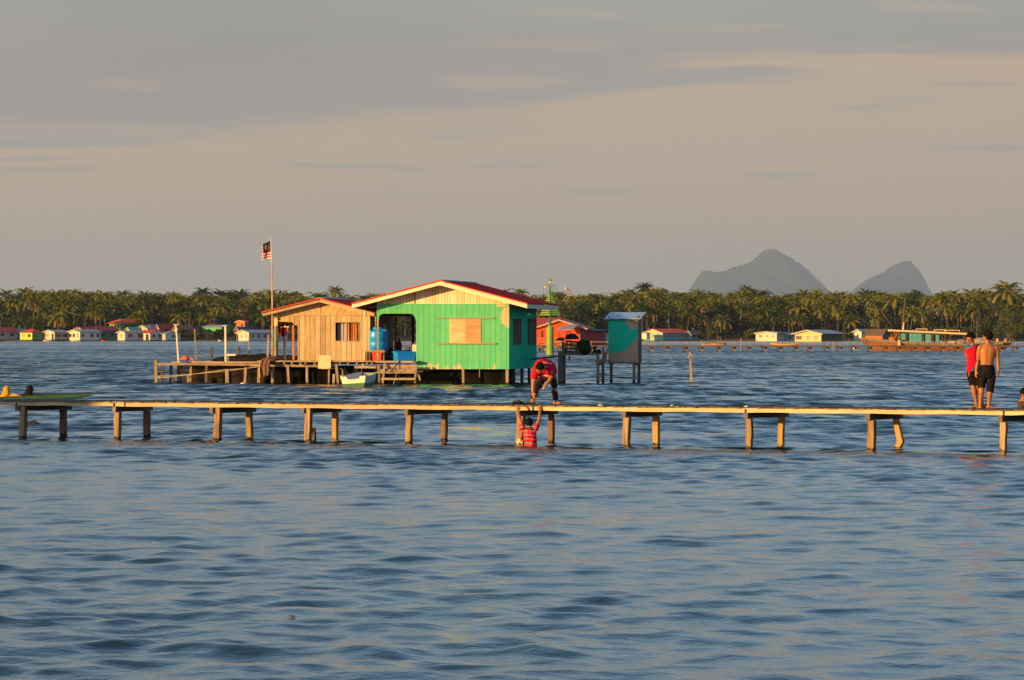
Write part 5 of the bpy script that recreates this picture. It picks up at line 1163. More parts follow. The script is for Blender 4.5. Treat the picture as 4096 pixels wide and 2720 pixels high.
# ---------------------------------------------------------------- laundry under the veranda
def laundry():
    q = Bf.pt(1145, 1292, .75); z = q[1]
    root = thing('laundry', 'dark red clothes hanging from a line under the brown house veranda', 'laundry', Bf.world(Bf.lx(1140, .75), .75, z), Bf.rz)
    def px(x): return Bf.lx(x, .75)-Bf.lx(1140, .75)
    def rz_(y): return Bf.pt(1140, y, .75)[1]-z
    MB().tube([(px(1104), 0, rz_(1290)), (px(1140), 0, rz_(1291)), (px(1178), 0, rz_(1289))], .012, 6).build('line', ROPE, root)
    def cloth(name, x0, x1, y0, y1, mat, seed, flare=1.1):
        r = random.Random(seed); vs = []; fs = []; n = 12
        for j in range(9):
            t = j/8
            for i in range(n+1):
                u = i/n; xx = (px(x0)+px(x1))/2 + (px(x1)-px(x0))*(u-.5)*(1+(flare-1)*t); vs.append((xx, .05*math.sin(u*9+seed)*(.3+t), rz_(y0)+(rz_(y1)-rz_(y0))*t + .02*math.sin(u*6+seed)*t))
        for j in range(8):
            for i in range(n): a = j*(n+1)+i; fs.append((a, a+1, a+n+2, a+n+1))
        o = MB().add(vs, fs).build(name, mat, root, smooth=True, fixn=False); s = o.modifiers.new('thickness', 'SOLIDIFY'); s.thickness = .025
    MAR = plain('maroon_cloth', (.11, .012, .022), .9, .35, 9, .05); BLK = plain('black_red_cloth', (.035, .01, .014), .9, .4, 9, .05); BRT = plain('bright_red_cloth', (.55, .03, .02), .9, .2)
    cloth('garment', 1110, 1124, 1288, 1331, BLK, 1); cloth('garment', 1108, 1121, 1331, 1336, BRT, 2); cloth('garment', 1125, 1146, 1309, 1344, MAR, 3, 1.0); cloth('garment', 1124, 1150, 1287, 1306, BLK, 4); cloth('garment', 1148, 1172, 1287, 1298, BLK, 5); cloth('garment', 1146, 1157, 1309, 1325, plain('rose_cloth', (.42, .16, .10), .9, .2), 6); cloth('garment', 1168, 1184, 1292, 1311, MAR, 7)
    MB().box(px(1123), px(1156), -.05, -.03, rz_(1309), rz_(1305)).build('hanger', PALEW, root); MB().tube([(px(1139), -.04, rz_(1305)), (px(1139.5), -.04, rz_(1300)), (px(1141), -.02, rz_(1296)), (px(1140), 0, rz_(1291))], .01, 5).build('hanger_hook', PALEW, root)
laundry()
# ---------------------------------------------------------------- white and green skiff
def skiff():
    d = DW(1551); fr = Frame((1430-CX)/F*d, d, -R(15)); s = F/d
    root = fr.thing('skiff', 'small white and dark green skiff moored stern-on below the porch', 'boat')
    def q(px, py): return fr.pt(px, py, 0)
    zx = lambda x, y: (1340+x/6.558, 1430+y/6.558)
    TP = [(135, 515), (165, 505), (275, 500), (305, 530), (335, 575), (480, 566), (632, 552), (640, 520), (648, 488), (800, 474)]
    top = [q(*zx(*a)) for a in TP]; cut_l, cut_r = q(*zx(203, 694)), q(*zx(778, 660)); bl, br = q(*zx(240, 800)), q(*zx(752, 782))
    bl = (bl[0]+.02, -.12); br = (br[0]-.02, -.12)
    WH = plain('white_boat_paint', (.80, .72, .52), .5, .1, 5, .4); WS = plain('white_boat_side', (.62, .62, .60), .5, .2, 6, .3); GRN = plain('dark_green_boat_paint', (.02, .11, .05), .45, .2, 5, .4); INN = plain('boat_inside_grey', (.30, .32, .32), .6, .25, 6)
    MB().prism([cut_l, cut_r] + top[::-1], 0, .05).build('transom', WH, root)
    MB().prism([bl, br, (cut_r[0], cut_r[1]-.004), (cut_l[0], cut_l[1]-.004)], 0, .05).build('transom', GRN, root)['label'] = 'dark green lower transom'
    # hull shell: stations from stern to a blunt raised bow
    L = 2.15; n = 12; wl, wr = top[0][0], top[-1][0]; zs = (top[0][1]+top[-1][1])/2; cx = (wl+wr)/2; hw = (wr-wl)/2; bh = (br[0]-bl[0])/2; zc = (cut_l[1]+cut_r[1])/2
    def st(t):
        k = 1 - .38*t**2.0; return (hw*k, zs + .13*t**1.8, bh*(1-.35*t**2), -.12 + .28*t**2.2, zc + .15*t**2)
    for name, sel, mat, sides in (('hull_side', 'hi', WS, (-1,)), ('hull_side', 'hi', WS, (1,)), ('hull', 'lo', GRN, (-1, 1))):
        m = MB()
        for i in range(n):
            a, c = st(i/n), st((i+1)/n); ya, yc = .051+L*i/n, .051+L*(i+1)/n
            for sg in sides:
                def sect(S, y):
                    xt, zt_, xb, zb_, zm = S; f = (zm-zb_)/(zt_-zb_); xm = xb+(xt-xb)*f
                    return ((cx+sg*xt, y, zt_), (cx+sg*xm, y, zm), (cx+sg*xb, y, zb_))
                A, C = sect(a, ya), sect(c, yc); j = 0 if sel == 'hi' else 1
                inn = lambda p: (p[0]-sg*.03, p[1], p[2])
                m.hexa([A[j+1], C[j+1], inn(C[j+1]), inn(A[j+1])], [A[j], C[j], inn(C[j]), inn(A[j])])
        if sel == 'lo':
            for i in range(n):
                a, c = st(i/n), st((i+1)/n); ya, yc = .051+L*i/n, .051+L*(i+1)/n
                m.add([(cx-a[2], ya, a[3]), (cx+a[2], ya, a[3]), (cx+c[2], yc, c[3]), (cx-c[2], yc, c[3])], [(0, 1, 2, 3)])
        m.build(name, mat, root)
    e = st(1); yb = .052+L
    MB().prism([(cx-e[2], e[3]), (cx+e[2], e[3]), (cx+e[0], e[1]), (cx-e[0], e[1])], yb, yb+.04).build('bow_board', INN, root)
    for sg in (-1, 1):
        m = MB()
        for i in range(n):
            a, c = st(i/n), st((i+1)/n); ya, yc = .052+L*i/n, .052+L*(i+1)/n
            m.hexa([(cx+sg*(a[0]+.02), ya, a[1]), (cx+sg*(c[0]+.02), yc, c[1]), (cx+sg*(c[0]-.06), yc, c[1]), (cx+sg*(a[0]-.06), ya, a[1])], [(cx+sg*(a[0]+.02), ya, a[1]+.025), (cx+sg*(c[0]+.02), yc, c[1]+.025), (cx+sg*(c[0]-.06), yc, c[1]+.025), (cx+sg*(a[0]-.06), ya, a[1]+.025)])
        m.build('gunwale', WS, root)
    MB().box(cx-hw*.9, cx+hw*.9, 1.0, 1.25, zs-.16, zs-.13).build('thwart', INN, root); MB().box(cx-bh*.97, cx+bh*.97, .06, L*.8, -.02, 0.02).build('floor_boards', INN, root)
    m = MB(); r = random.Random(3)
    x = -.14
    for i in range(7): m.bar((cx+x, -.004, zc+.12+r.uniform(-.02, .02)), (cx+x+.03, -.004, zc+.17+r.uniform(-.02, .02)), .012, .004); x += .04
    m.build('faded_lettering', plain('faded_red_letters', (.60, .33, .16), .7), root)
skiff()
# ---------------------------------------------------------------- outhouse and the loaded walkway beside it
def zo(x, y): return (2180+x/5.6214, 1300+y/5.6214)
O = Frame((2552-CX)/F*184.8, 184.8, -R(9))
def outhouse_paint():
    m = bpy.data.materials.new('half_painted_boards'); b = NB(m); o = b.obj(); x, y, z = b.xyz(o)
    g = b.noise(b.comb(b.m('MULTIPLY', x, 14.0), 0.0, b.m('MULTIPLY', z, .8)), 2.0, 4); wd = b.mix(b.ramp(g, .3, .7), (0.34, 0.25, 0.17), (0.56, 0.42, 0.29))
    n = b.m('MULTIPLY', b.m('SUBTRACT', b.noise(o, 5.0, 5), .5), .20)
    xx = b.m('ADD', x, n); zz = b.m('ADD', z, n)
    # paint stops along a slanting lower edge and at the upper right corner
    low = b.m('GREATER_THAN', zz, b.m('ADD', b.m('MULTIPLY_ADD', b.m('MAXIMUM', b.m('ADD', x, .62), 0.0), .85, 1.33), b.m('MULTIPLY', b.m('ADD', x, 1.3), .16)))
    tri = b.m('MULTIPLY', b.m('GREATER_THAN', zz, 2.42), b.m('GREATER_THAN', b.m('ADD', xx, b.m('MULTIPLY', b.m('SUBTRACT', 2.82, z), -.62)), -.60))
    f = b.m('MULTIPLY', low, b.m('SUBTRACT', 1.0, tri)); w = b.m('SINE', b.m('MULTIPLY', x, 62.0))
    c = b.mix(f, wd, b.mix(b.noise(o, 3.0, 4), (0.012, 0.46, 0.30), (0.016, 0.58, 0.39)))
    b.out(b.pbr(c, .8, b.bump(w, .25, .008), spec=.08)); return m
def outhouse():
    root = O.thing('outhouse', 'tall narrow half-painted teal outhouse on four legs with a blue tin roof', 'outhouse')
    q = O.pt; x0 = O.lx(2433.5); zb, zt = O.lz(1448.5), O.lz(1279); L = 1.35
    MB().box(x0, 0, 0, .03, zb, zt).build('wall', outhouse_paint(), root)
    MB().box(-.03, 0, .031, L, zb, zt+.16).build('wall', GREYT, root)
    m = MB(); m.box(x0, x0+.03, .031, L, zb, zt+.16); m.box(x0+.031, -.031, L-.03, L, zb, zt+.25); m.build('wall', GREYT, root)
    MB().box(x0, 0, .032, L, zb-.06, zb-.004).build('floor_deck', GREYT, root)
    r0, r1 = q(2417, 1276, -.18), q(2559.5, 1276, -.18); zbk = 2.2+(1336-1249)/(F/183.9); th = .02
    yb = 1.75
    MB().hexa([(r0[0], -.18, r0[1]), (r1[0]+.03, -.18, r1[1]), (r1[0]+.03, yb, zbk), (r0[0], yb, zbk)], [(r0[0], -.18, r0[1]+th), (r1[0]+.03, -.18, r1[1]+th), (r1[0]+.03, yb, zbk+th), (r0[0], yb, zbk+th)]).build('roof', roof_mat('blue_tin', (.34, .50, .70), 'x', .115, 0, .35, depth=.03), root)
    m = MB(); x = r0[0]
    while x < r1[0]: m.tube([(x, -.185, r0[1]+.006), (x, -.176, r0[1]+.006)], .022, 8); x += .058
    m.build('roof_edge', plain('tin_edge', (.35, .40, .46), .4, .2), root)
    MB().box(r0[0]+.1, r1[0]-.05, -.10, -.04, zt-.005, r0[1]-.003).build('fascia_board', GREYT, root)
    for px, ly in ((2536, .06), (2556, 1.25), (2445, 1.28)):
        xx = O.lx(px, ly); MB().bar((xx, ly, -.8), (xx, ly, zb-.062), .125, .115).build('leg', GREYT, root)
    q_ = O.pt(2566, 1443, 1.2); MB().ball((q_[0]-.02, 1.2, q_[1]), .05, 8, 6).build('knob', DARKT, root)
    MB().box(O.lx(2538), .02, .2, .30, zb-.15, zb-.062).build('joist', GREYT, root)
outhouse()
def walkway():
    fr = Frame((2233-CX)/F*183.7, 183.7, -R(9))
    root = fr.thing('walkway', 'narrow wooden walkway on dark posts between the green house and the outhouse', 'walkway')
    q = fr.pt
    a, c = q(2256, 1421), q(2393, 1411); MB().box(a[0], c[0], -.05, .05, a[1], c[1]).build('beam', GREYT, root)
    MB().box(a[0]-.2, c[0], .051, 1.15, a[1]+.04, c[1]-.005).build('deck', DARKT, root)
    for p0, p1, y0, ly, w in ((2233, 2250.5, 1404, 0, 0), (2252, 2262, 1420, .9, 0), (2386.5, 2397, 1420, 0, 0), (2407, 2417, 1448, .95, 0), (2248, 2258, 1367, .02, 0)):
        x0, x1 = fr.lx(p0, ly), fr.lx(p1, ly); zt_ = fr.lz(y0, ly); xm = (x0+x1)/2
        MB().bar((xm, ly, -.8 if y0 != 1367 else c[1]), (xm, ly, zt_), x1-x0, (x1-x0)*.9).build('post', GREYT, root)
    a, c = q(2383, 1448, .3), q(2434, 1441, .3); MB().box(a[0], c[0]-.01, .0, 1.0, a[1], c[1]).build('deck', GREYT, root)
    a, c = q(2383, 1462), q(2416, 1449); MB().box(a[0], c[0], .06, .14, a[1], c[1]-.004).build('beam', DARKT, root)
    a, c = q(2279, 1423, .3), q(2276, 1441, .3); MB().bar((a[0], .3, a[1]), (c[0], .3, c[1]), .06, .05).build('stub', DARKT, root)
    g0 = G.pt(2150, 1438, 6.0); w0 = G.world(0.02, 6.0, g0[1]) - fr.o; rot = Matrix.Rotation(-fr.rz, 3, 'Z'); w0 = rot @ w0
    e = q(2233, 1424); MB().bar(w0, (e[0]+.03, .1, e[1]), .07, .07).build('gang_plank', DARKT, root)
    return fr, q(2300, 1411)[1]-.003
WF, ZW = walkway()
def wthing(name, label, cat, px, ly, z=None, group=None): return thing(name, label, cat, WF.world(WF.lx(px, ly), ly, ZW if z is None else z), WF.rz, group)
def slat_crate():
    t = wthing('slatted_crate', 'weathered blue slatted crate on the walkway beside the outhouse', 'crate', 2258, .1); t.rotation_euler = (0, R(4), WF.rz)
    w, d, h = .60, .55, .56; m = MB(); BL = plain('dull_blue_wood', (.045, .06, .085), .8, .3)
    for i in range(4):
        z = .02+i*.155
        m.box(0, w, 0, .02, z, z+.075); m.box(0, w, d-.02, d, z, z+.075); m.box(0, .02, .021, d-.021, z, z+.075); m.box(w-.02, w, .021, d-.021, z, z+.075)
    m.build('slats', BL, t); m = MB()
    for x_ in (.0, .22, .42, w-.05):
        m.box(x_, x_+.05, -.02, -.001, 0, h); m.box(x_, x_+.05, d+.001, d+.02, 0, h)
    m.build('uprights', DARKT, t); MB().box(.0, w, .0, d, -.0, .018).build('bottom', DARKT, t); return t
slat_crate()
heap('black_bag', 'black tarpaulin bundle piled on the blue slatted crate', 'bundle', WF.world(WF.lx(2288, .4), .35, ZW+.60), WF.rz, .30, .25, .24, BLACKNET, 21)
o = MB().tube([(-.38, 0, .03), (-.2, 0, .06), (.0, 0, .05)], [.03, .075, .08], 8).build('log', DARKT, smooth=True); q = WF.pt(2256, 1366, 0); o.location = WF.world(q[0], .12, q[1]+.05); o.rotation_euler = (0, 0, WF.rz); tag(o, 'dark pointed log sticking out left of the slatted crate', 'log')
t = wthing('fishing_net', 'big round dark green net bundle on the walkway by the outhouse', 'fishing net', 2341, .2, ZW-.12)
m = MB(); r = random.Random(5)
for i in range(16):
    a = r.uniform(0, 6.28); e = r.uniform(-.5, 1.2); m.ball((.20*math.cos(a)*math.cos(e), -.22 + .16*math.sin(a)*math.cos(e), .36+.24*math.sin(e)), r.uniform(.12, .17), 10, 7, (r.uniform(.8, 1.3), 1, r.uniform(.8, 1.3)))
m.ball((0, -.2, .34), .30, 14, 10, (1, .75, 1.1)); m.build('bundle', GREENNET, t, smooth=True)
heap('rag_pile', 'pile of dark rags and a white sack at the end of the walkway', 'pile', WF.world(WF.lx(2386, .3), .3, ZW), WF.rz, .2, .2, .26, BLACKNET, 23)
heap('white_sack', 'small white sack on the rag pile by the outhouse', 'sack', WF.world(WF.lx(2394, .2), .1, ZW+.14), WF.rz, .12, .1, .13, plain('white_sack_cloth', (.55, .55, .55), .8, .2), 24)
o = MB().bar((0, 0, 0), (.28, .3, .62), .07, .06).build('plank', OLD); q = WF.pt(2408, 1410, .4); o.location = WF.world(q[0], .4, ZW-.33); o.rotation_euler = (0, 0, WF.rz); tag(o, 'brown plank leaning against the left side of the outhouse', 'plank')
t = wthing('hanging_cloth', 'faded red and white cloth hanging beside the outhouse legs', 'cloth', 2420, .15, WF.lz(1453))
vs = []; fs = []
for j in range(9):
    for i in range(9): u, v = i/8, j/8; vs.append((-.12+.24*u*(1-.4*(1-v)), .03*math.sin(u*8+v), .52*v-.05*(1-v)*math.sin(u*5)))
for j in range(8):
    for i in range(8): a = j*9+i; fs.append((a, a+1, a+10, a+9))
o = MB().add(vs, fs).build('cloth', plain('faded_red_cloth', (.26, .13, .12), .9, .8, 5), t, smooth=True, fixn=False); o.modifiers.new('thickness', 'SOLIDIFY').thickness = .02
def antenna():
    ly = 8.2; a = G.pt(2236, 1222, ly); c = G.pt(2280, 1170, ly); root = thing('antenna', 'leaning television aerial on a pole at the corner of the red roof', 'antenna', G.world(a[0], ly, a[1]), G.rz)
    d = (c[0]-a[0], 0, c[1]-a[1]); MB().tube([(0, 0, 0), d], .022, 7).build('pole', OLD, root)
    b0, b1 = G.pt(2262, 1149, ly), G.pt(2312, 1203, ly); p0, p1 = (b0[0]-a[0], 0, b0[1]-a[1]), (b1[0]-a[0], 0, b1[1]-a[1])
    MB().tube([p0, p1], .016, 6).build('boom', OLD, root); m = MB()
    for i in range(11): k = .04+.6*i/10; q = Vector(p0).lerp(Vector(p1), k); ln = .26-.012*i; m.tube([q+Vector((-.06*ln, -ln, -.05*ln)), q+Vector((.06*ln, ln, .05*ln))], .007, 5)
    q = Vector(p0).lerp(Vector(p1), .03); m.hexa([q+Vector((-.06, -.12, -.03)), q+Vector((.02, -.12, -.12)), q+Vector((.02, .12, -.12)), q+Vector((-.06, .12, -.03))], [q+Vector((0, -.12, .05)), q+Vector((.09, -.12, -.04)), q+Vector((.09, .12, -.04)), q+Vector((0, .12, .05))]); m.build('elements', plain('pale_metal', (.62, .5, .36), .4, .1), root)
    MB().tube([d, (d[0]-.02, 0, d[2]-.16), (d[0]-.12, 0, d[2]-.34), (d[0]-.26, 0, d[2]-.42)], .006, 5).build('cable', PALEW, root)
antenna()
ds = DW(1533); q0, q1 = P(2759, 1408, ds), P(2767, 1533, ds)
t = thing('mooring_stake', 'lone leaning wooden stake standing in the water right of the outhouse', 'stake', (q1.x, ds, 0)); MB().bar((.03, 0, -.8), (q0.x-q1.x, 0, q0.z), .12, .11, .09, .09).build('shaft', OLD, t)
MB().bar((q0.x-q1.x-.09, -.05, q0.z-.26), (q0.x-q1.x+.10, -.05, q0.z-.14), .08, .09).build('cross_piece', OLD, t)
# thin overhead wires to the right of the house
w0 = G.world(G.lx(2235, 8.3), 8.3, 2.2+(1336-1237)/(F/189))
for i, (x_, y_) in enumerate(((4300, 1262), (4300, 1280))):
    e = P(x_, y_, 420.0); pts = []
    for k in range(25): t_ = k/24; q = w0.lerp(e, t_); q.z -= .8*4*t_*(1-t_)*(.4+.3*i); pts.append(q-w0)
    o = MB().tube(pts, .008, 4).build('overhead_wire', plain('black_wire', (.015, .015, .015), .8)); o.location = w0; tag(o, ['upper', 'lower'][i]+' thin black wire running from the green house roof to the right', 'wire', 'overhead wires')
# ================================================================== MIDDLE DISTANCE
# ---- navigation beacon
def beacon():
    d = DW(1420); s = F/d; root = thing('beacon', 'bright green harbour beacon on a fat cylinder with a lantern on top', 'beacon', ((2200.5-CX)/s, d, 0))
    z = lambda y: H-(y-HY)/s; w = lambda px: (px-2200.5)/s
    GR = plain('beacon_green', (.20, .36, .06), .5, .25, 1.5, .3); GD = plain('beacon_green_deep', (.05, .27, .07), .5, .2, 3)
    r = 14.8/s; MB().lathe([(r*1.03, -.8), (r*1.03, .1), (r, .25), (r, z(1312)), (r*.86, z(1308)), (.05, z(1308))], n=28).build('base', GR, root, smooth=False)
    MB().lathe([(r*.9, z(1308)+.001), (r*.35, z(1300)), (.04, z(1300))], n=20).build('cone', GR, root)
    MB().tube([(0, 0, z(1301)), (0, 0, z(1160))], [.12, .06], 10).build('mast', GD, root, smooth=True)
    # slatted conical day mark
    yb, yt = 1261, 1172; n = 11
    for sx in (-1, 1):
        m = MB()
        for i in range(n):
            t = i/n; zz = z(yb)+(z(yt)-z(yb))*t; wi = (42*(1-t)+5*t)/s; dz = (z(yt)-z(yb))/n*.62
            m.hexa([(sx*.05, -.25*(1-t)-.06, zz), (sx*wi, -.04, zz), (sx*wi, .04, zz), (sx*.05, .25*(1-t)+.06, zz)], [(sx*.05, -.25*(1-t)-.06, zz+dz), (sx*(wi-dz*.35), -.04, zz+dz), (sx*(wi-dz*.35), .04, zz+dz), (sx*.05, .25*(1-t)+.06, zz+dz)])
        m.build('day_mark', GR if sx < 0 else plain('beacon_green_mid', (.14, .34, .06), .5, .2, 2), root)
    zr = z(1142); m = MB(); a, c = w(2174), w(2222)
    for y_ in (-.35, .35):
        m.tube([(a, y_, zr), (c, y_, zr)], .025, 6)
        for x_ in (a, w(2185), w(2211), c): m.tube([(x_, y_, z(1178)), (x_, y_, zr)], .018, 5)
    for x_ in (a, c): m.tube([(x_, -.35, zr), (x_, .35, zr)], .025, 6)
    m.tube([(a, 0, z(1178)), (c, 0, z(1178))], .025, 6); m.build('railing', GD, root)
    MB().box(a, w(2185), -.4, -.37, z(1153), z(1144)).build('panel', YELW, root)
    m = MB(); m.tube([(w(2192), 0, z(1172)), (w(2196), 0, z(1160)), (0, 0, z(1158))], .02, 5); m.tube([(w(2210), 0, z(1172)), (w(2206), 0, z(1163)), (0, 0, z(1158))], .02, 5); m.build('bracket', GD, root)
    MB().tube([(0, 0, z(1160)), (0, 0, z(1140))], .06, 8).build('lantern_stem', GD, root)
    l = MB().ball((0, 0, z(1129.5)), .18, 18, 12, (1, 1, 1.05)).build('lantern', GD, root, smooth=True)
    MB().lathe([(.02, 0), (.14, 0), (.13, .03), (.02, .035)], n=20).build('lens', plain('lantern_lens', (.85, .72, .40), .3, .1), l); L = root.children[-1].children[0] if root.children[-1].children else None
    for o in l.children: o.location = (0, -.165, z(1129.5)); o.rotation_euler = (R(90), 0, 0)
    MB().box(-.03, .03, -.215, -.20, z(1129.5)-.06, z(1129.5)+.06).build('bulb', DARKT, l)
    MB().lathe([(.16, z(1123)), (.13, z(1119)), (.05, z(1116)), (.04, z(1113)), (.01, z(1112))], n=12).build('finial', GD, root, smooth=True)
beacon()
# ---- red house
def red_house():
    d = 519.0; s = F/d; fr = Frame((2322-CX)/s, d, -R(9)); z = lambda y: H-(y-HY)/s
    root = fr.thing('red_house', 'orange red plank house on stilts behind the green beacon, with a blue grey awning', 'house')
    pkx = fr.pt(2238, 1275)[0]; w = 2*abs(pkx); L = 6.0
    zp, ze, zb = z(1277), z(1304), z(1384)
    RW = wall_mat('orange_red_planks', (0.74, 0.085, 0.018), .35, .3); RS = wall_mat('red_planks_shaded', (0.42, 0.05, 0.045), .35, .5)  # RS is the same red with the shade of the side put in
    m = MB(); m.prism([(-w, zb), (0, zb), (0, ze), (-w/2, zp), (-w, ze)], 0, .1); m.build('wall', RW, root)
    MB().box(-.1, 0, .1, L, zb, ze).build('wall', RS, root); m = MB(); m.box(-w, -w+.1, .1, L, zb, ze); m.box(-w+.1, -.1, L-.1, L, zb, ze); m.build('wall', RS, root)
    m = MB(); slab_roof(m, w, L, ze, zp, .95, .5, 'y', .05); m.build('roof', roof_mat('orange_red_sheet', (.52, .07, .03), 'y', .4), root)
    sl = (zp-ze)/(w/2)
    for sg in (-1, 1):
        a = (-w/2, zp-.02); c = (-w/2+sg*(w/2+.95), ze-sl*.95-.02); p = [a, c, (c[0], c[1]-.17), (a[0], a[1]-.17)]; MB().prism(p if sg > 0 else p[::-1], -.55, -.5).build('fascia_board', plain('greyish_fascia', (.46, .40, .34), .7, .15), root)
    # rear wing whose ridge runs to the left
    x1 = fr.lx(2235, 2.2); m = MB(); m.hexa([(x1-8, -.3+1.6, z(1300)), (x1-1.5, 1.3, z(1300)), (x1, 5.0, z(1272)), (x1-8, 5.0, z(1272))], [(x1-8, 1.3, z(1300)+.05), (x1-1.5, 1.3, z(1300)+.05), (x1, 5.0, z(1272)+.05), (x1-8, 5.0, z(1272)+.05)]); m.build('wing_roof', roof_mat('orange_red_sheet_side', (.52, .07, .03), 'x', .4), root)
    MB().box(x1-8, -w-.02, 2.0, 5.0, zb, z(1302)).build('wing', RW, root)
    for a, c, y0, y1 in ((2165, 2173, 1322, 1350), (2235, 2238, 1325, 1360)): q, q2 = fr.pt(a, y1), fr.pt(c, y0); MB().box(q[0], q2[0], -.02, -.003, q[1], q2[1]).build('window', GLASS, root)
    q, q2 = fr.pt(2261, 1352), fr.pt(2285, 1322); MB().box(q[0], q2[0], -.02, -.003, q[1], q2[1]).build('door', wall_mat('purple_red_door', (.32, .05, .08), .3), root)
    # dark doorway and lower annex on the shaded side
    fa = Frame((2322-CX)/s+.12, d+.4, R(57)); an = fa.thing('red_annex', 'lower shaded red annex at the right end of the orange red house', 'house')
    W_ = 7.6; MB().box(0, W_, 0, 3.5, zb, z(1321)).build('wall', RS, an); MB().hexa([(-.3, -.5, z(1322)), (W_+.3, -.5, z(1322)), (W_+.3, 3.6, z(1317)), (-.3, 3.6, z(1317))], [(-.3, -.5, z(1322)+.06), (W_+.3, -.5, z(1322)+.06), (W_+.3, 3.6, z(1317)+.06), (-.3, 3.6, z(1317)+.06)]).build('roof', R_DARK, an)
    MB().box(.15, .85, -.03, -.003, zb+.1, z(1330)).build('door', GLASS, an); MB().box(5.2, 5.9, -.03, -.003, zb+.1, z(1330)).build('door', GLASS, an); MB().box(6.0, 6.7, -.035, -.003, zb+.2, z(1332)).build('white_panel', plain('pale_panel', (.5, .5, .5), .6), an); MB().box(-.2, W_, -1.2, -.004, zb-.18, zb-.02).build('boardwalk', OLDX, an)
    for i in range(5): MB().bar((.2+1.75*i, -1.0, -.6), (.2+1.75*i, -1.0, zb-.182), .18, .18).build('stilt', STILT, an)
    # awning on thin posts
    A, Bq, C, D = fr.pt(2225, 1321, -2.4), fr.pt(2290, 1317, -2.4), fr.pt(2318, 1300, -.7), fr.pt(2286, 1299, -.7)
    m = MB(); lo = [(A[0], -2.4, A[1]), (Bq[0], -2.4, Bq[1]), (C[0], -.56, C[1]), (D[0]-.6, -.56, D[1])]; m.hexa(lo, [(x_, y_, z_+.06) for x_, y_, z_ in lo]); m.build('awning', plain('blue_grey_awning', (.22, .27, .36), .6, .15), root)
    for px, py, ly in ((2247, 1320, -2.3), (2284, 1317, -2.3), (2321, 1316, -.5)):
        x_, z_ = fr.pt(px, py, ly); MB().bar((x_, ly, zb-.2), (x_, ly, z_), .09, .09).build('awning_post', STILT, root)
    # boardwalk with a cross-braced rail
    MB().box(-w-4, 1.2, -3.0, 0, zb-.18, zb-.02).build('boardwalk', OLDX, root)
    m = MB(); x_ = -w-4
    while x_ < -1.2:
        m.bar((x_, -2.95, zb-.02), (x_, -2.95, zb+.95), .08, .08); m.bar((x_+.06, -2.95, zb+.05), (x_+1.0, -2.95, zb+.85), .045, .05); m.bar((x_+1.0, -2.93, zb+.05), (x_+.06, -2.93, zb+.85), .045, .05); x_ += 1.08
    m.box(-w-4, -1.2, -3.0, -2.9, zb+.9, zb+.97); m.build('railing', OLD, root)
    x_ = -w-3.8
    while x_ < 1.2:
        MB().bar((x_, -2.8, -.6), (x_, -2.8, zb-.182), .2, .2).build('stilt', OLD, root); MB().bar((x_+.6, -.2, -.6), (x_+.6, -.2, zb-.182), .2, .2).build('stilt', STILT, root); x_ += 1.7
red_house()
# ---- long far pier
def far_pier():
    d = 508.0; s = F/d; z = lambda y: H-(y-HY)/s; X0 = (1480-CX)/s
    root = thing('far_pier', 'long low wooden pier with a thin rail crossing behind the houses', 'pier', (X0, d, 0)); x = lambda px: (px-CX)/s-X0
    MB().box(0, x(4330), 0, 1.5, z(1387.5), z(1381.5)).build('deck', wood('far_pier_wood', (.09, .06, .04), (.20, .14, .09), 'x', 2.0), root)
    MB().box(0, x(4330), .02, .10, z(1369), z(1366.4)).build('rail', OLDX, root)
    sets = [(1500+61*i, 1517+61*i) for i in range(15)] + [(2597, 2612), (2661, 2676), (2736, 2750), (2796, 2810), (2867, 2881), (2929, 2942), (2989, 3001), (3050, 3067), (3111, 3128), (3176, 3189), (3232, 3246), (3299, 3316), (3351, 3369), (3407, 3427), (3474, 3488), (3535, 3549), (3590, 3605), (3646, 3665), (3700, 3719), (3764, 3780), (3820, 3838), (3880, 3895), (3942, 3958), (4000, 4015), (4052, 4075), (4115, 4135), (4180, 4200)]
    r = random.Random(2)
    for i, (a, c) in enumerate(sets):
        if a > 2400 and a < 2590 and i < 15: continue
        if i >= 15 and a < 2590: continue
        MB().bar((x(a), .12, -.7), (x(a)+r.uniform(-.05, .05), .12, z(1387.6)), .21, .2).build('post', DARKT, root); MB().bar((x(c), 1.4, -.7), (x(c)+r.uniform(-.05, .05), 1.4, z(1387.6)), .20, .20).build('post', OLD, root)
        MB().box(x(a)-.1, x(c)+.08, .2, 1.3, z(1387.5)-.10, z(1387.5)-.01).build('cross_beam', DARKT, root)
        if i % 1 == 0: MB().bar((x(a)+.3, .05, z(1382)), (x(a)+.3, .05, z(1366)+r.uniform(-.02, .1)), .075, .07).build('rail_post', OLD, root)
    return d
far_pier()
q = P(2850, 1382, 508.8); TANNET = plain('tan_net', (.42, .29, .15), .9, .5, 3)
heap('fishing_net', 'tan fishing nets heaped along the far pier', 'fishing net', (q.x, q.y, q.z), 0, 1.35, .5, .36, TANNET, 31, 'tan net heaps on the far pier'); q = P(2893, 1382, 508.8); heap('fishing_net', 'small tan net heap at the right end of the far pier nets', 'fishing net', (q.x, q.y, q.z), .3, .35, .4, .33, TANNET, 32, 'tan net heaps on the far pier')
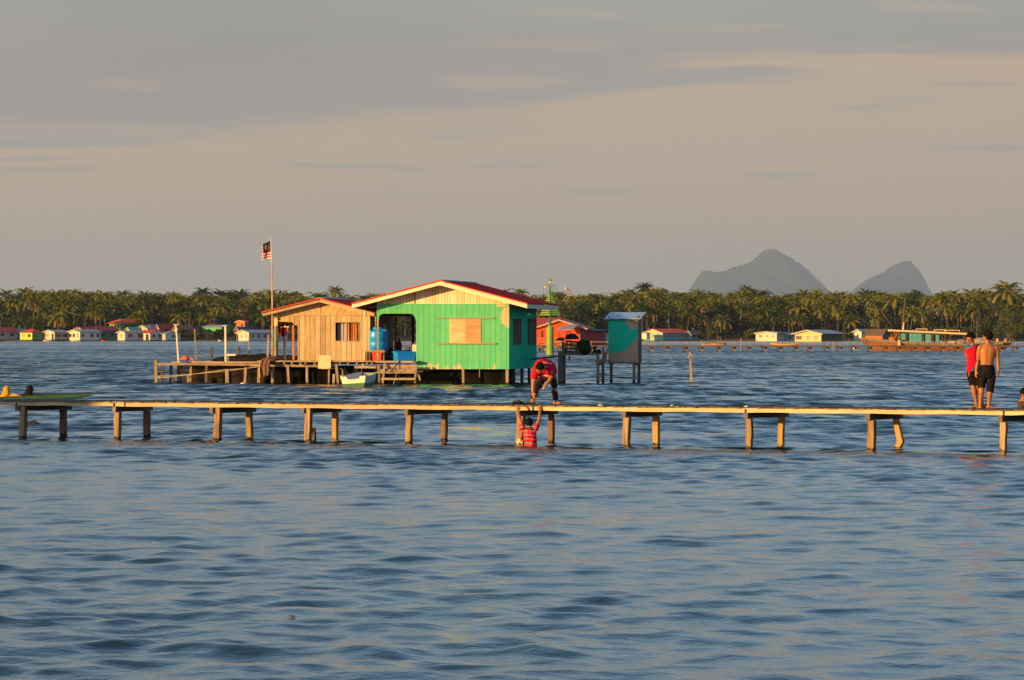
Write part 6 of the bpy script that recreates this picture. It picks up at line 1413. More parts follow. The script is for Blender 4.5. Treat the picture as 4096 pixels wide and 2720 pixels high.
for i, (px, y0) in enumerate(((3332, 1365), (2962, 1352), (2868, 1347))):
    dd = 506.0 if i < 2 else 1235.0; q = P(px, y0, dd); t = thing('mooring_pole', ['crooked pole standing in the water beside the far pier, below the yellow house', 'thin pole on the far pier left of the pink boat', 'small frame of sticks on the far jetty'][i], 'pole', (q.x, dd, -.6)); MB().bar((0, 0, 0), (.06, 0, q.z+.6), .10, .10).build('shaft', OLD, t)
    if i == 2: MB().bar((1.0, 0, 0), (1.0, 0, q.z+.6), .1, .1).build('shaft', OLD, t); MB().box(-.05, 1.1, -.05, .05, q.z+.45, q.z+.55).build('bar', OLD, t)
# ---- pink long boat
def long_boat(name, label, x0, x1, d, h, mats, sheer=.35, yaw=0.0, W=.9, cat='boat', group=None):
    s = F/d; L = (x1-x0)/s; root = thing(name, label, cat, ((x0+x1)/2/s - CX/s, d, 0), yaw, group); n = 20
    def st(t): k = math.sin(math.pi*(.06+.88*t))**.6; e = abs(2*t-1)**2.4; return (W/2*k, h+sheer*e, W*.32*k, -.15+.9*(h)*e*.8)
    m = MB(); mi = MB()
    for i in range(n):
        a, c = st(i/n), st((i+1)/n); xa, xc = L*(i/n-.5), L*((i+1)/n-.5)
        for sg in (-1, 1):
            m.cur = 0
            za, zc = a[3]+(a[1]-a[3])*.6, c[3]+(c[1]-c[3])*.6; wa, wc = a[2]+(a[0]-a[2])*.6, c[2]+(c[0]-c[2])*.6
            m.add([(xa, sg*a[2], a[3]), (xc, sg*c[2], c[3]), (xc, sg*wc, zc), (xa, sg*wa, za)], [(0, 1, 2, 3)]); m.cur = 1; m.add([(xa, sg*wa, za), (xc, sg*wc, zc), (xc, sg*c[0], c[1]), (xa, sg*a[0], a[1])], [(0, 1, 2, 3)])
        m.cur = 0; m.add([(xa, -a[2], a[3]), (xc, -c[2], c[3]), (xc, c[2], c[3]), (xa, a[2], a[3])], [(0, 1, 2, 3)])
        mi.hexa([(xa, -a[0]*.96, a[1]-.25), (xc, -c[0]*.96, c[1]-.25), (xc, c[0]*.96, c[1]-.25), (xa, a[0]*.96, a[1]-.25)], [(xa, -a[0]*.96, a[1]-.22), (xc, -c[0]*.96, c[1]-.22), (xc, c[0]*.96, c[1]-.22), (xa, a[0]*.96, a[1]-.22)])
    o = m.build('hull', list(mats[:2]), root, smooth=False); o.modifiers.new('thickness', 'SOLIDIFY').thickness = .03
    mi.build('floor_boards', mats[1], root); return root, L, st
long_boat('long_boat', 'long pinkish boat with a yellow rim moored beyond the far pier', 3083, 3196, 700.0, .52, (plain('pink_hull', (.55, .16, .11), .6, .2), plain('yellow_strake', (.60, .42, .16), .6, .2)), .22, R(3))
for i, (px, w_, lab, c_) in enumerate(((415, 20, 'little red boat moored below the long dark red roof', (.5, .08, .04)), (300, 32, 'pale boat in front of the cream house with three windows', (.75, .62, .42)), (188, 30, 'pale low boat in front of the cream house with the arched doorway', (.72, .6, .42)), (880, 14, 'small white boat by the jetty under the green house', (.8, .7, .55)), (3420, 26, 'white skiff by the far pier left of the fishing boat stern', (.75, .7, .6)))):
    long_boat('small_boat', lab, px-w_/2, px+w_/2, 1235.0 if i < 4 else 600.0, .35, (plain('boat_paint_%d' % i, c_, .6, .15), plain('boat_rim_%d' % i, tuple(v*.8 for v in c_), .6, .15)), .12, 0, .8, group='little boats along the far shore')
# ---- big fishing boat
def fishing_boat():
    d = 541.0; s = F/d; X0 = (3750-CX)/s; root = thing('fishing_boat', 'long brown wooden fishing boat with a teal cabin behind the far pier', 'fishing boat', (X0, d, 0))
    x = lambda px: (px-CX)/s-X0; z = lambda y: H-(y-HY)/s
    BR = wood('brown_hull', (.20, .075, .03), (.36, .14, .05), 'x', 2.0, .22, 'z', .02); TB = wood('tan_strake', (.25, .19, .12), (.38, .30, .20), 'x', 2.5)
    gun = [(3447, 1352), (3500, 1355), (3560, 1361), (3615, 1366.5), (3700, 1371), (3800, 1374.5), (3900, 1375.5), (3960, 1373), (4000, 1369.5), (4035, 1364), (4062, 1357)]
    bot = [(3447, 1366), (3478, 1384), (3492, 1406), (3560, 1409), (3800, 1409), (3980, 1409), (4006, 1406), (4022, 1393), (4040, 1378), (4062, 1359)]
    def interp(tab, px):
        if px <= tab[0][0]: return tab[0][1]
        for (a, ya), (c, yc) in zip(tab, tab[1:]):
            if px <= c: return ya+(yc-ya)*(px-a)/(c-a)
        return tab[-1][1]
    n = 48; S = []
    for i in range(n+1):
        px = 3447+(4062-3447)*i/n; t = i/n; hw = 2.1*(1-max(0, (t-.72)/.28)**2*.985)*(.72+.28*min(1, t/.2)); zg, zb_ = z(interp(gun, px)), z(interp(bot, px)); S.append((x(px), hw, zg, zb_))
    m = MB(); m2 = MB()
    for (xa, wa, ga, ba), (xc, wc, gc, bc) in zip(S, S[1:]):
        ta, tc = max(ba, ga-.30), max(bc, gc-.30)
        for sg in (-1, 1):
            m.add([(xa, sg*wa*.72, ba), (xc, sg*wc*.72, bc), (xc, sg*wc*.97, tc), (xa, sg*wa*.97, ta)], [(0, 1, 2, 3)]); m2.add([(xa, sg*wa, ta), (xc, sg*wc, tc), (xc, sg*(wc+.04), gc), (xa, sg*(wa+.04), ga)], [(0, 1, 2, 3)])
        m.add([(xa, -wa*.72, ba), (xc, -wc*.72, bc), (xc, wc*.72, bc), (xa, wa*.72, ba)], [(0, 1, 2, 3)])
    a = S[0]; m.add([(a[0], -a[1]*.72, a[3]), (a[0], a[1]*.72, a[3]), (a[0], a[1], a[2]), (a[0], -a[1], a[2])], [(0, 1, 2, 3)])
    m.build('hull', BR, root); m2.build('top_strake', TB, root).modifiers.new('thickness', 'SOLIDIFY').thickness = .06
    m = MB()
    for (xa, wa, ga, ba), (xc, wc, gc, bc) in zip(S, S[1:]): m.add([(xa, -wa*.95, ga-.28), (xc, -wc*.95, gc-.28), (xc, wc*.95, gc-.28), (xa, wa*.95, ga-.28)], [(0, 1, 2, 3)])
    m.build('deck', STILT, root)
    CB = plain('cream_beam', (.74, .56, .30), .6, .12, 2)
    m = MB(); y0, y1 = z(1318), z(1332.5); xa, xb = x(3556), x(3876)
    m.hexa([(xa, -1.9, y0-.24), (xb, -1.9, y1-.24), (xb, 1.9, y1-.24), (xa, 1.9, y0-.24)], [(xa, -1.9, y0), (xb, -1.9, y1), (xb, 1.9, y1), (xa, 1.9, y0)]); m.build('canopy_roof', CB, root)
    m = MB()
    for p0, p1 in ((3659, 3704), (3731, 3776), (3776, 3834)):
        zz = y0+(y1-y0)*(p0-3556)/320+.18; m.box(x(p0), x(p1), -1.5, -1.4, zz, zz+.09); m.box(x(p0), x(p0)+.08, -1.5, -1.4, zz-.17, zz-.001); m.box(x(p1)-.08, x(p1), -1.5, -1.4, zz-.17, zz-.001)
    m.build('roof_rack', CB, root)
    TL = plain('teal_cabin', (.09, .34, .32), .6, .15, 2); TD = plain('teal_dark', (.03, .10, .10), .6, .15)
    for p0, p1, ya, yb_ in ((3601, 3618, 1333, 1360), (3632, 3683, 1333, 1367), (3696, 3720, 1336, 1369), (3738, 3752, 1338, 1371)):
        c = MB().box(x(p0), x(p1), -1.55, 1.4, z(yb_), z(ya)-.02).build('cabin', TL, root)
        m = MB(); k = max(1, int((p1-p0)/14))
        for i in range(k):
            u0 = x(p0)+(x(p1)-x(p0))*(i+.12)/k; u1 = x(p0)+(x(p1)-x(p0))*(i+.88)/k; h_ = z(ya)-z(yb_)
            for v0, v1 in ((.62, .94), (.08, .36)): m.box(u0, u1, -1.575, -1.552, z(yb_)+h_*v0, z(yb_)+h_*v1)
        m.build('cabin_panel', plain('teal_panel', (.12, .40, .37), .6, .15), c)
    m = MB()
    for px, ya, yb_ in ((3623, 1322, 1366), (3688, 1326, 1370), (3727, 1330, 1372), (3764, 1331, 1372), (3775, 1331, 1372), (3850, 1333, 1375), (3590, 1320, 1362)): m.bar((x(px), -1.6, z(yb_)), (x(px), -1.6, z(ya)-.2), .12, .12)
    m.build('canopy_post', DARKT, root)
    p0, p1, p2, p3 = (x(3624), 0, z(1180)), (x(3618), 0, z(1225)), (x(3613), 0, z(1290)), (x(3611), 0, z(1365)); MB().tube([p3, p2, p1, p0], [.22, .2, .14, .05], 8).build('mast', wood('mast_wood', (.06, .04, .03), (.16, .10, .06), 'z', 2.0), root, smooth=True)
    MB().tube([(x(3606), -.8, z(1365)), (x(3613), -.8, z(1290))], [.14, .10], 8).build('mast', CB, root, smooth=True)
    MB().tube([(x(3570), -.6, z(1310)), (x(3523), -.6, z(1244))], [.12, .07], 8).build('boom', DARKT, root, smooth=True); MB().tube([(x(3523), -.6, z(1246)), (x(3557), -.6, z(1203))], [.04, .03], 6).tube([(x(3523), -.6, z(1246)), (x(3465), -.6, z(1232))], [.04, .02], 6).build('boom_spar', OLD, root, smooth=True)
    m = MB(); r = random.Random(9)
    for i in range(18): px = r.uniform(3572, 3600); m.tube([(x(px), r.uniform(-1.6, -.8), z(1362)), (x(px+r.uniform(-14, 14)), r.uniform(-1.6, -.8), z(r.uniform(1326, 1345)))], .06, 5)
    m.build('winch_frame', RUSTY, root)
    MB().lathe([(.22, 0), (.24, .3), (.16, .8), (.2, .85), (.02, .86)], (x(3592), -2.25, z(1386)), 12).build('bollard', CB, root, smooth=True)
    m = MB()
    for i in range(9):
        px = 3988+i*3.6; m.box(x(px), x(px)+.07, -2.1, -2.05, z(1372.5), z(1369.5)) if i not in (2, 5) else None
    LT = MB(); r = random.Random(4); k = 0
    for i, ch in enumerate('SA 1572'):
        if ch == ' ': continue
        px = 3976+i*4.2; hw = interp(gun, px); t = (px-3447)/615; ww = 2.1*(1-max(0, (t-.72)/.28)**2*.985); zc = z(interp(gun, px)+3.2)
        LT.box(x(px), x(px)+.09, -ww-.075, -ww-.055, zc-.055, zc+.055)
    LT.build('lettering', plain('white_letters', (.7, .66, .6), .6), root)
    return root, x, z
FB, fbx, fbz = fishing_boat()
def fb_w(px, py, y): return Vector(((px-CX)/(F/541.0), 541.0+y, H-(py-HY)/(F/541.0)))
for i, (p0, p1) in enumerate(((3751, 3763), (3774, 3796), (3799, 3816))):
    a = fb_w(p0, 1372.5, -1.2); c = fb_w(p1, 1363.5, -1.2); t = thing('fish_box', ['first pale yellow fish box right of the teal cabin', 'second pale fish box under the canopy, with a red ball on it', 'third pale fish box under the canopy'][i], 'box', (a.x, 541-1.4, a.z), 0, 'fish boxes on the fishing boat'); w_, h_ = c.x-a.x, c.z-a.z
    MB().box(0, w_, 0, .6, 0, h_*.8).build('body', plain('cream_box', (.74, .60, .34), .6, .1), t, bevel=.03); MB().box(-.03, w_+.03, -.03, .63, h_*.8+.001, h_).build('lid', plain('cream_lid', (.78, .66, .42), .6, .1), t)
q = fb_w(3780, 1363.4, -1.1); t = thing('red_ball', 'red float sitting on the pale fish box on the fishing boat', 'float', (q.x, q.y, q.z)); MB().ball((0, 0, .17), .2, 12, 8, (1, 1, .85)).build('ball', REDP, t, smooth=True)
GRT = plain('grey_tarp', (.30, .25, .21), .9, .4, 2)
q = fb_w(3850, 1374, -.6); heap('tarp_heap', 'grey net heap under the canopy behind the boy in the red shirt', 'heap', q, 0, 1.2, 1.0, .55, GRT, 41, 'grey heaps on the fishing boat'); q = fb_w(3925, 1374, -.4); heap('tarp_heap', 'larger grey net heap on the foredeck of the fishing boat', 'heap', q, 0, 1.5, 1.0, .75, GRT, 42, 'grey heaps on the fishing boat')
for i, (px, c_, lab) in enumerate(((3988, (.72, .42, .03), 'yellow jerrycan on the fishing boat bow'), (4021, (.72, .22, .03), 'orange jerrycan on the fishing boat bow'))):
    q = fb_w(px, 1366, -.3); t = thing('jerrycan', lab, 'jerrycan', q + Vector((0, 0, -.12)), 0, 'jerrycans on the fishing boat'); MB().box(-.17, .17, -.13, .13, 0, .5).build('body', plain('can_%d' % i, c_, .5), t, bevel=.04); MB().tube([(-.08, 0, .5), (-.08, 0, .58)], .05, 8).build('cap', BLACKP, t)
q = fb_w(3566, 1364, -1.5); heap('orange_bundle', 'orange bundle on the stern deck of the fishing boat', 'bundle', q, 0, .55, .4, .5, ORANW, 43)
# ================================================================== FOREGROUND PIER
A_, B_ = Vector((-10.93, 87.56, 0)), Vector((9.575, 76.67, 0))
PF = Frame(A_.x, A_.y, math.atan2(B_.y-A_.y, B_.x-A_.x))
DZ = 0.785; FT, FB_ = 0.766, 0.684
PIERB = wood('pier_edge_timber', (0.50, 0.36, 0.20), (0.74, 0.57, 0.34), 'x', 9.0, wet=None)
PLANKG = wood('pier_deck_planks', (0.085, 0.072, 0.062), (0.22, 0.19, 0.165), 'y', 8.0)
POSTL = wood('pier_post', (0.15, 0.10, 0.06), (0.46, 0.31, 0.17), 'z', 13.0, wet=(0.03, (0.02, 0.017, 0.013)))
POSTY = wood('pier_post_yellowish', (0.26, 0.17, 0.06), (0.48, 0.33, 0.13), 'z', 13.0, wet=(0.02, (0.03, 0.024, 0.014)))
POSTD = wood('pier_post_brown', (0.12, 0.075, 0.045), (0.30, 0.19, 0.11), 'z', 13.0, wet=(0.05, (0.016, 0.014, 0.012)))
BEAMG = wood('pier_cross_beam', (0.10, 0.085, 0.07), (0.24, 0.20, 0.16), 'y', 10.0)
def pier():
    x0, x1 = PF.lx(-520), PF.lx(4700)
    root = thing('pier', 'narrow wooden pier crossing the whole picture on paired square posts', 'pier', PF.world(x0, 0, 0), PF.rz); off = -x0
    r = random.Random(14); m = MB(); x = 0.0; n = 0; L = x1-x0
    while x < L:
        w = r.uniform(.11, .16); j = r.uniform(-.035, .03); dz = r.uniform(-.008, .008)
        m.hexa([(x, -.17+j, FT+.001), (x+w-.012, -.17+j+r.uniform(-.01, .01), FT+.001), (x+w-.012, 1.62+r.uniform(-.06, .06), FT+.001), (x, 1.62+r.uniform(-.06, .06), FT+.001)], [(x, -.17+j, DZ+dz), (x+w-.012, -.17+j, DZ+dz+r.uniform(-.005, .005)), (x+w-.012, 1.62, DZ+dz), (x, 1.62, DZ+dz)]); x += w
    m.build('deck', PLANKG, root)
    ends = [-520, 513, 2145, 4025, 4700]
    for a, c in zip(ends, ends[1:]):
        xa, xc = PF.lx(a)+off, PF.lx(c)+off; k = 26; vs = []
        m = MB(); r2 = random.Random(int(a)+900)
        for i in range(k):       # slightly uneven sawn board
            t0, t1 = xa+.02+(xc-xa-.04)*i/k, xa+.02+(xc-xa-.04)*(i+1)/k
            b0, b1 = FB_+.006*math.sin(i*1.3+a), FB_+.006*math.sin((i+1)*1.3+a)
            m.hexa([(t0, -.13, b0), (t1, -.13, b1), (t1, -.07, b1), (t0, -.07, b0)], [(t0, -.13, FT), (t1, -.13, FT), (t1, -.07, FT), (t0, -.07, FT)])
        m.build('edge_beam', PIERB, root)
    for y_ in (.70, 1.42): MB().box(0, L, y_, y_+.06, FB_, FT).build('edge_beam', BEAMG, root)
    bents = [((-330, -334), (-160, -160), POSTL, POSTD), ((99, 95.5), (259, 260), POSTL, POSTD), ((477, 473), (592, 594), POSTL, POSTD), ((877.5, 874), (1001, 1004.5), POSTL, POSTL), ((1241, 1235), (1347, 1346), POSTL, POSTY), ((1644, 1639), (1785, 1782), POSTL, POSTD), ((2091, 2083), (2210.5, 2210.5), POSTL, POSTD), ((2514.5, 2509.5), (2628, 2630), POSTL, POSTY), ((3001.5, 3001.5), (3131, 3130), POSTL, POSTY), ((3491, 3490), (3588, 3606), POSTL, POSTY), ((4018, 4017), (4135, 4138), POSTL, POSTD), ((4560, 4560), (4690, 4690), POSTL, POSTL)]
    for i, ((ft, fb), (bt, bb), mf, mb) in enumerate(bents):
        a, c = PF.lx(ft)+off, PF.lx(fb)+off; d_ = (c-a)/.66
        w0, w1 = .125+r.uniform(-.012, .012), .115+r.uniform(-.01, .012)
        h_ = .118+r.uniform(-.010, .014); hi_ = i in (1, 3, 4); tp = FB_-.001 if hi_ else FB_-h_+.001
        m = MB(); lv = [tp, .42, .25, .12, -.05, -.9]; pr_ = None; rr_ = random.Random(i*7+1); vs = []; fs = []
        for j, z in enumerate(lv):     # hewn, a little crooked
            cx_ = a + d_*(FB_-z) + rr_.uniform(-.008, .008); wx, wy = w0*rr_.uniform(.92, 1.06)/2, w0*rr_.uniform(.92, 1.06)/2
            vs += [(cx_-wx, -.04-wy, z), (cx_+wx, -.04-wy, z), (cx_+wx, -.04+wy, z), (cx_-wx, -.04+wy, z)]
        def skin(vs):
            fs = [(0, 1, 2, 3)]
            for j in range(len(vs)//4-1):
                for k in range(4): fs.append((j*4+k, j*4+(k+1) % 4, j*4+4+(k+1) % 4, j*4+4+k))
            fs.append(tuple(range(len(vs)-4, len(vs)))); return fs
        MB().add(vs, skin(vs)).build('post', mf, root, bevel=.006)
        tp = FB_-h_+.001; lv[0] = tp; yb = 1.42; a2, c2 = PF.lx(bt, yb)+off, PF.lx(bb, yb)+off; d2 = (c2-a2)/.66; vs = []
        for j, z in enumerate(lv):
            cx_ = a2 + d2*(FB_-z) + rr_.uniform(-.008, .008)
            if i == 9: cx_ = a2 + [0, .03, .07, .105, .02, -.4][j]
            wx = w1*rr_.uniform(.9, 1.06)/2; vs += [(cx_-wx, yb-.055-wx, z), (cx_+wx, yb-.055-wx, z), (cx_+wx, yb-.055+wx, z), (cx_-wx, yb-.055+wx, z)]
        MB().add(vs, skin(vs)).build('post', mb, root, bevel=.006)
        bx = a - w0/2 - .075 if hi_ else a - w0/2 - .012
        if not hi_: bx += d_*(tp-FB_)
        bq = a2 + d2*h_ - .045 - bx; bq = bq*1.76/1.525; bb_ = [(bx, -.16), (bx+.085, -.16), (bx+.085+bq, 1.60), (bx+bq, 1.60)]
        MB().hexa([(x_, y_, FB_-h_+.003) for x_, y_ in bb_], [(x_, y_, FB_-.002) for x_, y_ in bb_]).build('cross_beam', BEAMG, root)
        if i in (1, 2, 8): MB().box(bx+.02, bx+.035, -.165, -.135, FB_-.02, FB_+.07).build('iron_pin', DARKT, root)
    q = PF.lx(1256)+off; MB().bar((q-.02, .03, .28), (q+.05, .0, -.5), .05, .07).build('stub', DARKT, root); q = PF.lx(2986)+off; MB().bar((q, .05, .29), (q, .05, -.5), .06, .05).build('stub', POSTD, root)
    return root
pier()
def pthing(name, label, cat, px, ly, z=DZ, group=None): return thing(name, label, cat, PF.world(PF.lx(px, ly), ly, z), PF.rz, group)
t = pthing('dive_mask', 'black diving mask and straps lying on the pier edge by the hanging boy', 'diving mask', 2073, .25, DZ+.008)
m = MB(); m.tube([(-.10, .02, .02), (-.07, -.05, .05), (0, -.07, .07), (.07, -.05, .05), (.10, .02, .02)], [.02, .026, .028, .026, .02], 8); m.ball((-.02, 0, .05), .055, 12, 8, (1.3, .8, .8)); m.ball((.08, .05, .03), .035, 10, 6, (1.4, 1, .7)); m.build('body', plain('black_rubber', (.015, .016, .02), .35, .2, 8, .5), t, smooth=True)
MB().tube([(-.10, .0, .03), (-.17, .04, .015), (-.12, .12, .012), (.02, .13, .012), (.16, .06, .012), (.11, .0, .03)], .011, 6).build('strap', BLACKP, t, smooth=True); MB().ball((-.01, -.045, .06), .03, 10, 6, (1.5, .4, .7)).build('lens', plain('mask_glass', (.18, .24, .30), .1, .05, 4, .8), t, smooth=True)
for i, (px, ly) in enumerate(((2402, .1), (2688, .2), (2985, .05))): heap('stone', ['flat pale stone on the pier deck right of the crouching man', 'small pale chip on the pier deck above the middle posts', 'small pale chip on the pier deck right of the middle', 'pale pebble on the pier edge beside the two boys'][i], 'stone', PF.world(PF.lx(px, ly), ly, DZ+.006), .3*i, .055 if i == 0 else .035, .05, .022, PALEW, 60+i, 'pale bits lying on the pier deck', 10)
t = pthing('plastic_float', 'crumpled pale plastic float tied to the post behind the hanging boy', 'float', 2081, -.13, .04); m = MB(); r = random.Random(2)
for i in range(9): m.ball((r.uniform(-.04, .04), r.uniform(-.03, .03), r.uniform(-.05, .07)), r.uniform(.025, .045), 8, 6)
m.build('bag', plain('pale_crumpled_plastic', (.74, .60, .34), .3, .35, 30, .5), t, smooth=True)
t = pthing('driftwood', 'dark waterlogged branch floating beside the leftmost posts', 'driftwood', 105, -.1, 0.0); w_ = P(118, 1699, DW(1699)); t.location = (w_.x, w_.y, .0); t.rotation_euler = (0, 0, 0); MB().tube([(-.55, 0, -.01), (-.1, .05, .03), (.12, .0, .05), (.24, -.03, .01)], [.02, .04, .06, .03], 8).build('branch', plain('wet_wood', (.03, .024, .02), .4, .3), t, smooth=True)
d_ = DW(2468); w_ = P(1166, 2468, d_); heap('floating_bag', 'clear scrap of plastic drifting alone on the open water in front', 'litter', (w_.x, d_, .0), .2, .032, .03, .014, plain('wet_plastic', (.13, .13, .11), .15, .6, 40, .5), 71, None, 14)
# ================================================================== PEOPLE
def remeshed(mb, name, mat, parent, voxel=.008, smooth=2, fold=0.0):
    """overlapping body shapes fused into one continuous surface"""
    me = mb.mesh('tmp', mat); o = bpy.data.objects.new('tmp', me); link(o)
    q = o.modifiers.new('r', 'REMESH'); q.mode = 'VOXEL'; q.voxel_size = voxel; q.use_smooth_shade = True
    if smooth: s = o.modifiers.new('s', 'SMOOTH'); s.factor = .5; s.iterations = smooth
    dg = bpy.context.evaluated_depsgraph_get(); dg.update(); nm = bpy.data.meshes.new_from_object(o.evaluated_get(dg)); bpy.data.objects.remove(o)
    if fold:
        from mathutils import noise as mn
        nr_ = [v.normal.copy() for v in nm.vertices]
        for v, n_ in zip(nm.vertices, nr_):
            q_ = v.co; f_ = mn.noise(Vector((q_.x*16+7, q_.y*16, q_.z*7))) + .6*mn.noise(Vector((q_.x*9, q_.y*9+3, q_.z*26))); v.co = q_ + n_*(fold*f_)
    nm.name = name; nm.materials.clear(); nm.materials.append(mat); nm.polygons.foreach_set('use_smooth', [True]*len(nm.polygons))
    r = bpy.data.objects.new(name, nm); link(r, parent); return r
def limb(m, pts, rad, ends=True):
    m.tube(pts, rad, 14)
    for i, (p, r_) in enumerate(zip(pts, rad)):
        if ends or 0 < i < len(pts)-1: m.ball(p, r_*.995, 12, 8)
def loft(m, rings, n=20):
    """rings: (centre, side vector, front vector) half axes"""
    vs = []; fs = []
    for c, a, f in rings:
        for k in range(n): t = 2*math.pi*k/n; vs.append(Vector(c)+Vector(a)*math.cos(t)+Vector(f)*math.sin(t))
    for i in range(len(rings)-1):
        for k in range(n): k2 = (k+1) % n; fs.append((i*n+k, i*n+k2, (i+1)*n+k2, (i+1)*n+k))
    fs.append(tuple(range(n-1, -1, -1))); fs.append(tuple(range((len(rings)-1)*n, len(rings)*n))); m.add(vs, fs)
def hand(m, wrist, d, nrm, thumb, s=1.0, curl=.5, grip=False):
    """palm, four fingers of different lengths and a side thumb; d points to the fingertips, nrm out of the palm, thumb to the thumb side"""
    d = Vector(d).normalized(); nrm = (Vector(nrm) - d*Vector(nrm).dot(d)).normalized(); th = d.cross(nrm); th = th if th.dot(Vector(thumb)) > 0 else -th
    w = Vector(wrist); rot = Matrix((th, nrm, d)).transposed(); pc = w + d*.045*s; m.ball(pc, .04*s, 12, 8, (1.0, .42, 1.2), rot)
    for i, ln in enumerate((.070, .078, .072, .056)):
        b0 = w + d*.082*s + th*(.027-.018*i)*s; c1 = curl*.7; d1 = (d*math.cos(c1)+nrm*math.sin(c1)); p1 = b0 + d1*ln*.45*s; c2 = curl*1.7; d2 = (d*math.cos(c2)+nrm*math.sin(c2)); p2 = p1 + d2*ln*.32*s; c3 = curl*2.4; p3 = p2 + (d*math.cos(c3)+nrm*math.sin(c3))*ln*.25*s
        limb(m, [b0 - d*.02*s, p1, p2, p3], [.0098*s, .0092*s, .0086*s, .0076*s])
    t0 = w + d*.025*s + th*.026*s; t1 = t0 + (th*.65+d*.6+nrm*.3).normalized()*.036*s; t2 = t1 + (th*.25+d*.8+nrm*.55).normalized()*.030*s; limb(m, [t0, t1, t2], [.0135*s, .0115*s, .0092*s])
def foot(m, ankle, d, s=1.0, z=0.0):
    """bare foot flat on the ground at height z, toes towards d"""
    d = Vector((d[0], d[1], 0)).normalized(); sd = Vector((d.y, -d.x, 0)); a = Vector(ankle); g = Vector((a.x, a.y, z))
    loft(m, [(g-d*.055*s+Vector((0, 0, .022*s)), sd*.020*s, Vector((0, 0, .018*s))), (g-d*.03*s+Vector((0, 0, .032*s)), sd*.032*s, Vector((0, 0, .031*s))), (g+d*.03*s+Vector((0, 0, .036*s)), sd*.034*s, Vector((0, 0, .036*s))), (g+d*.09*s+Vector((0, 0, .024*s)), sd*.040*s, Vector((0, 0, .024*s))), (g+d*.14*s+Vector((0, 0, .016*s)), sd*.042*s, Vector((0, 0, .016*s)))], 14)
    for i in range(5): q = g + d*(.155-.008*abs(i-1))*s + sd*(-.034+.017*i)*s; m.ball(q+Vector((0, 0, .012*s)), (.012 if i else .0145)*s, 8, 6, (1, 1.0, .9))
    limb(m, [a, g+Vector((0, 0, .045*s))], [.034*s, .036*s])
SKIN = plain('brown_skin', (0.36, 0.145, 0.045), .5, .10, 5, .35); SKIN2 = plain('tan_skin', (0.40, 0.165, 0.055), .5, .10, 5, .35)
HAIRM = plain('black_hair', (.007, .006, .005), .75, .3, 30, .08); EYEM = plain('dark_eye', (.02, .015, .012), .3, .05)
def basis(f, up=(0, 0, 1)):
    f = Vector(f).normalized(); u = Vector(up); u = (u - f*u.dot(f)).normalized(); r = f.cross(u); return Matrix((r, f, u)).transposed()
def head(m, c, M, s=1.0):
    """skull, jaw, nose, ears, brow; M has columns right, front, up"""
    c = Vector(c); V = lambda x, y, z: c + M @ (Vector((x, y, z))*s)
    m.ball(V(0, -.008, .018), .094*s, 18, 14, (.80, 1.0, 1.0), M); m.ball(V(0, .022, -.035), .068*s, 16, 12, (.84, .92, 1.08), M); m.ball(V(0, .052, -.082), .026*s, 10, 8, (1.1, .9, .8), M)
    limb(m, [V(0, .086, .018), V(0, .104, -.022)], [.009*s, .014*s]); m.ball(V(0, .098, -.024), .017*s, 10, 8, (1.25, .8, .7), M)
    m.ball(V(0, .082, -.055), .019*s, 10, 8, (1.4, .7, .5), M); m.ball(V(0, .08, -.066), .016*s, 10, 8, (1.3, .7, .5), M)
    for sx in (-1, 1): m.ball(V(sx*.077, -.008, -.012), .030*s, 10, 8, (.32, .7, 1.05), M); m.ball(V(sx*.033, .078, .030), .018*s, 10, 6, (1.3, .5, .4), M); m.ball(V(sx*.045, .062, -.022), .026*s, 10, 8, (.9, .7, .8), M)
def eyes(c, M, s, parent):
    m = MB(); c = Vector(c)
    for sx in (-1, 1): m.ball(c + M @ (Vector((sx*.033, .0835, .006))*s), .0115*s, 10, 6, (1.35, .55, .5), M)
    m.build('eyes', EYEM, parent, smooth=True)
def hair(c, M, s, parent, seed=1, long_=0.0, low=-.45):
    r = random.Random(seed); c = Vector(c); vs = []; fs = []; nu, nv = 44, 30
    for j in range(nv+1):
        t = math.pi*j/nv - math.pi/2
        for k in range(nu):
            a = 2*math.pi*k/nu; x, y, z = math.cos(t)*math.cos(a), math.cos(t)*math.sin(a), math.sin(t)
            lim = low + (.27-low)*max(0, min(1, (y+.15)/.8)) + .05*math.sin(a*5+seed)+.03*math.sin(a*13)
            k_ = max(0, min(1, (z-lim)/.22)); rr = (.90 + .19*k_ + (.075*r.uniform(-1, 1) if k_ > .3 else 0) + long_*k_*max(0, z))
            vs.append(c + M @ (Vector((x*.094*.82*rr, (y*.097-.008)*rr if False else y*.097*rr-.008, z*.094*rr+.018))*s))
    for j in range(nv):
        for k in range(nu): k2 = (k+1) % nu; fs.append((j*nu+k, j*nu+k2, (j+1)*nu+k2, (j+1)*nu+k))
    fs.append(tuple(range(nu-1, -1, -1))); fs.append(tuple(range(nv*nu, (nv+1)*nu))); MB().add(vs, fs).build('hair', HAIRM, parent, smooth=True)
def joints(scale, ox, oy, d0, base):
    return lambda zx, zy, dd=0.0: P(ox+zx/scale, oy+zy/scale, d0+dd) - base
BLACKC = plain('black_cloth_wet', (.010, .0095, .010), .75, .4, 12, .08); DENIM = plain('dark_trousers', (.022, .018, .016), .85, .45, 10, .1)
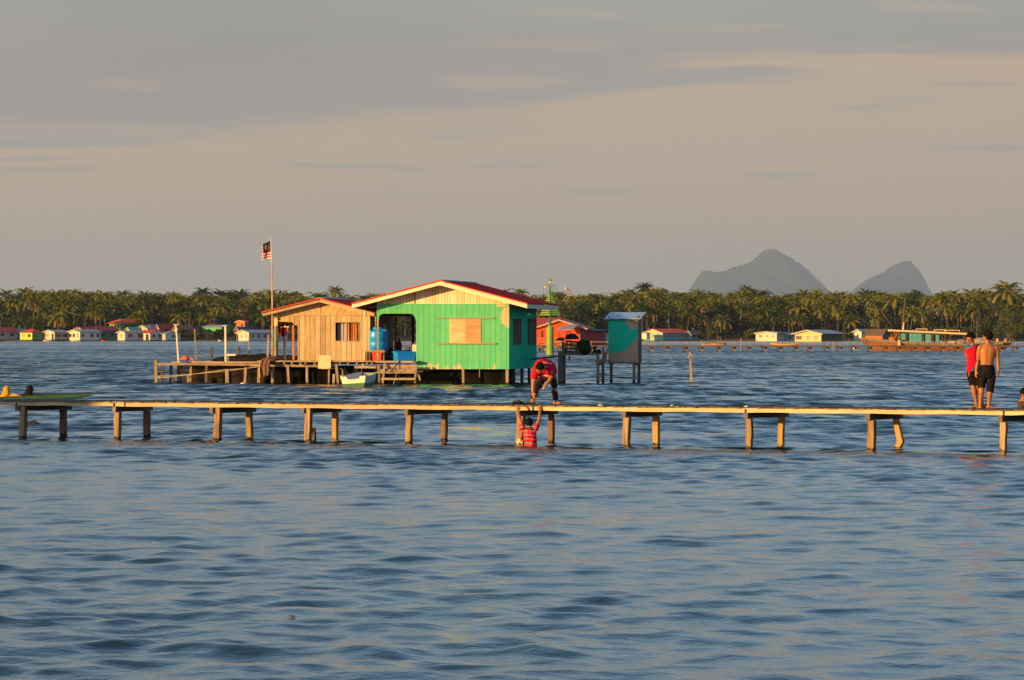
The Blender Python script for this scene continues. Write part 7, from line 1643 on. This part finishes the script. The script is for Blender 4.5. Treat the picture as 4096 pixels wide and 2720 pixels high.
# ---------------- the bare-backed boy
def boy_back():
    d0 = 77.25; base = P(3936, 1637, d0); base.z = DZ+.006
    root = thing('person', 'bare-backed barefoot boy in wet black knee-length trousers standing on the pier', 'person', base)
    J = joints(4.355, 3820, 1300, d0, base); m = MB(); X = Vector((1, 0, 0)); Y = Vector((0, 1, 0))
    hc = J(570, 205); M = basis((-.62, .75, -.05)); head(m, hc, M, .98)
    limb(m, [J(572, 345, .0), J(572, 255, -.005)], [.052, .048])
    loft(m, [(J(562, 830), X*.125, Y*.095), (J(560, 740), X*.132, Y*.092), (J(558, 660), X*.122, Y*.082), (J(565, 560), X*.140, Y*.088), (J(575, 470), X*.158, Y*.095), (J(578, 410), X*.160, Y*.088), (J(576, 365), X*.125, Y*.070), (J(573, 325), X*.062, Y*.052)])
    for sx, sh, el, wr, hd in ((-1, (432, 400), (402, 600), (368, 800), (358, 880)), (1, (722, 408), (744, 600), (760, 800), (757, 880))):
        s_, e_, w_ = J(*sh), J(*el, .02), J(*wr, -.05); limb(m, [s_, s_.lerp(e_, .5)+X*sx*.006, e_, e_.lerp(w_, .35), w_], [.050, .043, .034, .036, .024]); m.ball(J(sh[0]-sx*12, sh[1]-2), .055, 12, 10)
        hand(m, w_, J(*hd, -.07)-w_, (-sx*.85, .45, 0), (0, -.9, -.1), .86, .42)
    for sx, hp, kn, an, ft in ((-1, (478, 830), (468, 1060), (438, 1395), (-.1, 1)), (1, (636, 830), (612, 1090), (590, 1395), (1, .12))):
        h_, k_, a_ = J(*hp), J(*kn, -.02), J(*an); limb(m, [h_, h_.lerp(k_, .5), k_, k_.lerp(a_, .32)+Vector((0, -.012, 0)), k_.lerp(a_, .75), a_], [.080, .072, .053, .056, .037, .034]); foot(m, a_, (ft[0], ft[1], 0), .95, .0)
    for sx in (-1, 1): m.ball(J(575+sx*62, 430, -.045), .058, 12, 10, (.85, .55, 1.1))
    body = remeshed(m, 'body', SKIN, root, .0068, 3)
    # spine furrow pressed into the bare back
    for v in body.data.vertices:
        z0, z1 = J(565, 690).z, J(572, 400).z
        if v.co.y < -.02 and z0 < v.co.z < z1: xx = v.co.x - (J(560, 690).x + (J(573, 400).x-J(560, 690).x)*(v.co.z-z0)/(z1-z0)); v.co.y += .008*math.exp(-(xx/.022)**2)
    hair(hc, M, .98, root, 3, .08, -.92); eyes(hc, M, .98, root)
    m = MB(); loft(m, [(J(556, 930), X*.120, Y*.085), (J(556, 895), X*.160, Y*.112), (J(557, 850), X*.168, Y*.118), (J(559, 770), X*.156, Y*.112), (J(560, 693), X*.137, Y*.098)])
    for hp, kn, cu in (((476, 880), (466, 1010), (458, 1098)), ((638, 880), (620, 1040), (608, 1172))): limb(m, [J(*hp), J(*kn, -.01), J(*cu, -.02)], [.094, .078, .072], False)
    r = random.Random(2)
    remeshed(m, 'trousers', BLACKC, root, .0075, 2, .011)
boy_back()
# ---------------- the boy in the red and blue shirt
def shirt_mat(base):
    m = bpy.data.materials.new('red_blue_shirt'); b = NB(m); o = b.obj(); x, y, z = b.xyz(o)
    pan = b.m('GREATER_THAN', b.m('SUBTRACT', x, b.m('MULTIPLY', z, .786)), -.666)
    yoke = b.m('MULTIPLY', b.m('GREATER_THAN', b.m('ADD', z, b.m('MULTIPLY', x, -.51)), 1.218), b.m('LESS_THAN', x, -.085))
    f = b.m('MAXIMUM', pan, yoke); n = b.noise(o, 7.0, 4)
    c = b.mix(f, (.60, .008, .030), (.012, .16, .34)); k = b.m('MULTIPLY_ADD', b.m('SUBTRACT', n, .5), .35, 1.0); s = b.n('ShaderNodeVectorMath', operation='SCALE', ins={0: c}); b.set(s.inputs['Scale'], k); b.out(b.pbr(s.outputs[0], .8, b.bump(n, .5, .03), spec=.1)); return m
def boy_red():
    d0 = 77.72; base = P(3905, 1632, d0); base.z = DZ+.006
    root = thing('person', 'boy in red and blue shirt looking down, standing beside the bare-backed boy', 'person', base)
    J = joints(4.355, 3820, 1300, d0, base); m = MB(); X = Vector((.92, .38, 0)); Y = Vector((-.38, .92, 0))
    hc = J(266, 238); M = basis((-.55, -.75, -.34)); head(m, hc, M, .95); limb(m, [J(312, 375), J(290, 290)], [.050, .046])
    loft(m, [(J(318, 830), X*.108, Y*.090), (J(318, 700), X*.112, Y*.085), (J(320, 600), X*.112, Y*.085), (J(322, 470), X*.130, Y*.092), (J(318, 400), X*.125, Y*.080), (J(312, 350), X*.06, Y*.05)])
    a = [J(222, 405), J(214, 520, .02), J(240, 620, .10), J(222, 735, .03)]; limb(m, a, [.046, .040, .034, .024]); hand(m, a[-1], (.25, .15, -.6), (.6, .6, 0), (-.2, -.9, 0), .82, .5)
    a = [J(412, 385, .1), J(425, 520, .12), J(430, 640, .06), J(425, 780, -.02)]; limb(m, a, [.046, .040, .034, .024]); hand(m, a[-1], (0, 0, -1), (-.9, .2, 0), (0, -1, 0), .82, .4)
    for hp, kn, an, ft in (((292, 830), (316, 1060), (376, 1385), (-1, -.25)), ((350, 830), (415, 1075), (478, 1388), (1, .3))):
        h_, k_, a_ = J(*hp), J(*kn, -.02), J(*an, .0 if ft[0] < 0 else .12); limb(m, [h_, k_, k_.lerp(a_, .32), k_.lerp(a_, .75), a_], [.074, .050, .052, .035, .032]); foot(m, a_, (ft[0], ft[1], 0), .92, 0)
    remeshed(m, 'body', SKIN, root, .0068, 3); hair(hc, M, .95, root, 5, .12, -.6); eyes(hc, M, .95, root)
    m = MB(); loft(m, [(J(315, 800), X*.128, Y*.106), (J(316, 700), X*.124, Y*.098), (J(320, 580), X*.124, Y*.096), (J(322, 470), X*.141, Y*.104), (J(318, 405), X*.138, Y*.092), (J(314, 362), X*.078, Y*.064)])
    limb(m, [J(232, 398), J(214, 505, .015)], [.062, .058], False); m.ball(J(236, 400), .062, 12, 8); limb(m, [J(402, 380, .08), J(424, 500, .11)], [.062, .058], False); m.ball(J(400, 384, .08), .062, 12, 8)
    remeshed(m, 'shirt', shirt_mat(.0), root, .0075, 2, .011)
    m = MB(); limb(m, [J(312, 352, .0), J(311, 346, 0)], [.064, .062], False); loft(m, [(J(313, 364), X*.072, Y*.06), (J(312, 352), X*.064, Y*.055)]); m.build('collar', plain('blue_collar', (.015, .15, .33), .8), root, smooth=True)
    m = MB(); loft(m, [(J(316, 880), X*.124, Y*.110), (J(317, 790), X*.119, Y*.100)]);
    for hp, cu in (((286, 860), (312, 1048)), ((356, 860), (402, 1048))): limb(m, [J(*hp), J(*cu, -.02)], [.086, .074], False)
    remeshed(m, 'shorts', BLACKC, root, .0075, 2, .011); m = MB(); m.hexa([tuple(J(232, 900, -.08)), tuple(J(248, 895, -.10)), tuple(J(248, 895, -.07)), tuple(J(232, 900, -.05))], [tuple(J(226, 800, -.09)), tuple(J(262, 800, -.11)), tuple(J(262, 800, -.08)), tuple(J(226, 800, -.06))]); m.build('shirt_tail', plain('dark_red_cloth', (.45, .01, .03), .8), root)
boy_red()
# ---------------- the man bending over
def man_bent():
    d0 = 82.1; base = P(2176, 1617, d0); base.z = DZ+.006
    root = thing('person', 'man in red lettered T-shirt and dark trousers bending over on the pier', 'person', base)
    J = joints(7.125, 2100, 1420, d0, base); m = MB()
    hc = J(425, 375, -.42); M = basis((-.18, -.52, -.83), (-.1, -.85, .55)); head(m, hc, M, 1.02)
    limb(m, [J(470, 300, -.24), J(440, 345, -.36)], [.058, .054])
    pel, mid, che, nec = J(640, 520, .38), J(650, 330, .20), J(560, 300, -.05), J(480, 290, -.20); ax = Vector((.97, .0, -.16))
    loft(m, [(pel, ax*.165, Vector((0, .09, .11))), (mid, ax*.160, Vector((0, .07, .12))), (che, ax*.170, Vector((0, .05, .125))), (J(515, 300, -.14), ax*.165, Vector((0, .05, .10))), (nec, ax*.08, Vector((0, .04, .06)))])
    l = [J(290, 425, -.16), J(246, 740, -.20), J(232, 830, -.22), J(222, 1060, -.26)]; limb(m, l, [.058, .042, .042, .027]); hand(m, l[-1], J(250, 1230, -.26)-l[-1], (.6, .6, 0), (.5, -.8, 0), 1.0, .35)
    a = [J(735, 480, -.10), J(745, 640, -.22), J(690, 730, -.26), J(592, 850, -.32)]; limb(m, a, [.058, .043, .042, .028]); hand(m, a[-1], J(500, 960, -.34)-a[-1], (.35, .2, -.9), (-.7, -.3, .6), 1.0, .95)
    for hp, kn, an, ft in (((520, 600, .36), (340, 930, .10), (222, 1290, .06), (-1, -.25)), ((770, 580, .36), (838, 880, .14), (868, 1300, .12), (.75, -.7))):
        h_, k_, a_ = J(*hp), J(*kn), J(*an); limb(m, [h_, h_.lerp(k_, .5), k_, k_.lerp(a_, .35), a_], [.092, .080, .058, .060, .038]); a_.z = max(a_.z, .05); foot(m, a_, (ft[0], ft[1], 0), 1.08, 0)
    remeshed(m, 'body', SKIN2, root, .0075, 3); hair(hc, M, 1.02, root, 8, .05, -.55); eyes(hc, M, 1.02, root)
    RED = plain('red_shirt', (.60, .010, .028), .8, .16, 6, .1, 0, .02)
    m = MB(); up = Vector((0, .05, .13))
    loft(m, [(J(655, 470, .40), ax*.178, Vector((0, .10, .118))), (J(655, 400, .27), ax*.184, Vector((0, .09, .14))), (J(630, 350, .10), ax*.190, Vector((0, .06, .165))), (J(560, 335, -.06), ax*.195, Vector((0, .06, .155))), (J(515, 320, -.15), ax*.180, Vector((0, .05, .12))), (J(485, 300, -.20), ax*.10, Vector((0, .04, .075)))])
    m.ball(J(555, 540, -.04), .11, 14, 10, (1.25, .8, .75)); limb(m, [J(320, 400, -.14), J(252, 690, -.19)], [.082, .072], False); m.ball(J(320, 400, -.13), .082, 12, 8); limb(m, [J(715, 455, -.06), J(742, 610, -.20)], [.086, .074], False); m.ball(J(712, 455, -.05), .085, 12, 8)
    sh = remeshed(m, 'shirt', RED, root, .0085, 3, .011)
    # white lettering across the shoulders and a chest print, laid on the cloth
    from mathutils.bvhtree import BVHTree
    bv = BVHTree.FromPolygons([v.co for v in sh.data.vertices], [p.vertices for p in sh.data.polygons])
    def decal(text, cx, cy, size, step, name, col, arc=0.0, flip=True):
        fc = bpy.data.curves.new('txt', 'FONT'); fc.body = text; fc.size = size; fc.align_x = 'CENTER'; fo = bpy.data.objects.new('txt', fc); link(fo); dg = bpy.context.evaluated_depsgraph_get(); dg.update(); me = bpy.data.meshes.new_from_object(fo.evaluated_get(dg)); bpy.data.objects.remove(fo)
        bm = bmesh.new(); bm.from_mesh(me); bmesh.ops.triangulate(bm, faces=bm.faces); bmesh.ops.subdivide_edges(bm, edges=bm.edges, cuts=1); bm.to_mesh(me); bm.free()
        eye = Vector((0, 0, H))-base
        for v in me.vertices:
            x_, y_ = (-v.co.x, -v.co.y) if flip else (v.co.x, v.co.y); q = J(cx, cy) + Vector((x_, 0, y_*.55 - arc*x_*x_)); dr = (q-eye).normalized(); hit = bv.ray_cast(eye, dr); v.co = hit[0] - dr*.006 if hit[0] else q
        me.materials.append(plain(name+'_ink', col, .6, .05)); o = bpy.data.objects.new(name, me); link(o, sh)
    decal('G IIATU', 560, 195, .085, 0, 'lettering', (.85, .78, .72), 1.4); decal('o', 757, 476, .09, 0, 'sleeve_badge', (.8, .75, .72)); 
    m = MB(); q0 = J(555, 600); eye = Vector((0, 0, H))-base; pts = []
    for k in range(20): a_ = 6.283*k/20; q = q0 + Vector((.062*math.cos(a_), 0, .024*math.sin(a_))); dr = (q-eye).normalized(); h_ = bv.ray_cast(eye, dr); pts.append(h_[0]-dr*.006 if h_[0] else None)
    pts = [p for p in pts if p is not None]
    if len(pts) > 6: c_ = sum(pts, Vector())/len(pts)-Vector((0, .004, 0)); m.add(pts+[c_], [(i, (i+1) % len(pts), len(pts)) for i in range(len(pts))]); m.build('chest_print', plain('grey_print', (.55, .48, .42), .7, .6, 60), sh, fixn=False)
    m = MB(); loft(m, [(J(640, 640, .36), ax*.17, Vector((0, .10, .09))), (J(645, 500, .38), ax*.178, Vector((0, .10, .11)))])
    for hp, kn, an in (((520, 600, .36), (340, 930, .10), (225, 1270, .06)), ((765, 580, .36), (836, 880, .14), (866, 1290, .12))): h_, k_, a_ = J(*hp), J(*kn), J(*an); limb(m, [h_, h_.lerp(k_, .5), k_, k_.lerp(a_, .4), a_], [.094, .083, .067, .062, .055], False); m.ball(k_, .067, 12, 8)
    remeshed(m, 'trousers', DENIM, root, .0085, 2, .011)
man_bent()
# ---------------- the boy hanging from the pier, waist deep
def stripe_mat(zr):
    m = bpy.data.materials.new('striped_shirt'); b = NB(m); o = b.obj(); x, y, z = b.xyz(o)
    t = b.m('FRACT', b.m('DIVIDE', b.m('ADD', b.m('ADD', z, 3.0), b.m('MULTIPLY', b.m('ABSOLUTE', x), .12)), .083))
    wh = b.m('MULTIPLY', b.m('GREATER_THAN', t, .72), b.m('LESS_THAN', t, .82)); bk = b.m('GREATER_THAN', t, .82)
    c = b.mix(bk, b.mix(wh, (.56, .012, .022), (.66, .50, .32)), (.04, .012, .02)); b.out(b.pbr(c, .45, b.bump(b.noise(o, 9.0, 3), .4, .02), spec=.35)); return m
def boy_hang():
    d0 = 81.05; base = P(2113, 1778, d0); base.z = 0.0
    root = thing('person', 'boy in red striped shirt hanging from the pier by both hands, waist deep', 'person', base)
    J = joints(3.565, 1980, 1400, d0, base); m = MB(); X = Vector((1, 0, 0)); Y = Vector((0, 1, 0))
    hc = J(487, 1040, .03); M = basis((.05, .97, .22)); head(m, hc, M, .86); limb(m, [J(483, 1130, .0), J(486, 1075, .02)], [.047, .044])
    loft(m, [(J(512, 1460), X*.11, Y*.08), (J(510, 1330), X*.108, Y*.078), (J(500, 1230), X*.122, Y*.082), (J(488, 1150), X*.128, Y*.078), (J(484, 1110), X*.06, Y*.05)])
    for sh, el, wr, hn in (((392, 1105), (352, 985), (327, 862), (318, 785)), ((580, 1110), (632, 985), (642, 862), (645, 785))):
        sx = -1 if sh[0] < 480 else 1; s_, e_, w_ = J(*sh), J(*el, .05), J(*wr, .20); top = J(*hn, .28); top.z = DZ-.03
        limb(m, [s_, s_.lerp(e_, .5), e_, e_.lerp(w_, .4), w_], [.044, .038, .032, .033, .023]); hand(m, w_, (sx*.03, .25, 1), (0, 1, -.2), (-sx, 0, 0), .95, .95)
    for sx in (-1, 1): limb(m, [J(512, 1450)+X*sx*.06, J(512, 1450)+X*sx*.07+Vector((0, .04, -.38)), J(512, 1450)+X*sx*.06+Vector((0, 0, -.75))], [.07, .05, .034]); foot(m, J(512, 1450)+X*sx*.06+Vector((0, 0, -.75)), (sx*.2, 1, 0), .85, J(512, 1450).z-.82)
    remeshed(m, 'body', SKIN, root, .0068, 3); hair(hc, M, .86, root, 4, .03, -.85); eyes(hc, M, .86, root)
    m = MB(); loft(m, [(J(512, 1440), X*.125, Y*.095), (J(510, 1330), X*.121, Y*.091), (J(500, 1230), X*.134, Y*.095), (J(489, 1150), X*.142, Y*.090), (J(485, 1118), X*.08, Y*.06)])
    for sh, cu in (((395, 1115), (372, 1052)), ((578, 1120), (604, 1062))): limb(m, [J(*sh), J(*cu, .02)], [.060, .056], False); m.ball(J(*sh), .060, 12, 8)
    remeshed(m, 'shirt', stripe_mat(0), root, .0075, 2, .011); m = MB(); m.tube([J(447, 1100, -.05), J(462, 1130, -.075), J(490, 1142, -.08), J(515, 1128, -.075), J(525, 1100, -.05)], .010, 8); m.build('collar', plain('navy_collar', (.03, .03, .05), .8), root, smooth=True)
boy_hang()
# ---------------- the child at the right edge
def child_edge():
    d0 = 78.2; base = P(4098, 1625, d0); base.z = DZ+.006
    root = thing('person', 'child in dark brown shirt sitting hunched at the right end of the pier', 'person', base)
    J = joints(2.703, 3800, 1280, d0, base); m = MB(); X = Vector((.8, -.6, 0)); Y = Vector((.6, .8, 0))
    hc = J(800, 788, -.02); M = basis((.75, .35, -.25)); head(m, hc, M, .80); limb(m, [J(795, 862), J(798, 815)], [.042, .04])
    loft(m, [(J(795, 935, .0), X*.105, Y*.09), (J(793, 900), X*.10, Y*.085), (J(794, 868), X*.10, Y*.07), (J(796, 845), X*.05, Y*.045)])
    for sx in (-1, 1):
        s_ = J(795, 880)+X*sx*.08; e_ = s_+Vector((.06, .03, -.11))+X*sx*.02; w_ = e_+Vector((.12, .03, -.02)); limb(m, [s_, e_, w_], [.036, .028, .021]); hand(m, w_, (.9, .1, -.3), (0, 0, -1), (0, -sx*.8, 0), .72, .3)
        h_ = J(798, 935)+X*sx*.05; h_.z = .075; k_ = h_+Vector((.24, .12, .03)); a_ = k_+Vector((.03, .06, -.22)); limb(m, [h_, k_, a_], [.062, .044, .03]); foot(m, a_, (.8, .5, 0), .75, a_.z-.05)
    remeshed(m, 'body', SKIN, root, .007, 3); hair(hc, M, .80, root, 6, .04, -.75); eyes(hc, M, .80, root)
    m = MB(); loft(m, [(J(795, 942), X*.125, Y*.108), (J(793, 905), X*.116, Y*.10), (J(794, 882), X*.098, Y*.085), (J(795, 864), X*.066, Y*.06), (J(796, 848), X*.045, Y*.045)])
    for sx in (-1, 1): s_ = J(795, 880)+X*sx*.078; limb(m, [s_, s_+Vector((.05, .025, -.085))+X*sx*.018], [.050, .046], False); m.ball(s_, .05, 12, 8)
    remeshed(m, 'shirt', plain('dark_brown_shirt', (.075, .05, .032), .85, .3, 8, .1), root, .008, 2)
child_edge()
# ---------------- canoe with two women
def canoe():
    d0 = 128.5; s = F/d0; x1 = (377-CX)/s; L = 5.6; root = thing('canoe', 'long low green canoe with a pointed bow at the left edge behind the pier', 'canoe', (x1-L, d0, 0)); n = 26
    GU = plain('canoe_green', (.045, .12, .062), .6, .45, 2.5); BL = plain('canoe_blue', (.03, .13, .16), .6, .3, 3); DK = plain('canoe_dark_rim', (.04, .05, .03), .7, .3)
    def st(t): e = max(0, (t-.35)/.65); z = .165+.065*min(1, t*1.5)+.125*e**1.5; hw = .36*math.sin(math.pi*min(.5, .06+t))*(1-e**2.0*.985); k = -.10+.44*e**3.2; return hw, z, hw*.45, k, max(k+.004, z-.09)
    m = MB(); m2 = MB(); rims = [MB(), MB()]
    for i in range(n):
        a, c = st(i/n), st((i+1)/n); xa, xc = L*i/n, L*(i+1)/n
        for sg in (-1, 1):
            m.add([(xa, sg*a[0], a[1]), (xc, sg*c[0], c[1]), (xc, sg*(c[0]*.94), c[4]), (xa, sg*(a[0]*.94), a[4])], [(0, 1, 2, 3)]); m2.add([(xa, sg*(a[0]*.94), a[4]), (xc, sg*(c[0]*.94), c[4]), (xc, sg*c[2], c[3]), (xa, sg*a[2], a[3])], [(0, 1, 2, 3)])
            rims[sg > 0].hexa([(xa, sg*a[0]+.015, a[1]+.001), (xc, sg*c[0]+.015, c[1]+.001), (xc, sg*c[0]-.02, c[1]+.001), (xa, sg*a[0]-.02, a[1]+.001)], [(xa, sg*a[0]+.015, a[1]+.018), (xc, sg*c[0]+.015, c[1]+.018), (xc, sg*c[0]-.02, c[1]+.018), (xa, sg*a[0]-.02, a[1]+.018)])
        m2.add([(xa, -a[2], a[3]), (xc, -c[2], c[3]), (xc, c[2], c[3]), (xa, a[2], a[3])], [(0, 1, 2, 3)])
    m.build('top_strake', GU, root).modifiers.new('t', 'SOLIDIFY').thickness = .02; m2.build('hull', BL, root).modifiers.new('t', 'SOLIDIFY').thickness = .02; [q.build('gunwale', DK, root) for q in rims]
    MB().hexa([(L*.72, -.2, .24), (L*.93, -.06, .30), (L*.93, .06, .30), (L*.72, .2, .24)], [(L*.72, -.2, .26), (L*.93, -.06, .32), (L*.93, .06, .32), (L*.72, .2, .26)]).build('fore_deck', GU, root)
    return d0
CD = canoe()
def woman(label, hx, hy, lean, scarf, sleeve, arm, face, seed):
    base = P(hx, 1608, CD+.05); base.z = -.05; root = thing('person', label, 'person', base); J = lambda x, y, dd=0.0: P(x, y, CD+.05+dd)-base
    m = MB(); hc = J(hx, hy); M = basis(face); head(m, hc, M, .95); q = lambda dx, dz, dy=0.0: hc+Vector((dx, dy, dz)); X = Vector((.75, -.66, 0)); Y = Vector((.66, .75, 0))
    pel = Vector((hc.x-lean, 0, .10)); limb(m, [q(-.02, -.17), q(0, -.06)], [.05, .046]); loft(m, [(pel, X*.15, Y*.11), (pel.lerp(q(-.03, -.2), .5), X*.14, Y*.10), (q(-.03, -.24), X*.15, Y*.09), (q(-.02, -.17), X*.06, Y*.05)])
    for sx in (-1, 1): k_ = pel+Vector((.36, sx*.10, .06)); limb(m, [pel+Y*sx*.07, k_, k_+Vector((.30, 0, -.06))], [.08, .06, .045]); foot(m, k_+Vector((.30, 0, -.06)), (1, 0, 0), .9, .03)
    for i, sx in enumerate((1, -1)):
        s_ = q(-.03, -.24)+X*sx*.14
        if arm and sx == 1: e_, w_ = J(52, 1580.5, -.22), J(76, 1583, -.36)
        else: e_ = s_+Vector((.08, 0, -.16)); w_ = e_+Vector((.16, -.02, .0))
        limb(m, [s_, e_, w_], [.045, .036, .025]); hand(m, w_, (1, -.15, -.12), (0, 0, -1), (0, 1, 0), .9, .45)
    remeshed(m, 'body', SKIN2, root, .008, 3); eyes(hc, M, .95, root)
    # headscarf: a hood open at the face, falling over the shoulders
    m = MB(); V = lambda x, y, z: hc + M @ Vector((x, y, z)); m.ball(V(0, -.022, .018), .118, 18, 14, (.93, .97, 1.03), M); loft(m, [(q(-.10-lean*.3, -.34), X*.21, Y*.16), (q(-.085-lean*.2, -.22), X*.185, Y*.14), (q(-.05, -.12), X*.145, Y*.12), (V(0, -.03, -.02), X*.112, Y*.10)])
    remeshed(m, 'headscarf', scarf, root, .009, 2, .011); m = MB(); loft(m, [(pel+Vector((0, 0, .0)), X*.165, Y*.125), (pel.lerp(q(-.04, -.24), .6), X*.16, Y*.115), (q(-.04, -.25), X*.165, Y*.105), (q(-.035, -.18), X*.09, Y*.08)])
    for i, sx in enumerate((1, -1)):
        s_ = q(-.03, -.24)+X*sx*.14
        if arm and sx == 1: e_, w_ = J(52, 1580.5, -.22), J(73, 1583, -.345)
        else: e_ = s_+Vector((.08, 0, -.16)); w_ = e_+Vector((.12, -.015, 0))
        limb(m, [s_, e_, w_], [.058, .048, .038], False); m.ball(s_, .058, 12, 8); m.ball(e_, .048, 10, 8)
    remeshed(m, 'blouse', sleeve, root, .009, 2, .011)
YS = plain('yellow_scarf', (.62, .32, .012), .8, .2, 6, .1, 0, .02); BS = plain('black_scarf', (.013, .012, .014), .9, .3, 6, .05)
woman('woman in a yellow headscarf and yellow sleeves, resting an arm on the green canoe', 29, 1561, .05, YS, YS, True, (.85, -.25, -.1), 1)
woman('woman in a long black headscarf sitting further forward in the green canoe', 121, 1557, .14, BS, BS, False, (.93, .05, -.1), 2)
# tiny standing figure on the fishing boat
def boat_person():
    q = fb_w(3734, 1371, -.9); base = Vector((q.x, q.y, q.z-.12)); root = thing('person', 'person in a red top standing under the canopy of the fishing boat', 'person', base); m = MB(); X = Vector((1, 0, 0)); Y = Vector((0, 1, 0)); s = 1.0
    hc = Vector((0, 0, 1.36)); M = basis((.3, -.9, 0)); head(m, hc, M, 1.0); limb(m, [Vector((0, 0, 1.2)), Vector((0, 0, 1.3))], [.05, .05]); loft(m, [(Vector((0, 0, .68)), X*.15, Y*.10), (Vector((0, 0, 1.0)), X*.16, Y*.10), (Vector((0, 0, 1.17)), X*.15, Y*.08), (Vector((0, 0, 1.22)), X*.06, Y*.05)])
    for sx in (-1, 1):
        w_ = Vector((sx*.20, -.08, .70)); limb(m, [Vector((sx*.17, 0, 1.15)), Vector((sx*.21, .0, .93)), w_], [.05, .04, .028]); hand(m, w_, (0, -.2, -1), (-sx, 0, 0), (0, -1, 0), .9, .4); limb(m, [Vector((sx*.08, 0, .70)), Vector((sx*.09, -.02, .38)), Vector((sx*.09, 0, .07))], [.085, .06, .04]); foot(m, Vector((sx*.09, 0, .07)), (0, -1, 0), 1, 0)
    remeshed(m, 'body', SKIN, root, .012, 2); hair(hc, M, 1.0, root, 3); eyes(hc, M, 1.0, root); m = MB(); loft(m, [(Vector((0, 0, .70)), X*.175, Y*.125), (Vector((0, 0, 1.0)), X*.18, Y*.12), (Vector((0, 0, 1.17)), X*.165, Y*.095), (Vector((0, 0, 1.215)), X*.08, Y*.06)])
    for sx in (-1, 1): limb(m, [Vector((sx*.165, 0, 1.14)), Vector((sx*.205, 0, .97))], [.065, .058], False)
    remeshed(m, 'shirt', plain('crimson_shirt', (.42, .02, .05), .8), root, .012, 2); m = MB(); loft(m, [(Vector((0, 0, .62)), X*.165, Y*.12), (Vector((0, 0, .72)), X*.165, Y*.115)])
    for sx in (-1, 1): limb(m, [Vector((sx*.085, 0, .66)), Vector((sx*.09, -.02, .30))], [.095, .075], False)
    remeshed(m, 'shorts', BLACKC, root, .012, 2)
boat_person()
# ---- unseen building added to shade the left end of the pier (stands towards the sun, outside the picture)
def shade_house():
    root = thing('stilt_house', 'tall unseen house added left of the view to shade the pier end', 'house', (-45.7, 65.7, 0), math.atan2(.6, -.8) + math.pi/2)
    w, l, zb, ze, zp = 9.0, 5.0, 1.0, 7.4, 9.2
    m = MB(); m.prism([(-l, zb), (l, zb), (l, ze), (0, zp), (-l, ze)], -w/2, -w/2+.1); m.prism([(-l, zb), (l, zb), (l, ze), (0, zp), (-l, ze)], w/2-.1, w/2); m.box(-l, -l+.1, -w/2+.1, w/2-.1, zb, ze); m.box(l-.1, l, -w/2+.1, w/2-.1, zb, ze); m.build('wall', GREYW, root)
    m = MB()
    for sg in (-1, 1): m.hexa([(0, -w/2-.05, zp), (sg*(l+.1), -w/2-.05, ze-.05), (sg*(l+.1), w/2+.05, ze-.05), (0, w/2+.05, zp)], [(0, -w/2-.05, zp+.06), (sg*(l+.1), -w/2-.05, ze), (sg*(l+.1), w/2+.05, ze), (0, w/2+.05, zp+.06)])
    m.build('roof', R_GREY, root); MB().box(-l, l, -w/2, w/2, zb-.2, zb-.01).build('floor_deck', STILT, root)
    for x_ in (-l+.3, 0, l-.3):
        for y_ in (-w/2+.3, 0, w/2-.3): MB().bar((x_, y_, -.9), (x_, y_, zb-.21), .2, .2).build('stilt', STILT, root)
shade_house()
